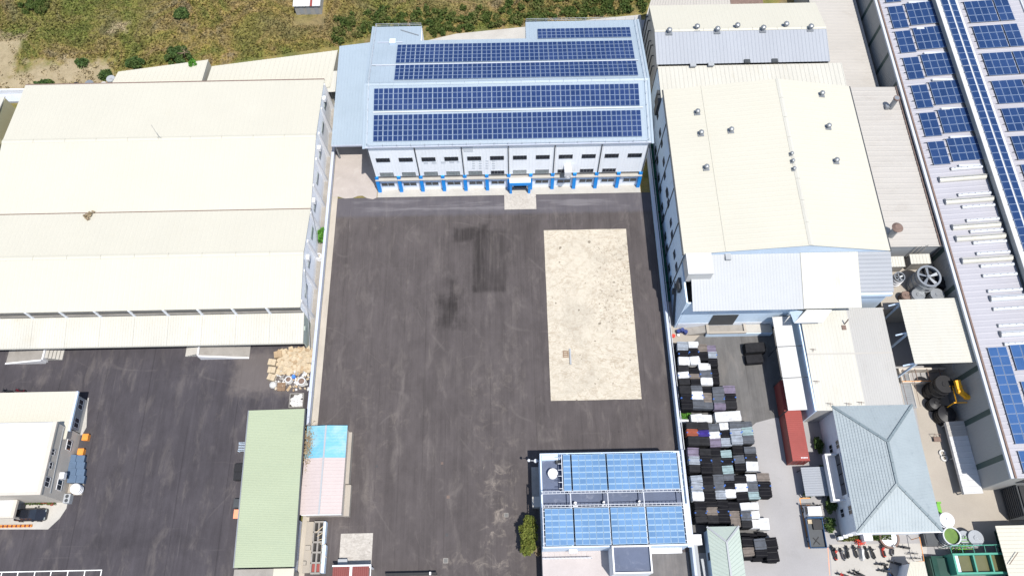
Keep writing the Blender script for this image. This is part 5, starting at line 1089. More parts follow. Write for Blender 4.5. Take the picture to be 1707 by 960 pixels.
# painted bay line by the truck
a, b, c = at(1333, 831), at(1346, 914), at(1350, 831)
struct('painted_line', MB().bar((a.x, a.y, .03), (a.x+.15, b.y, .03), .13, .006).bar((a.x, a.y+.07, .03), (c.x, a.y+.07, .03), .13, .006), M['orange'])
a, b = at(1380, 912), at(1383, 958); struct('painted_line', MB().bar((a.x, a.y, .03), (b.x, b.y, .03), .1, .006), M['salmon'])

# ---------------------------------------------------------------- motorbikes
def motorbike(lab, px_, py_, rz, col, group='motorbikes parked by the hipped house'):
    p = at(px_, py_, .5); t = thing('motorbike', lab, 'motorbike', (0, 0, 0), group); W0 = WORLD[t.name]
    for y in (-.62, .62):
        o = MB().tube((-.06, y, .27), (.06, y, .27), .27, n=18).build('wheel', M['rubber'], t); MB().tube((-.065, y, .27), (.065, y, .27), .15, n=12).build('rim', M['steel'], o)
    MB().hexa([(-.16, -.75, .35), (.16, -.75, .35), (.14, .1, .3), (-.14, .1, .3)], [(-.12, -.8, .72), (.12, -.8, .72), (.12, .05, .66), (-.12, .05, .66)]).hexa([(-.12, .1, .28), (.12, .1, .28), (.12, .35, .28), (-.12, .35, .28)], [(-.17, .3, .85), (.17, .3, .85), (.15, .45, .9), (-.15, .45, .9)]).build('body', col, t)
    MB().hexa([(-.13, -.72, .73), (.13, -.72, .73), (.11, .02, .68), (-.11, .02, .68)], [(-.1, -.68, .83), (.1, -.68, .83), (.08, 0, .76), (-.08, 0, .76)]).build('seat', M['black'], t)
    MB().bar((0, .62, .27), (0, .42, .95), .09).build('fork', M['dark_steel'], t)
    MB().tube((-.33, .34, 1.0), (.33, .34, 1.0), .025, n=8).tube((-.3, .36, 1.0), (-.34, .4, 1.18), .012, n=6).tube((.3, .36, 1.0), (.34, .4, 1.18), .012, n=6).build('handlebar', M['black'], t)
    t.location = (p.x, p.y, .03); t.rotation_euler = (0, 0, rz); return t
mcol = [M['car_black'], M['dark_steel'], M['red_flower'], M['car_blue'], M['steel']]
bikes = [(50, 460, .15, 0, 'leftmost black motorbike in the front row by the house'), (68, 485, -.1, 2, 'red and black motorbike second in the front row'), (130, 485, .2, 4, 'grey motorbike third in the front row'), (172, 465, -.05, 1, 'black motorbike fourth in the front row'),
         (240, 460, .1, 0, 'black motorbike just left of the white covered one'), (340, 470, .05, 1, 'dark motorbike just right of the white covered one'), (390, 472, .15, 0, 'black motorbike with pale front second right of the covered one'), (482, 458, .05, 2, 'red tailed motorbike near the right of the front row'), (565, 445, -.3, 4, 'grey motorbike at the right end of the front row'),
         (470, 575, 1.5, 0, 'black motorbike lying across below the row'), (490, 632, 1.45, 1, 'dark motorbike across below, beside the blue one'), (535, 640, .4, 3, 'blue motorbike at the edge of the roof shadow'), (585, 562, 1.3, 0, 'black motorbike half in the roof shadow'),
         (130, 668, 1.3, 2, 'red motorbike at the bottom edge of the photo'), (235, 662, 1.2, 0, 'left black motorbike of two at the bottom edge'), (275, 655, 1.0, 1, 'right dark motorbike of two at the bottom edge'), (660, 427, 1.4, 0, 'black motorbike parked across by the right end of the planting strip')]
for x, y, rz, c, lab in bikes: motorbike(lab, 1380+x/5.22, 830+y/5.22, rz, mcol[c])
p = at(1380+297/5.22, 830+478/5.22, .5); o = MB(); prof = [(-1.0, .12, .45), (-.7, .38, .85), (-.1, .34, .85), (.4, .4, 1.1), (.75, .3, .8), (1.0, .1, .4)]
for (ya, wa, ha), (yb, wb, hb) in zip(prof, prof[1:]):
    for s in (-1, 1): o.poly([(p.x+s*wa, p.y+ya, .04), (p.x+s*wb, p.y+yb, .04), (p.x+s*wb*.4, p.y+yb, hb), (p.x+s*wa*.4, p.y+ya, ha)][::s])
    o.poly([(p.x-wa*.4, p.y+ya, ha), (p.x+wa*.4, p.y+ya, ha), (p.x+wb*.4, p.y+yb, hb), (p.x-wb*.4, p.y+yb, hb)])
tag(o.build('covered_motorbike', M['paper']), 'motorbike under a white cover in the front row by the house', 'motorbike')
for i, (x, y) in enumerate(((735, 483), (760, 525))):     # bicycles
    p = at(1380+x/5.22, 830+y/5.22, .4); t = thing('bicycle', '%s bicycle leaning near the orange pipe frame' % ('upper', 'lower')[i], 'bicycle', (p.x, p.y, .03), 'bicycles by the pipe frame')
    for dx in (-.5, .5):
        g = MB()
        for k in range(20):
            a0, a1 = 2*math.pi*k/20, 2*math.pi*(k+1)/20; g.bar((p.x+dx+.33*math.cos(a0), p.y, .36+.33*math.sin(a0)), (p.x+dx+.33*math.cos(a1), p.y, .36+.33*math.sin(a1)), .04)
        g.build('wheel', M['rubber'], t)
    MB().bar((p.x-.5, p.y, .36), (p.x-.1, p.y, .75), .04).bar((p.x-.1, p.y, .75), (p.x+.42, p.y, .8), .04).bar((p.x, p.y, .3), (p.x+.42, p.y, .8), .04).bar((p.x+.5, p.y, .36), (p.x+.4, p.y, .95), .04).build('frame', M['dark_steel'], t)
    MB().box(p.x-.25, p.x+.02, p.y-.07, p.y+.07, .84, .9).build('saddle', M['black'], t); MB().tube((p.x+.4, p.y-.28, .98), (p.x+.4, p.y+.28, .98), .02, n=6).build('handlebar', M['dark_steel'], t)

# ---------------------------------------------------------------- guard hut and strips beside it
z = 3.6; gx0, gx1 = at(1178, 877.5, z).x, at(1231.7, 876.7, z).x; gy1 = at(1205, 877, z).y; gy0 = 3.0; ap = at(1210, 903, z+1.0); gx = (gx0+gx1)/2
t = thing('guard_hut', 'small hut with pale green hipped roof beside the bales', 'hut', (gx, gy1-4, 0))
for pts in ([(gx0, gy1, z), (gx0, gy0, z), (gx, gy0, z+1.0), (gx, ap.y, z+1.0)], [(gx1, gy0, z), (gx1, gy1, z), (gx, ap.y, z+1.0), (gx, gy0, z+1.0)]):
    MB().ribbed(*pts, 20, .04).build('roof_slope', M['pale_green_roof'], t)
MB().slab([(gx1, gy1, z), (gx0, gy1, z), (gx, ap.y, z+1.0)], .06).build('roof_slope', M['pale_green_roof'], t)
for p, q in (((gx0, gy1, z), (gx, ap.y, z+1)), ((gx1, gy1, z), (gx, ap.y, z+1)), ((gx, ap.y, z+1), (gx, gy0, z+1))): MB().bar(V(p)+V((0, 0, .06)), V(q)+V((0, 0, .06)), .25, .1).build('ridge_cap', M['pale_grey_roof'], t)
MB().box(gx0+.3, gx1-.3, gy0, gy1-.3, .02, z-.1).build('walls', M['blue_wall'], t)
MB().box(gx0+.26, gx0+.29, gy1-4.2, gy1-3.2, 1.2, 2.2).build('window', M['glass'], t)
a, b = at(1155, 908, 1.6), at(1169, 890, 1.6); t = thing('utility_cabinet', 'small white flat roofed cabinet left of the guard hut', 'cabinet', ((a.x+b.x)/2, a.y+.8, .02)); MB().box(a.x+.05, b.x-.05, a.y+.05, b.y-.05, .02, 1.5).build('body', M['house_wall'], t); MB().box(a.x, b.x, a.y, b.y, 1.5, 1.6).build('lid', M['white_paint'], t)
a, b = at(1156, 909, 1.2), at(1168, 960, 1.2)
t = thing('pale_awning', 'pale grey sheet awnings left of the guard hut at the bottom', 'awning', (a.x, a.y-3, 0))
MB().slab([(a.x, 3, 1.6), (b.x, 3, 1.7), (b.x-.1, a.y, 1.7), (a.x, a.y, 1.6)], .06).build('sheet', M['pale_grey_roof'], t)
c, d = at(1168, 931, 1.4), at(1182, 960, 1.4); MB().slab([(c.x+.5, 3, 1.5), (d.x+.2, 3, 1.5), (c.x+.35, c.y, 1.5), (c.x, c.y, 1.5)], .06).build('sheet', M['pale_grey_roof'], t)
for y in (3.5, a.y-.3): MB().box(a.x+.1, a.x+.2, y, y+.1, .02, 1.5).build('post', M['steel'], t)
P = at(1208, 959)

# ---------------------------------------------------------------- service court between hall, beige shed and factory
z = 9.0; a, b, c, d = [at(x, y, z) for x, y in ((1523, 608), (1631, 603), (1603, 496), (1501, 501))]
xa, xb, ya, yb = (a.x+d.x)/2, (b.x+c.x)/2, (a.y+b.y)/2, (c.y+d.y)/2
t = thing('open_shed', 'square cream roofed open shed beside the factory gutter', 'shed', ((xa+xb)/2, (ya+yb)/2, 0))
MB().ribbed((xa, yb, z), (xa, ya, z), (xb, ya, z+.3), (xb, yb, z+.3), 22, .04).build('roof', M['cream_dirty'], t)
MB().box(xb-.7, xb-.5, ya, yb, z+.33, z+.45).build('roof_flashing', M['beige_roof'], t)
for y in (ya+.3, (ya+yb)/2, yb-.3):
    MB().box(xa+.5, xa+.75, y-.12, y+.12, .02, z-.1).build('post', M['pale_blue_wall'], t); MB().bar((xa-.9, y, z-1.6), (xa+.5, y, z-.5), .18).build('strut', M['pale_blue_wall'], t)
MB().box(xb-.3, xb-.1, ya+.2, yb-.2, .02, z-.1).build('rear_wall', M['grey_wall'], t)
# service platform below that shed
A, B = at(1503, 638, 1.4), at(1592, 612, 1.4)
t = thing('bund_wall', 'low beige containment wall with a rust stained rim below the open shed', 'wall', ((A.x+B.x)/2, A.y, .02))
for x0_, x1_, y0_, y1_ in ((A.x, B.x, A.y, A.y+.3), (A.x, A.x+.3, A.y+.31, B.y), (B.x-.3, B.x, A.y+.31, B.y), (A.x+.31, B.x-.31, B.y-.3, B.y)): MB().box(x0_, x1_, y0_, y1_, .02, 1.5).build('wall_segment', M['beige_wall'], t)
for i in range(5): x = A.x+.6+i*(B.x-A.x-1)/4.2; MB().bar((x, A.y+.2, 1.55), (x, B.y-.2, 1.55), .1).build('rim_bar', M['brown_steel'], t)
MB().tube((A.x, A.y+.15, 1.65), (B.x, A.y+.15, 1.65), .05, n=6).build('rim_pipe', M['orange'], t)
a, b = at(1510, 680, 1.0), at(1528, 622, 1.0)
t = thing('access_walkway', 'grey slatted access walkway beside the shed behind the house', 'walkway', (a.x+.8, a.y+2, 0))
for i in range(16): y = a.y+(b.y-a.y)*i/16; MB().box(a.x, a.x+1.7, y, y+.3, .95, 1.0).build('slat', M['steel'], t)
for x in (a.x-.05, a.x+1.75): MB().bar((x, a.y, .9), (x, b.y, .9), .1).build('side_beam', M['beige_wall'], t); MB().bar((x, a.y, 1.9), (x, b.y, 1.9), .05).build('hand_rail', M['brown_steel'], t)
for y in (a.y+.2, b.y-.2): MB().box(a.x+.1, a.x+.2, y, y+.1, .02, .9).box(a.x+1.5, a.x+1.6, y, y+.1, .02, .9).build('leg', M['steel'], t)
def round_tank(nm, lab, cat, px_, py_, r, h, z0, mat, top, kind='dome', rim=None):
    p = at(px_, py_, z0+h); t = thing(nm, lab, cat, (p.x, p.y, z0)); n = 28
    b = MB()
    for i in range(n):
        a0, a1 = 2*math.pi*i/n, 2*math.pi*(i+1)/n
        b.poly([(p.x+r*math.cos(a0), p.y+r*math.sin(a0), z0), (p.x+r*math.cos(a1), p.y+r*math.sin(a1), z0), (p.x+r*math.cos(a1), p.y+r*math.sin(a1), z0+h), (p.x+r*math.cos(a0), p.y+r*math.sin(a0), z0+h)])
    b.build('shell', mat, t, smooth=False)
    for k in range(3): MB().ring((p.x, p.y), r, r+.06, z0+h*(.2+.3*k), z0+h*(.2+.3*k)+.1, 24).build('hoop', mat, t)
    if kind == 'dome': MB().tube((p.x, p.y, z0+h), (p.x, p.y, z0+h+.35*r*.6), r*1.01, r*.25, n=n).tube((p.x, p.y, z0+h+.2*r), (p.x, p.y, z0+h+.2*r+.12), r*.24, n=14).build('lid', top, t)
    elif kind == 'open':
        MB().ring((p.x, p.y), r-.12, r+.04, z0+h-.15, z0+h+.05, 28).build('rim', rim or mat, t); MB().tube((p.x, p.y, z0+h-.5), (p.x, p.y, z0+h-.35), r-.02, n=n).build('water', top, t)
    elif kind == 'fan':
        MB().ring((p.x, p.y), r*.86, r*1.02, z0+h-.1, z0+h+.22, 32).build('fan_ring', M['steel'], t); MB().tube((p.x, p.y, z0+h-.8), (p.x, p.y, z0+h-.75), r*.98, n=n).build('plenum', M['black'], t)
        f = MB()
        for k in range(5):
            a0 = 2*math.pi*k/5+.3; u = V((math.cos(a0), math.sin(a0), 0)); v = V((-u.y, u.x, 0)); c = V((p.x, p.y, z0+h-.05))
            f.poly([c+u*.15-v*.1, c+u*r*.84-v*.28*r*.5, c+u*r*.84+v*.28*r*.5+V((0, 0, .12)), c+u*.15+v*.1+V((0, 0, .05))])
        f.build('fan_blades', M['steel'], t); MB().tube((p.x, p.y, z0+h-.2), (p.x, p.y, z0+h+.15), r*.16, n=12).build('hub', M['steel'], t)
    else: MB().tube((p.x, p.y, z0+h-.05), (p.x, p.y, z0+h), r*1.0, n=n).tube((p.x, p.y, z0+h), (p.x, p.y, z0+h+.1), r*.3, n=12).bar((p.x, p.y, z0+h+.08), (p.x+r*.9, p.y-r*.4, z0+h+.08), .1).build('lid', top, t)
    return t
DZ = 5.5; A, B = at(1484, 500, DZ), at(1600, 425, DZ)
struct('equipment_deck', MB().box(56.6, FX-.05, A.y-1.5, yf2+.1, .02, DZ), M['concrete_warm'])
round_tank('cooling_tower', 'big silver cooling tower with a five blade fan', 'cooling tower', 1548, 461, 1.75, 3.6, DZ+.1, M['steel'], None, 'fan')
round_tank('cooling_tower', 'small white cooling tower with a dark fan by the hall', 'cooling tower', 1499, 462, .8, 2.0, DZ+.1, M['white_paint'], None, 'fan')
round_tank('water_tank', 'grey round tank below the silver cooling tower, left one', 'tank', 1531, 491, 1.0, 1.9, DZ, M['steel'], M['steel'], 'flat'); round_tank('water_tank', 'grey round tank below the silver cooling tower, right one', 'tank', 1563, 491, 1.05, 1.9, DZ, M['steel'], M['steel'], 'flat')
round_tank('water_tank', 'dark brown round tank peeking out beside the cream shed', 'tank', 1511, 492, .7, 1.4, DZ, M['brown_steel'], M['brown_steel'], 'flat'); round_tank('water_tank', 'black tank half hidden behind the silver cooling tower', 'tank', 1572, 470, .9, 1.6, DZ, M['black'], M['black'], 'flat')
a, b = at(1519, 440, 7.8), at(1549, 427, 7.8)
t = thing('equipment_hut', 'small cream roofed hut behind the silver cooling tower', 'hut', ((a.x+b.x)/2, a.y+1, 0)); MB().ribbed((a.x, a.y, 7.8), (b.x, a.y, 7.8), (b.x, b.y+.3, 8.0), (a.x, b.y+.3, 8.0), 6, .04).build('roof', M['cream_dirty'], t); MB().box(a.x+.1, b.x-.1, a.y+.1, b.y+.2, DZ, 7.7).build('walls', M['concrete_old'], t)
a, b = at(1486, 445, 7.5), at(1506, 431, 7.5)
t = thing('equipment_hut', 'smaller cream roofed hut behind the small white cooling tower', 'hut', ((a.x+b.x)/2, a.y+1, 0)); MB().ribbed((a.x, a.y, 7.5), (b.x, a.y, 7.5), (b.x, b.y+.3, 7.7), (a.x, b.y+.3, 7.7), 5, .04).build('roof', M['cream_dirty'], t); MB().box(a.x+.1, b.x-.1, a.y+.1, b.y+.2, DZ, 7.4).build('walls', M['concrete_old'], t)
a, b = at(1508, 432, DZ), at(1528, 405, 9.6); t = tag(MB().bar((a.x, a.y, DZ), (b.x, yf2-.05, 9.7), .1).bar((a.x+.7, a.y, DZ), (b.x+.7, yf2-.05, 9.7), .1).bar((a.x+1.3, a.y, DZ), (b.x+1.4, yf2-.05, 10.2), .08).build('pipe_rack', M['beige_wall']), 'slanted pipes rising to the beige shed roof edge', 'pipe')
t = round_tank('black_tank', 'big black upright tank beside the yellow machine', 'tank', 1575, 640, 1.35, 4.4, .05, M['black'], M['black'], 'flat')
round_tank('black_tank', 'lower black tank left of the rusty lean-to end', 'tank', 1579, 690, 1.3, 1.9, .05, M['black'], M['black'], 'dome'); round_tank('black_tank', 'small black tank between the two larger black tanks', 'tank', 1559, 672, .85, 1.5, .05, M['black'], M['black'], 'dome')
# yellow machine
p = at(1604, 656, 4.2); t = thing('yellow_crane_arm', 'yellow jointed machine arm on a frame beside the grey factory wall', 'machine', (p.x, p.y, 0))
q = [at(1595, 634, 5.6), at(1600, 652, 5.4), at(1612, 662, 5.2), at(1623, 663, 4.8)]
for u, v, w in zip(q, q[1:], (.75, .65, .6)): MB().bar(u, v, w, .5).build('arm_section', M['yellow'], t)
for u in q[1:3]: MB().tube((u.x-.4, u.y, u.z+.05), (u.x+.4, u.y, u.z+.05), .34, n=12).build('joint', M['yellow'], t)
MB().box(q[3].x-.2, q[3].x+.7, q[3].y-.6, q[3].y+.4, q[3].z-.6, q[3].z+.2).build('head', M['black'], t)
for dx, dy in ((-1.6, -1.5), (1.4, -1.5), (-1.6, 1.2), (1.4, 1.2)): MB().bar((p.x+dx, p.y+dy, .02), (p.x+dx*.8, p.y+dy*.8, 4.4), .14).build('leg', M['yellow'], t)
for dy in (-1.4, 1.1): MB().bar((p.x-1.7, p.y+dy, 4.4), (p.x+1.5, p.y+dy, 4.4), .14).build('cross_beam', M['yellow'], t)
for dx in (-1.3, 1.2): MB().bar((p.x+dx, p.y-1.3, 4.46), (p.x+dx, p.y+1.1, 4.46), .14).build('cross_beam', M['yellow'], t)
a = at(1591, 623, 3); t = tag(MB().bar((a.x, a.y+1.4, 3.6), (a.x+.3, a.y-1.0, 2.6), .5, .4).bar((a.x+.3, a.y-1.0, 2.6), (a.x-.1, a.y-2.2, .5), .45, .4).build('duct', M['pale_grey_roof']), 'pale corrugated duct dropping toward the black tank', 'duct')
a = at(1612, 677, 1.0); t = thing('pipe_bracket', 'small white pipe frame beside the rusty lean-to end', 'pipe', (a.x, a.y, 0))
for k in range(4): MB().bar((a.x-.6+k*.4, a.y-.5, 1.0), (a.x-.4+k*.4, a.y+.5, 1.1), .08).build('bar', M['white_metal'], t)
MB().bar((a.x-.6, a.y, .02), (a.x-.6, a.y, 1), .08).bar((a.x+.6, a.y, .02), (a.x+.6, a.y, 1), .08).build('post', M['white_metal'], t)
for i, (x, y) in enumerate(((1571, 755), (1574, 763))):
    p = at(x, y, .2); tag(MB().ring((p.x, p.y), .28, .5, .03, .3, 18).build('hose_coil', M['paper']), '%s white hose coil on the ground by the lean-to' % ('upper', 'lower')[i], 'hose', 'hose coils')
p = at(1562, 732, .4); t = thing('hand_cart', 'small rusty hand cart on the warm paving', 'cart', (p.x, p.y, .03)); MB().box(p.x-.5, p.x+.5, p.y-.35, p.y+.35, .4, .5).build('deck', M['brown_steel'], t); MB().bar((p.x-.45, p.y+.3, .5), (p.x-.6, p.y+.6, 1.1), .05).bar((p.x+.45, p.y+.3, .5), (p.x+.3, p.y+.6, 1.1), .05).bar((p.x-.6, p.y+.6, 1.1), (p.x+.3, p.y+.6, 1.1), .05).build('handle', M['brown_steel'], t)
for dx in (-.4, .4): MB().tube((p.x+dx-.04, p.y, .22), (p.x+dx+.04, p.y, .22), .18, n=12).build('wheel', M['rubber'], t)
# tanks and settling basin, bottom right
round_tank('white_tank', 'white round tank at the corner of the hipped house', 'tank', 1579, 866, 1.0, 3.0, .05, M['white_paint'], M['white_paint'], 'dome')
round_tank('algae_tank', 'open round tank full of green water', 'tank', 1587, 893, 1.2, 2.6, .05, M['steel'], M['algae'], 'open', M['white_metal'])
round_tank('grey_tank', 'grey round mixing tank right of the green water tank', 'tank', 1627, 896, 1.05, 2.4, .05, M['steel'], M['steel'], 'flat'); round_tank('grey_tank', 'half hidden grey tank beside the green pipework', 'tank', 1608, 895, .9, 2.0, .05, M['steel'], M['steel'], 'flat')
p = at(1483, 896, .7); t = thing('round_basin', 'shallow brown rimmed white basin below the house eave', 'basin', (p.x, p.y, .02)); MB().ring((p.x, p.y), 1.15, 1.4, .02, .7, 28).build('rim', M['brown_steel'], t); MB().tube((p.x, p.y, .02), (p.x, p.y, .5), 1.14, n=28).build('bowl', M['house_wall'], t)
A, B = at(1596, 957, 3.2), at(1682, 920, 3.2)
t = thing('settling_basin', 'sea green steel settling basin with three brown water cells', 'basin', ((A.x+B.x)/2, A.y+1, 0))
MB().box(A.x, B.x, A.y, A.y+.25, .02, 3.2).box(A.x, B.x, B.y-.25, B.y, .02, 3.2).box(A.x, A.x+.25, A.y+.26, B.y-.26, .02, 3.2).box(B.x-.25, B.x, A.y+.26, B.y-.26, .02, 3.2).build('tank_wall', M['green_paint'], t)
for i in (1, 2): x = A.x+.55+(B.x-A.x-.9)*i/3; MB().box(x-.1, x+.1, A.y+.26, B.y-.26, 2.4, 3.15).build('divider', M['green_paint'], t)
MB().box(A.x+.26, A.x+.8, A.y+.27, B.y-.27, 2.4, 2.9).build('trough', M['pale_blue_wall'], t); MB().box(A.x+.81, B.x-.26, A.y+.27, B.y-.27, .1, 2.5).build('water', M['murky'], t)
g = MB()
for i in range(6): x = A.x+i*(B.x-A.x)/5; g.bar((x, B.y+1.0, .05), (x, B.y+1.0, 3.4), .07).bar((x, B.y+.05, 3.1), (x, B.y+1.0, 3.1), .06)
g.bar((A.x, B.y+1, 3.4), (B.x+.5, B.y+1, 3.4), .07).bar((A.x, B.y+1, 2.9), (B.x+.5, B.y+1, 2.9), .06); g.build('hand_rail', M['green_paint'], t)
MB().box(A.x-2.4, A.x-.05, A.y-1, B.y-.4, .02, 1.5).build('lower_tank', M['dark_green'], t)
a, b = at(1555, 925, 1.5), at(1575, 960, 1.5); t = tag(MB().hexa([(a.x-.5, 4, .02), (a.x+1.8, 4, .02), (a.x+1.8, a.y, .02), (a.x-.5, a.y, .02)], [(a.x-.4, 4.1, 1.7), (a.x+1.6, 4.1, 1.2), (a.x+1.6, a.y-.1, 1.2), (a.x-.4, a.y-.1, 1.7)]).build('dark_bin', M['dark_green']), 'dark green sloped bin left of the settling basin', 'bin')
a, b = at(1545, 915, .6), at(1560, 893, .6); tag(MB().box(a.x-.2, a.x+2.6, a.y+.4, b.y+.6, .02, 1.0).box(a.x, a.x+2.4, a.y+.6, b.y+.4, 1.0, 1.1).build('dark_bin', M['dark_steel']), 'black low bin left of the green water tank', 'bin')
g = MB(); p = at(1603, 905, 2)
for i in range(5): g.bar((p.x-.8+i*.45, p.y-1.2, .1), (p.x-.8+i*.45, p.y+.9, 2.2+.2*(i % 2)), .09).bar((p.x-.9, p.y-.8+i*.35, 2.2), (p.x+1.2, p.y-.8+i*.35, 2.2), .06)
tag(g.build('green_pipework', M['leaf_green']), 'tangle of bright green pipes beside the green water tank', 'pipe')
a = at(1565, 848, 1); tag(MB().box(a.x-.25, a.x+.25, a.y-.8, a.y+.9, .02, 1.2).box(a.x-.3, a.x+.3, a.y-.85, a.y-.7, .02, 1.5).box(a.x-.3, a.x+.3, a.y+.7, a.y+.95, .02, 1.5).build('green_rack', M['leaf_green']), 'bright green rack standing against the hipped house side', 'rack')
z = 4.0; a = at(1659, 876, z); t = thing('corner_shed', 'cream roofed shed in the bottom right photo corner', 'shed', (a.x+6, a.y-5, 0))
MB().ribbed((a.x, a.y, z), (a.x, 2, z), (a.x+14, 2, z+.5), (a.x+14, a.y, z+.5), 24, .04).build('roof', M['cream'], t); MB().box(B.x+.6, a.x+14, 2, a.y-.2, .02, z-.15).build('walls', M['dark_green'], t)
MB().bar(at(1683, 940, z+.4), at(1697, 920, z+.5), .08).build('roof_pole', M['brown_steel'], t)
z = 3.6; a, b = at(1507, 939, z), at(1541, 935, z); t = thing('kiosk', 'small cream roofed kiosk at the bottom edge casting a slanted shadow', 'kiosk', (a.x+1, a.y-3, 0))
MB().ribbed((a.x-1.2, a.y-4, z), (b.x, a.y-4, z), (b.x, b.y, z), (a.x+.9, b.y, z), 12, .03).build('roof', M['cream'], t); MB().prism([(a.x-.9, a.y-3.9), (b.x-.2, a.y-3.9), (b.x-.2, b.y-.2), (a.x+1, b.y-.2)], .02, z-.12).build('walls', M['house_wall'], t)
a, b = at(1533, 895, 2.5), at(1543, 935, 2.5); t = thing('pipe_gantry', 'thin orange pipe frame between the bicycles and the dark bins', 'gantry', (a.x, a.y, 0))
MB().tube((a.x, a.y, 2.5), (b.x-.2, b.y, 2.5), .05, n=6).tube((b.x-.2, b.y, 2.5), (b.x-1.2, b.y, 2.5), .05, n=6).build('pipe', M['orange'], t)
for q in ((a.x, a.y), (b.x-.2, b.y), (b.x-1.2, b.y)): MB().tube((q[0], q[1], .02), (q[0], q[1], 2.5), .05, n=6).build('post', M['orange'], t)
a = at(1700, 835, 4); t = thing('lattice_tower', 'dark slatted cooling tower at the right photo edge', 'tower', (a.x+2, a.y, 0))
for i in range(9): MB().box(a.x, a.x+4, a.y-2, a.y+2.2, .3+i*.45, .55+i*.45).build('louvre', M['dark_steel'], t)
MB().box(a.x+.2, a.x+3.8, a.y-1.8, a.y+2.0, .02, 4.4).build('core', M['black'], t)
# ================================================================ SOLAR OFFICE
OZ, PZ = 7.0, 9.2
ox0, ox1 = at(903, 860, OZ).x, 22.9; oy1 = at(900, 757, OZ).y; oy0 = at(907, 914, OZ).y
OF = thing('solar_office', 'flat roofed office block carrying light blue solar canopies at the bottom of the yard', 'building', ((ox0+ox1)/2, (oy0+oy1)/2, 0))
MB().box(ox0, ox1, oy0, oy1, .02, OZ-.25).build('walls', M['pale_blue_wall'], OF)
MB().box(ox0+.21, ox1-.21, oy0+.21, oy1-.21, OZ-.25, OZ-.1).build('roof_slab', M['slab'], OF)
for x0_, x1_, y0_, y1_ in ((ox0, ox0+.2, oy0, oy1), (ox1-.2, ox1, oy0, oy1), (ox0+.21, ox1-.21, oy0, oy0+.2), (ox0+.21, ox1-.21, oy1-.2, oy1)): MB().box(x0_, x1_, y0_, y1_, OZ-.25, OZ+.5).build('parapet', M['pale_blue_wall'], OF)
a, b = at(905, 768, OZ), at(938, 755, OZ); MB().box(ox0+.25, b.x-.2, a.y, oy1-.25, OZ-.1, OZ+.5).build('roof_step', M['pale_blue_wall'], OF)
SO = lambda x, y: (860+x/4.17, 730+y/4.17); SO2 = lambda x, y: (1000+x/4.17, 730+y/4.17)
flat = lambda P: PZ-.28
GO = 'solar canopies over the office'
def oblk(lab, xs, lt, lb, cols):
    yt, yb = at(*lt, PZ).y, at(*lb, PZ).y; return solar_block(lab, flat, xs[0], xs[1], yb, yt, cols, 6, M['panel_painted_sky'], GO, rim=M['rim_sky'])
ux = [at(*SO(330, 240), PZ).x, at(*SO(382, 240), PZ).x, at(*SO(392, 240), PZ).x, at(*SO2(45, 240), PZ).x, at(*SO2(55, 240), PZ).x, at(*SO2(292, 240), PZ).x, at(*SO2(304, 240), PZ).x, at(*SO2(545, 240), PZ).x]
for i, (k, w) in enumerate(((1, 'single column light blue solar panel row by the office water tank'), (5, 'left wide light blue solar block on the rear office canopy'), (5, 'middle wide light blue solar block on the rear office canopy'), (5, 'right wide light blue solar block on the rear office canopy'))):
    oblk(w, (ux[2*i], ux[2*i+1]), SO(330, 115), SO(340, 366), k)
lx = [at(*SO(203, 620), PZ).x, at(*SO(400, 620), PZ).x, at(*SO(410, 620), PZ).x, at(*SO2(70, 600), PZ).x, at(*SO2(80, 600), PZ).x, at(*SO2(322, 600), PZ).x, at(*SO2(334, 600), PZ).x, at(*SO2(584, 600), PZ).x]
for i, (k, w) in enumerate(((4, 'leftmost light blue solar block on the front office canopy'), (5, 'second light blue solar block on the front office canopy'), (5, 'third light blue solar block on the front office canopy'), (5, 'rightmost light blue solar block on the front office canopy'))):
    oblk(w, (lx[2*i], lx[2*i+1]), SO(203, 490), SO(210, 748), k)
yu0, yu1, yl0, yl1 = at(*SO(340, 370), PZ).y, at(*SO(330, 113), PZ).y, at(*SO(210, 750), PZ).y, at(*SO(203, 484), PZ).y
t = thing('canopy_frame', 'white steel frame holding the solar canopies above the office roof', 'frame', ((ox0+ox1)/2, (oy0+oy1)/2, OZ))
xs = [ux[0]-.1, ux[2]-.1, ux[4]-.1, ux[6]-.1, ux[7]+.1]
for y, x0_, x1_ in ((yu0-.12, lx[0]-.25, ux[7]+.2), (yl1+.15, lx[0]-.25, lx[7]+.2)):
    MB().bar((x0_, y-.14, PZ), (x1_, y-.14, PZ), .07).bar((x0_, y+.14, PZ), (x1_, y+.14, PZ), .07).build('beam', M['white_metal'], t)
    for i in range(34): x = x0_+(x1_-x0_)*(i+.5)/34; MB().bar((x, y-.14, PZ), (x, y+.14, PZ), .05).build('web', M['white_metal'], t)
for x in (lx[0]-.22, lx[2]-.35, lx[4]-.2, lx[6]-.2, lx[7]+.25):
    MB().bar((x, yl0, PZ-.15), (x, yu0-.2, PZ-.15), .12).build('beam', M['white_metal'], t)
    for y in (yl0+.2, yl1, yu0): MB().box(x-.07, x+.07, y-.07, y+.07, OZ-.1, PZ-.2).build('post', M['white_metal'], t)
for x in (ux[0]-.15, ux[7]+.2):
    MB().bar((x, yu0, PZ-.12), (x, yu1, PZ-.12), .1).build('beam', M['white_metal'], t)
    for i in range(6): y = yu0+(yu1-yu0)*(i+.5)/6; MB().bar((x-.55 if x < 15 else x, y, PZ-.1), (x if x < 15 else x+.4, y, PZ-.1), .07).build('bracket', M['white_metal'], t)
    for y in (yu0+.3, yu1-.3): MB().box(x-.07, x+.07, y-.07, y+.07, OZ-.1, PZ-.2).build('post', M['white_metal'], t)
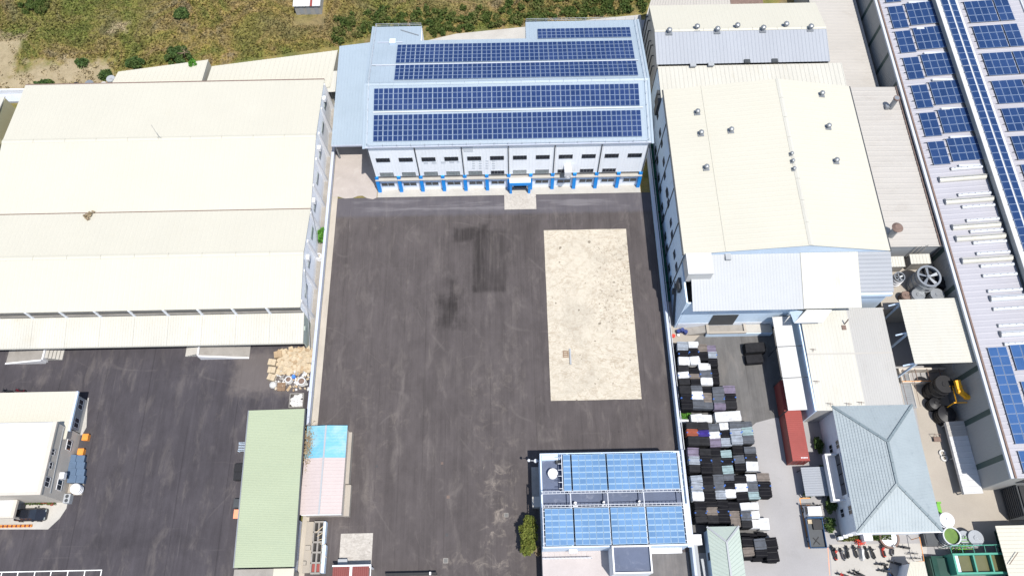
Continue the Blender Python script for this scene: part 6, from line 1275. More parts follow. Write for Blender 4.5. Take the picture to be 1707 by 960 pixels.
for i in range(6): y = yl0+(yl1-yl0)*(i+.5)/6; [MB().bar((xx, y, PZ-.1), (xx+.33, y, PZ-.1), .07).build('bracket', M['white_metal'], t) for xx in (lx[0]-.31, lx[7])]
for i, (x, w) in enumerate(((ux[2]+.3, 'left'), (lx[4]-.6, 'middle'), (lx[6]-.6, 'right'))):
    y = (yu0+yl1)/2; tag(MB().tube((x, y-.3, OZ-.1), (x, y-.3, OZ+.9), .22, n=12).box(x-.3, x+.3, y-.8, y-.5, OZ-.1, OZ+.5).build('roof_inverter', M['white_paint']), 'white vent unit on the office roof between canopies, %s one' % w, 'vent', 'vent units on the office roof')
round_tank('roof_tank', 'white domed water tank on the office roof corner', 'tank', 921.5, 788, .62, 1.1, OZ-.1, M['white_paint'], M['white_paint'], 'dome')
p = at(*SO(295, 165), OZ); tag(MB().box(p.x-.4, p.x+.4, p.y-.3, p.y+.3, OZ-.1, OZ+.35).tube((p.x-.3, p.y, OZ+.3), (p.x-.3, p.y, OZ+.7), .1, n=8).tube((p.x+.3, p.y+.1, OZ+.3), (p.x+.3, p.y+.1, OZ+.6), .1, n=8).build('pump_unit', M['dark_steel']), 'dark pump unit beside the office roof water tank', 'pump')
p = at(*SO(140, 160), OZ-2); tag(MB().tube((p.x-.7, p.y+.1, p.z), (ox0, p.y, p.z+.1), .05, n=6).tube((p.x-.05, p.y, p.z), (p.x-.05, p.y, p.z+.25), .2, .28, n=12).tube((p.x-1.0, p.y+.1, p.z-.1), (p.x-1.0, p.y+.1, p.z+.15), .16, .2, n=12).build('wall_lamp', M['white_metal']), 'white lamp arm sticking out from the office corner', 'lamp')
# side stair and low porch on the office left
a, b = at(*SO(112, 478), 3.0), at(*SO(178, 405), 3.0); MB().box(a.x, ox0-.01, a.y, b.y, 2.8, 3.0).build('side_porch', M['concrete'], OF)
MB().box(a.x+.1, ox0-.01, a.y+.2, b.y+4.6, .02, .9).build('side_steps', M['concrete_old'], OF)
# front terrace, railing, stair tower
tz = 3.6; ty = oy0-.0
MB().box(ox0, at(1020, 940, tz).x, 2, oy0-.01, .02, tz).build('terrace', M['terrace'], OF)
yr = at(950, 931, tz).y; xe = at(985, 930, tz).x
g = MB()
for i in range(14): x = ox0+.1+(xe-ox0)*i/13; g.bar((x, yr, tz), (x, yr, tz+1), .05)
g.bar((ox0, yr, tz+1), (xe, yr, tz+1), .09).bar((ox0, yr, tz+.5), (xe, yr, tz+.5), .05); g.build('terrace_rail', M['white_metal'], OF)
for i in range(9): x = ox0+.2+i*(xe-ox0)/9; MB().box(x, x+(xe-ox0)/9-.05, yr+.3, oy0-.1, tz+.005, tz+.04).build('terrace_panel', M['terrace'], OF)
p = at(955, 918, 5.5); MB().box(p.x-.55, p.x+.55, oy0-.5, oy0-.02, 5.2, 5.9).build('air_conditioner', M['white_paint'], OF)
A, B = at(1023, 956, 8.2), at(1084, 908, 8.2)
MB().box(A.x, B.x, A.y, oy0-.02, .02, 7.9).build('stair_tower', M['house_wall'], OF); MB().box(A.x+.2, B.x-.2, A.y+.2, B.y-.2, 7.9, 7.95).build('tower_roof', M['slab'], OF)
for x0_, x1_, y0_, y1_ in ((A.x-.02, A.x+.18, A.y, B.y), (B.x-.18, B.x+.02, A.y, B.y), (A.x+.19, B.x-.19, A.y, A.y+.18), (A.x+.19, B.x-.19, B.y-.18, B.y)): MB().box(x0_, x1_, y0_, y1_, 7.9, 8.4).build('tower_parapet', M['white_paint'], OF)
p = at(1098, 912, 4); MB().box(B.x+.2, ox1-.6, oy0-.7, oy0-.02, 5.0, 5.15).build('window_hood', M['white_paint'], OF)
a, b = at(1139, 911, 6.6), at(1150, 838, 6.6); MB().box(ox1+.02, b.x-.1, a.y, b.y, 6.0, 6.3).build('side_eave', M['pale_blue_wall'], OF)
a, b = at(1090, 912), at(1148, 958)
struct('office_court', rect(B.x+.05, ox1+1.2, 0, oy0-.05, .026), asphalt('office_court_ground', (.12, .115, .115)))  # mottled mid grey ground beside the stair tower
# tree at the office corner
p = at(881, 892, 2.6)
t = thing('tree', 'small dark green tree beside the office front left corner', 'tree', (p.x, p.y, 0))
tr = MB().tube((p.x, p.y, 0), (p.x+.05, p.y+.05, 1.7), .16, .11, n=10)
for i in range(8): a = i*.8; tr.tube((p.x+.05, p.y+.05, 1.5), (p.x+.9*math.cos(a), p.y+1.6*math.sin(a), 2.6+.3*(i % 3)), .07, .03, n=6)
tr.build('trunk', M['bark'], t)
leaf_mesh('crown', np.concatenate([clump_points((p.x, p.y+dy, 2.7), (1.25, 1.1, 1.3), 3600, 30, .42) for dy in (-1.55, -.3, 1.0)] + [clump_points((p.x+.2, p.y+1.9, 2.5), (.9, .7, .9), 1200, 12, .36)]), .20, M['leaf'], t)
p = at(896, 918, .5); o = leaf_mesh('shrub', clump_points((p.x, p.y, .4), (.5, .8, .5), 500, 9, .3), .17, M['leaf_dry'], origin=(p.x, p.y, 0)); tag(o, 'dry twiggy shrub at the foot of the office wall', 'shrub')

# ================================================================ LEFT SIDE SHEDS
z = 4.6; a, b, c, d = [at(x, y, z) for x, y in ((390, 946), (491, 944), (508.5, 681), (415, 684))]
t = thing('green_roof_shed', 'long open shed with a mint green ribbed roof', 'shed', ((a.x+b.x)/2, (a.y+c.y)/2, 0))
MB().ribbed(d, a, b, c, 92, .025).build('roof', M['green_roof'], t)
MB().slab([a+V((-.12, 0, .06)), a+V((.02, 0, .06)), d+V((.02, 0, .06)), d+V((-.12, 0, .06))], .3).build('gutter', M['steel'], t)
MB().slab([b+V((-.05, 0, .03)), b+V((.15, 0, .03)), c+V((.15, 0, .03)), c+V((-.05, 0, .03))], .25).build('gutter', M['dark_steel'], t)
for i in range(6):
    y = a.y+.4+(d.y-a.y-.8)*i/5
    for x in (a.x+.5, c.x-.6): MB().box(x-.1, x+.1, y-.1, y+.1, .02, z-.1).build('post', M['steel'], t)
a2, b2 = at(389, 958, 3.6), at(456, 947, 3.6); t2 = thing('lower_roof', 'weathered concrete roof edge below the mint green roof', 'roof', (a2.x, a2.y, 0)); MB().box(a2.x, b2.x, a2.y-5, a.y-.1, 3.2, 3.5).build('slab', M['concrete_old'], t2); MB().box(b2.x+.02, b.x-.3, a2.y-5, a.y-.1, 3.3, 3.6).build('cream_sheet', M['cream'], t2); MB().box(a2.x+.3, b.x-.5, a2.y-5, a.y-.4, .02, 3.2).build('walls', M['concrete_old'], t2)
def boxthing(nm, lab, cat, px_, py_, w, l, h, mat, lidmat=None, z=.02, group=None):
    p = at(px_, py_, z+h); t = thing(nm, lab, cat, (p.x, p.y, z), group)
    MB().hexa([(p.x-w*.46, p.y-l*.46, z), (p.x+w*.46, p.y-l*.46, z), (p.x+w*.46, p.y+l*.46, z), (p.x-w*.46, p.y+l*.46, z)], [(p.x-w/2, p.y-l/2, z+h*.9), (p.x+w/2, p.y-l/2, z+h*.9), (p.x+w/2, p.y+l/2, z+h*.9), (p.x-w/2, p.y+l/2, z+h*.9)]).build('body', mat, t)
    MB().box(p.x-w*.52, p.x+w*.52, p.y-l*.52, p.y+l*.52, z+h*.9, z+h*.95).box(p.x-w*.42, p.x+w*.42, p.y-l*.42, p.y+l*.42, z+h*.95, z+h).build('lid', lidmat or mat, t); return t
boxthing('waste_bin', 'upper one of two black bins under the mint roof edge', 'bin', 399, 779, 1.5, 1.15, 1.1, M['black'], group='black bins'); boxthing('waste_bin', 'lower one of two black bins under the mint roof edge', 'bin', 398, 793, 1.5, 1.15, 1.1, M['black'], group='black bins')
boxthing('machine_box', 'dark machine box beside the salmon crate', 'machine', 395, 838, 1.0, 1.2, 1.0, M['dark_steel']); boxthing('crate', 'salmon orange crate at the mint roof edge', 'crate', 394, 856, .8, 1.2, .9, M['salmon'])
p = at(404, 744, 1); t = thing('blue_rack', 'pale blue wire rack at the mint roof edge', 'rack', (p.x, p.y, .02))
for i in range(6): MB().bar((p.x-.6, p.y-.6+i*.24, .9), (p.x+.6, p.y-.6+i*.24, .9), .06).build('bar', M['blue_wall'], t)
for dx in (-.6, .6):
    for dy in (-.6, .6): MB().box(p.x+dx-.04, p.x+dx+.04, p.y+dy-.04, p.y+dy+.04, .02, .9).build('leg', M['blue_wall'], t)
# blue and pink roofed shed
z = 3.6; xa, xb = (at(510, 711, z).x+at(501, 856, z).x)/2, (at(576, 709, z).x+at(572.5, 857, z).x)/2; ya, yb = at(536, 857, z).y, at(543, 709.5, z).y; ym = at(540, 763, z).y; xm_ = at(538, 780, z+.25).x
t = thing('blue_pink_shed', 'shed roofed half in sky blue and half in pale pink sheet', 'shed', ((xa+xb)/2, (ya+yb)/2, 0))
M['pink_roof'] = sheet('pale_pink_sheet', (.41, .35, .335), .05, .4, .55, dirt=(.36, .28, .27), amt=.3)
M['sky_roof'] = sheet('sky_blue_sheet', (.13, .34, .455), .08, .16, .5, dirt=(.31, .42, .46), amt=.6, lo_=.42, hi_=.68)
for x0_, x1_, z0_, z1_ in ((xa, xm_, z, z+.3), (xm_, xb, z+.3, z)):
    MB().ribbed((x0_, yb, z0_), (x0_, ym, z0_), (x1_, ym, z1_), (x1_, yb, z1_), 11, .02).build('blue_roof_sheet', M['sky_roof'], t); MB().ribbed((x0_, ym, z0_-.02), (x0_, ya, z0_-.02), (x1_, ya, z1_-.02), (x1_, ym, z1_-.02), 16, .02).build('pink_roof_sheet', M['pink_roof'], t)
MB().box(xm_-.12, xm_+.12, ya, yb, z+.28, z+.36).build('ridge_cap', M['pale_grey_roof'], t)
MB().box(xa+.3, xb-.25, ya+.2, yb-.2, .02, z-.15).build('walls', M['beige_wall'], t); MB().box(xa+.3, xb, ya-.08, ya+.02, z-.5, z-.02).build('fascia', M['white_paint'], t)
MB().box(xb-.24, xb+.55, ya+.1, ya+4.5, .02, 1.0).box(xb-.24, xb+.25, ya+4.6, yb-.4, .02, 1.3).build('side_ledge', M['concrete_warm'], t)
p = at(515, 735, z+.2); o = leaf_mesh('dry_vine', rng.normal(size=(900, 3))*[.35, 1.5, .06]+[xa+.35, at(515, 742, z).y, z+.25], .16, M['leaf_dry'], origin=(xa, p.y, z)); tag(o, 'dead vine spreading over the edge of the blue roof', 'vine')
# trough cells below
A, B = at(517, 955, .9), at(540, 869, .9)
t = thing('concrete_troughs', 'row of roofless concrete pits with planks below the pink shed', 'trough', ((A.x+B.x)/2, (A.y+B.y)/2, .02)); w = B.x-A.x; n = 5
for i in range(n+1): y = A.y+(B.y-A.y)*i/n; MB().box(A.x, B.x, y-.12, y+.12, .02, .9).build('cross_wall', M['concrete_old'], t)
for x in (A.x-.12, (A.x+B.x)/2-.1, B.x-.1): 
    for i in range(n): y0_ = A.y+(B.y-A.y)*i/n+.121; y1_ = A.y+(B.y-A.y)*(i+1)/n-.121; MB().box(x, x+.22, y0_, y1_, .02, .88).build('side_wall', M['concrete_old'], t)
for i in range(n):
    y0_ = A.y+(B.y-A.y)*i/n+.13; y1_ = A.y+(B.y-A.y)*(i+1)/n-.13; MB().box(A.x+.12, B.x-.12, y0_, y1_, .02, .1 if i else .6).build('pit_floor', M['black'] if i else M['rust_red'], t)
for k in range(6): MB().bar((A.x+.3+.25*k, B.y-1.5-.5*k, .95), (A.x+1.6+.1*k, B.y-.4-.9*k, 1.0+.02*k), .09, .05).build('plank', M['cardboard2'], t)
MB().box(B.x+.15, B.x+.6, A.y, B.y-3.2, .02, 1.1).box(B.x+.05, B.x+.35, B.y-3.1, B.y, .02, 1.1).build('white_board', M['pale_blue_wall'], t)
a, b = at(505, 955), at(514, 870); tag(MB().box(a.x, A.x-.2, a.y, b.y, .06, .45).box(a.x+.2, A.x-.3, a.y+3, a.y+3.6, .45, .8).box(a.x+.1, a.x+.5, a.y+1, a.y+1.5, .45, .9).build('rubble_ledge', M['concrete_warm']), 'dusty ledge with scraps between the wall and the troughs', 'ledge')
z = 2.8; a, b = at(554, 943, z), at(619, 940, z)
t = thing('maroon_canopy', 'maroon canopy with white beams at the bottom of the yard', 'canopy', ((a.x+b.x)/2, a.y-1, 0)); y = a.y
wd = b.x-a.x
for i in range(2): MB().ribbed((a.x+.1+i*wd*.5, y-5, z), (a.x+wd*.45+i*wd*.5, y-5, z), (a.x+wd*.45+i*wd*.5, y-.1, z), (a.x+.1+i*wd*.5, y-.1, z), 8, .04).build('roof_panel', M['maroon'], t)
MB().box(a.x, b.x, y-.09, y+.12, z-.15, z+.08).box(a.x+wd*.45+.01, a.x+wd*.5+.09, y-5, y-.1, z-.15, z+.06).box(b.x-.12, b.x, y-5, y-.1, z-.15, z+.06).build('beam', M['white_paint'], t)
for x in (a.x+.2, b.x-.2): MB().box(x-.1, x+.1, y-.3, y-.1, .02, z-.15).build('post', M['white_paint'], t)
p = at(571, 937, .9); tag(MB().box(p.x-.6, p.x+.6, p.y-.3, p.y+.4, .06, .9).box(p.x-.65, p.x+.65, p.y-.35, p.y+.45, .9, .98).build('control_box', M['pale_grey_roof']), 'grey control box behind the maroon canopy', 'box')
a, b = at(643, 957, 1.0), at(728, 955, 1.0)
t = thing('black_gate', 'black sliding gate at the bottom edge of the yard', 'gate', ((a.x+b.x)/2, a.y, .02)); MB().box(a.x, b.x, a.y-.15, a.y+.15, 1.0, 1.25).box(a.x, b.x, a.y-.1, a.y+.1, .05, .2).build('rail', M['black'], t)
for i in range(18): x = a.x+.1+(b.x-a.x-.2)*i/17; MB().box(x-.03, x+.03, a.y-.08, a.y+.08, .2, 1.0).build('gate_bar', M['black'], t)
MB().box(b.x-1.0, b.x-.75, a.y-.2, a.y+.2, 1.251, 1.3).build('plate', M['white_paint'], t)

# ---------------------------------------------------------------- cardboard heap and scrap in the left yard corner
C0 = at(488, 603); t = thing('cardboard_heap', 'heap of flattened tan cardboard in the corner by the wall', 'cardboard', (C0.x, C0.y, .02))
lim = (at(462, 620).x, at(517, 620).x, at(490, 622).y, at(490, 582).y)
def sheet_at(par, x, y, z, w, l, th, mat, nm, tilt=.25):
    rx_, ry_, rz_ = random.uniform(-tilt, tilt), random.uniform(-tilt, tilt), random.uniform(0, 3.14)
    me = mesh_of(MB().box(-w/2, w/2, -l/2, l/2, -th/2, th/2).box(-w*.02, w*.02, -l/2, l/2, th/2, th/2+.01), nm, mat); return inst(nm, me, par, (x, y, z), (rx_, ry_, rz_))
MB().hexa([(lim[0], lim[2], .02), (lim[1], lim[2], .02), (lim[1], lim[3], .02), (lim[0], lim[3], .02)], [(lim[0]+1.2, lim[2]+1, .5), (lim[1]-.8, lim[2]+1, .55), (lim[1]-.8, lim[3]-.8, .55), (lim[0]+1.2, lim[3]-.8, .5)]).build('heap_core', M['cardboard2'], t)
for i in range(150):
    x, y = random.uniform(lim[0], lim[1]), random.uniform(lim[2], lim[3]); e = min(x-lim[0], lim[1]-x, y-lim[2], lim[3]-y)
    sheet_at(t, x, y, .12+min(.55, e*.4)+random.uniform(0, .12), random.uniform(.4, 1.1), random.uniform(.3, .8), .04, M['cardboard2'] if random.random() < .7 else M['cardboard'], 'cardboard_sheet', .3)
t = thing('scrap_paper', 'scatter of white scraps at the foot of the cardboard heap', 'scrap', (C0.x, C0.y-2, .02))
for i in range(130): P = at(random.uniform(450, 516), random.uniform(612, 651)); sheet_at(t, P.x, P.y, random.uniform(.06, .3), random.uniform(.2, .55), random.uniform(.15, .4), .05, M['paper'] if random.random() < .45 else random.choice([M['cardboard2'], M['cardboard'], M['concrete_old']]), 'scrap', .4)
for i, (x, y, s, mt_) in enumerate(((453, 603, 1.15, 'cardboard2'), (452.5, 616, 1.15, 'cardboard2'), (452, 628, 1.15, 'cardboard2'), (463, 590, 1.2, 'cardboard'), (516, 600, 1.0, 'cardboard2'))):
    p = at(x, y, .8); t = thing('carton', 'cardboard carton %s' % ('topmost in the column left of the heap', 'in the middle of the column left of the heap', 'lowest in the column left of the heap', 'large brown one at the upper left of the heap', 'pale one against the wall right of the heap')[i], 'carton', (p.x, p.y, .02))
    MB().box(p.x-s/2, p.x+s/2, p.y-s*.42, p.y+s*.42, .02, .78).build('box', M[mt_], t); MB().hexa([(p.x-s/2, p.y-s*.42, .78), (p.x-.02, p.y-s*.42, .78), (p.x-.02, p.y+s*.42, .78), (p.x-s/2, p.y+s*.42, .78)], [(p.x-s/2, p.y-s*.42, .8), (p.x-.02, p.y-s*.42, .86), (p.x-.02, p.y+s*.42, .86), (p.x-s/2, p.y+s*.42, .8)]).build('flap', M[mt_], t); t.rotation_euler = (0, 0, random.uniform(-.4, .4))
p = at(454, 641, .6); o = MB(); n = 9
for i in range(4):
    for k in range(n):
        a0, a1 = 2*math.pi*k/n, 2*math.pi*(k+1)/n; r = [.55, .6, .45, .2, .02]; h = [.02, .3, .55, .68, .7]; j = lambda q: 1+.15*math.sin(q*7)
        o.poly([(p.x+r[i]*j(k)*math.cos(a0), p.y+r[i]*j(k)*math.sin(a0), h[i]), (p.x+r[i]*j(k+1)*math.cos(a1), p.y+r[i]*j(k+1)*math.sin(a1), h[i]), (p.x+r[i+1]*j(k+1)*math.cos(a1), p.y+r[i+1]*j(k+1)*math.sin(a1), h[i+1]), (p.x+r[i+1]*j(k)*math.cos(a0), p.y+r[i+1]*j(k)*math.sin(a0), h[i+1])])
tag(o.build('plastic_bag', M['paper']), 'white plastic bag below the carton column', 'bag')
round_tank('tub', 'white open tub with dark contents, left of the pair by the heap', 'tub', 480.5, 632, .5, .9, .03, M['paper'], M['brown_steel'], 'open', M['paper']); round_tank('tub', 'white open tub with dark contents, right of the pair by the heap', 'tub', 502.5, 635, .58, 1.0, .03, M['paper'], M['brown_steel'], 'open', M['paper'])
barrel('small blue jerrycan between the two white tubs', 489, 627, .28, .6, M['blue_bag'], nm='jerrycan', cat='jerrycan')
p = at(468.5, 644, .5); t = thing('wooden_pallet', 'brown wooden pallet stack below the white tubs', 'pallet', (p.x, p.y, .02))
for L in range(3):
    for i in range(5): MB().box(p.x-.6, p.x+.6, p.y-.6+i*.26, p.y-.42+i*.26, .14+L*.17, .17+L*.17).build('slat', M['wood'], t)
    for dx in (-.55, 0, .5): MB().box(p.x+dx, p.x+dx+.08, p.y-.6, p.y+.62, .02+L*.17, .139+L*.17).build('bearer', M['wood'], t)
A, B = at(481, 679, .9), at(507, 655, .9); t = thing('scrap_crate', 'open brown crate filled with white plastic above the mint roof', 'crate', ((A.x+B.x)/2, A.y+1, .02))
for x0_, x1_, y0_, y1_ in ((A.x, B.x, A.y, A.y+.1), (A.x, B.x, B.y-.1, B.y), (A.x, A.x+.1, A.y+.11, B.y-.11), (B.x-.1, B.x, A.y+.11, B.y-.11)): MB().box(x0_, x1_, y0_, y1_, .02, .95).build('side', M['concrete_old'], t)
for i in range(26): sheet_at(t, random.uniform(A.x+.4, B.x-.4), random.uniform(A.y+.4, B.y-.4), random.uniform(.5, .8), .7, .5, .12, M['paper'], 'plastic_scrap', .3)
# alley items by the warehouse wall
p = at(537, 392, 1); o = leaf_mesh('alley_shrub', clump_points((p.x, p.y, 1.0), (.55, 1.5, 1.1), 1600, 20, .4), .2, M['leaf_bright'], origin=(p.x, p.y, 0)); tag(o, 'bright green shrub in the alley beside the left wall', 'shrub')
round_tank('alley_tank', 'small white round tank in the alley below the green shrub', 'tank', 531, 427, .5, 1.1, .03, M['white_paint'], M['beige_wall'], 'open', M['white_paint'])
# loose things on the big concrete pad
p = at(951, 596, .2); a, b = at(948, 582), at(954, 608); tag(MB().box(a.x+.05, b.x-.12, b.y, a.y, .05, .3).box(a.x+.1, b.x-.17, b.y+.1, a.y-.1, .3, .36).box(a.x+.05, b.x-.12, b.y+.9, b.y+1.0, .3, .4).build('steel_channel', M['pale_grey_roof']), 'pale steel trough lying on the concrete pad', 'trough')
p = at(943, 590, .1); t = thing('pallet_scrap', 'small broken brown pallet next to the pale steel trough', 'pallet', (p.x, p.y, .05))
for i in range(4): MB().box(p.x-.45, p.x+.45, p.y-.55+i*.3, p.y-.38+i*.3, .12, .15).build('slat', M['wood'], t)
for dx in (-.4, .3): MB().box(p.x+dx, p.x+dx+.1, p.y-.55, p.y+.55, .05, .119).build('bearer', M['wood'], t)

# ================================================================ WHITE HOUSE, BOTTOM LEFT
SL = lambda x, y: (x/3.553, 630+y/3.553)
wz = 6.9; a, b = at(*SL(338, 258), wz), at(*SL(240, 690), wz); wx1 = (a.x+b.x)/2; wy1, wy0 = a.y, b.y; wx0 = -82
WH = thing('white_roof_house', 'two storey beige house with a bright white flat roof, lower left', 'house', ((wx0+wx1)/2, (wy0+wy1)/2, 0))
MB().box(wx0, wx1-.12, wy0+.1, wy1-.1, .02, wz-.3).build('walls', M['beige_wall'], WH)
MB().box(wx0, wx1-.6, wy0+.4, wy1-.02, wz-.3, wz-.05).build('roof_coating', M['white_roof'], WH)
MB().box(wx1-.6, wx1, wy0, wy1, wz-.3, wz+.05).box(wx0, wx1-.61, wy0, wy0+.38, wz-.3, wz+.05).build('parapet', M['beige_wall'], WH)
ww = window_mesh(1.5, 1.3, 2, M['white_paint'], M['glass'], 'lefthouse'); wx = wx1-.12
for x, y, s in ((408, 397, 1), (352, 632, 1), (314, 437, .6), (280, 614, .9), (300, 517, .6)):
    p = at_x(*SL(x, y), wx+.03); w_ = inst('window', ww[0], WH, (wx+.03, p.y, p.z), (0, 0, math.pi/2)); w_.scale = (s, 1, s); inst('pane', ww[1], w_, (wx+.03, p.y, p.z))
p = at_x(*SL(372, 583), wx+.1); MB().box(wx+.03, wx+.7, p.y-.45, p.y+.45, 2.6, 3.3).build('air_conditioner', M['white_paint'], WH)
MB().tube((wx+.06, wy0+.6, 4.6), (wx+.06, wy1-.4, 4.9), .04, n=6).build('wall_pipe', M['pale_grey_roof'], WH)
# cream roofed rear part
rz = 4.3; a, b = at(*SL(458, 78), rz), at(*SL(400, 312), rz)
t = thing('rear_workshop', 'low cream roofed workshop behind the white roof house', 'building', (-72, a.y-3, 0))
MB().ribbed((-86, b.y-1.2, rz), (a.x-.1, b.y-1.2, rz), (a.x-.1, a.y, rz), (-86, a.y, rz), 36, .012).build('roof', M['cream'], t)
MB().box(a.x-.1, a.x+.15, b.y-.0, a.y, rz-.35, rz+.02).build('gutter', M['pale_blue_wall'], t); MB().box(-86, a.x-.5, wy1+.05, a.y-.2, .02, rz-.12).build('walls', M['grey_wall'], t)
for x, y in ((500, 170), (472, 275)):
    p = at_x(*SL(x, y), a.x-.47); o = inst('window', ww[0], t, (a.x-.46, p.y, 1.9), (0, 0, math.pi/2)); inst('pane', ww[1], o, (a.x-.46, p.y, 1.9))
P = at(*SL(520, 120)); Q = at(*SL(470, 330)); struct('house_apron', MB().prism([(a.x-.6, P.y), (P.x+.2, P.y+.1), (P.x+.3, P.y-1.5), (Q.x+.9, Q.y+1), (Q.x+.5, Q.y-.2), (a.x-.6, Q.y-.2)], .02, .1), M['concrete'])
for i, (x, y, rr) in enumerate(((503, 348, .2), (475, 435, .6))):
    t_ = boxthing('orange_crate', ('upper', 'lower')[i]+' orange plastic crate beside the white roof house', 'crate', *SL(x, y), .85, .95, .8, M['orange'])
for i in range(4):
    a, b = at(*SL(452, 473+41*i), 1.4), at(*SL(480, 473+41*i), 1.4); y = a.y
    t = thing('blue_bin', 'faded blue lidded bin, %s of the four by the house wall' % ('topmost', 'second', 'third', 'lowest')[i], 'bin', (a.x, y, .02), 'four blue bins by the house wall')
    x0_, x1_ = at(*SL(402, 473+41*i), 1.4).x, at(*SL(505, 473+41*i), .6).x
    MB().hexa([(x0_, y-.5, .02), (x1_-.1, y-.5, .02), (x1_-.1, y+.5, .02), (x0_, y+.5, .02)], [(x0_, y-.52, 1.35), (x1_, y-.52, .8), (x1_, y+.52, .8), (x0_, y+.52, 1.35)]).build('body', M['blue_bin'], t)
    MB().hexa([(x0_-.03, y-.54, 1.36), (x1_*.5+x0_*.5, y-.54, 1.10), (x1_*.5+x0_*.5, y+.54, 1.10), (x0_-.03, y+.54, 1.36)], [(x0_-.03, y-.54, 1.46), (x1_*.5+x0_*.5, y-.54, 1.2), (x1_*.5+x0_*.5, y+.54, 1.2), (x0_-.03, y+.54, 1.46)]).build('lid', M['blue_bin'], t)
p = at(*SL(450, 658)); tag(MB().box(p.x-1.0, p.x+1.1, p.y-.85, p.y+.8, .02, .22).build('tank_plinth', M['concrete_warm']), 'square concrete plinth under the white water tank', 'plinth')
round_tank('house_tank', 'white round water tank beside the four blue bins', 'tank', *SL(443, 652), .68, 1.3, .22, M['white_paint'], M['white_paint'], 'dome')
p = at(*SL(397, 712), .8); t = thing('condenser_unit', 'grey two fan outdoor unit below the white water tank', 'condenser', (p.x, p.y, .02)); MB().box(p.x-.45, p.x+.45, p.y-.65, p.y+.65, .02, .9).build('case', M['pale_grey_roof'], t)
for dy in (-.3, .3): MB().tube((p.x, p.y+dy, .9), (p.x, p.y+dy, .93), .25, n=16).build('fan', M['dark_steel'], t)
# car port, car, planter, forecourt
P = [at(*SL(x, y)) for x, y in ((100, 720), (405, 720), (395, 770), (355, 830), (285, 895), (-40, 895), (-40, 720))]
struct('forecourt', MB().prism([(q.x, q.y) for q in P], .02, .08), M['concrete'])
lz = 3.2; a, b = at(*SL(108, 700), lz), at(*SL(85, 828), lz)
t = thing('car_port', 'small flat white roofed car port in front of the white roof house', 'car port', (a.x-4, a.y-1.5, 0)); x1_ = (a.x+b.x)/2
MB().box(-84, x1_-.5, b.y+.2, wy0+.05, lz-.1, lz).build('roof_coating', M['white_roof'], t); MB().box(x1_-.49, x1_, b.y, wy0+.05, lz-.3, lz+.15).box(-84, x1_-.5, b.y, b.y+.19, lz-.3, lz+.15).build('parapet', M['beige_wall'], t)
for x in (x1_-.4, x1_-6): MB().box(x-.12, x+.12, b.y+.1, b.y+.34, .08, lz-.3).build('post', M['beige_wall'], t)
def car(lab, x, y, rz, paint, group=None, z=.02, L=4.3):
    t = thing('car', lab, 'car', (0, 0, 0), group); W = 1.75
    prof = [(-L/2, .45, .62), (-L/2+.08, .78, .9), (-L*.28, .86, .98), (-L*.02, .86, .98), (L*.2, .86, .92), (L/2-.25, .80, .82), (L/2, .62, .6)]
    b = MB(); rings = []
    for y_, hw, h in prof:
        hw *= W/1.75; rings.append([(-hw, y_, .25), (hw, y_, .25), (hw, y_, h*.78), (hw*.9, y_, h), (-hw*.9, y_, h), (-hw, y_, h*.78)])
    for r0_, r1_ in zip(rings, rings[1:]):
        for i in range(6): j = (i+1) % 6; b.poly([r0_[i], r0_[j], r1_[j], r1_[i]][::-1])
    b.poly(rings[0]); b.poly(rings[-1][::-1]); b.build('body', paint, t, smooth=False)
    c = MB().hexa([(-.72, -L*.36, .97), (.72, -L*.36, .97), (.72, L*.2, .9), (-.72, L*.2, .9)], [(-.58, -L*.24, 1.42), (.58, -L*.24, 1.42), (.56, L*.06, 1.42), (-.56, L*.06, 1.42)]).build('cabin_glass', M['glass'], t)
    MB().hexa([(-.60, -L*.25, 1.421), (.60, -L*.25, 1.421), (.58, L*.07, 1.421), (-.58, L*.07, 1.421)], [(-.54, -L*.22, 1.47), (.54, -L*.22, 1.47), (.52, L*.05, 1.47), (-.52, L*.05, 1.47)]).build('roof', paint, t)
    for sx in (-1, 1):
        MB().box(sx*.55-.17, sx*.55+.17, L/2-.16, L/2-.02, .6, .72).build('headlight', M['glass_pale'], t); MB().box(sx*.92-.1, sx*.92+.1, L*.14, L*.2, .95, 1.08).build('mirror', paint, t)
        for y_ in (-L*.3, L*.3):
            o = MB().tube((sx*.72, y_, .32), (sx*.9, y_, .32), .32, n=18).build('wheel', M['rubber'], t); MB().tube((sx*.73, y_, .32), (sx*.91, y_, .32), .19, n=12).build('rim', M['steel'], o)
    t.location = (x, y, z); t.rotation_euler = (0, 0, rz); return t
p = at(*SL(185, 808), .9); car('black car nosing out of the car port', p.x-.2, p.y, -math.pi/2, M['car_black'], z=.08, L=4.4)
A, B = at(*SL(-40, 885), .3), at(*SL(190, 866), .3); t = thing('brick_planter', 'orange brick edged planter along the forecourt', 'planter', ((A.x+B.x)/2, A.y, .02)); n = 26
for i in range(n): x = A.x+(B.x-A.x)*i/n; MB().box(x+.02, x+(B.x-A.x)/n-.02, A.y, A.y+.2, .02, .35).box(x+.02, x+(B.x-A.x)/n-.02, B.y-.2, B.y, .02, .35).build('brick', M['orange'] if i % 3 else M['rust_red'], t)
MB().box(A.x, B.x, A.y+.2, B.y-.2, .02, .28).build('soil', M['soil'], t)
pts = [at(*SL(rng.uniform(150, 330), rng.uniform(712, 750)), .4) for _ in range(700)]; o = leaf_mesh('flower_pots', [tuple(q+V((0, 0, random.uniform(-.2, .3)))) for q in pts], .17, M['leaf_hedge'], origin=(pts[0].x, pts[0].y, .02)); tag(o, 'row of leafy potted plants along the house front', 'plant'); o.name = 'potted_plants'
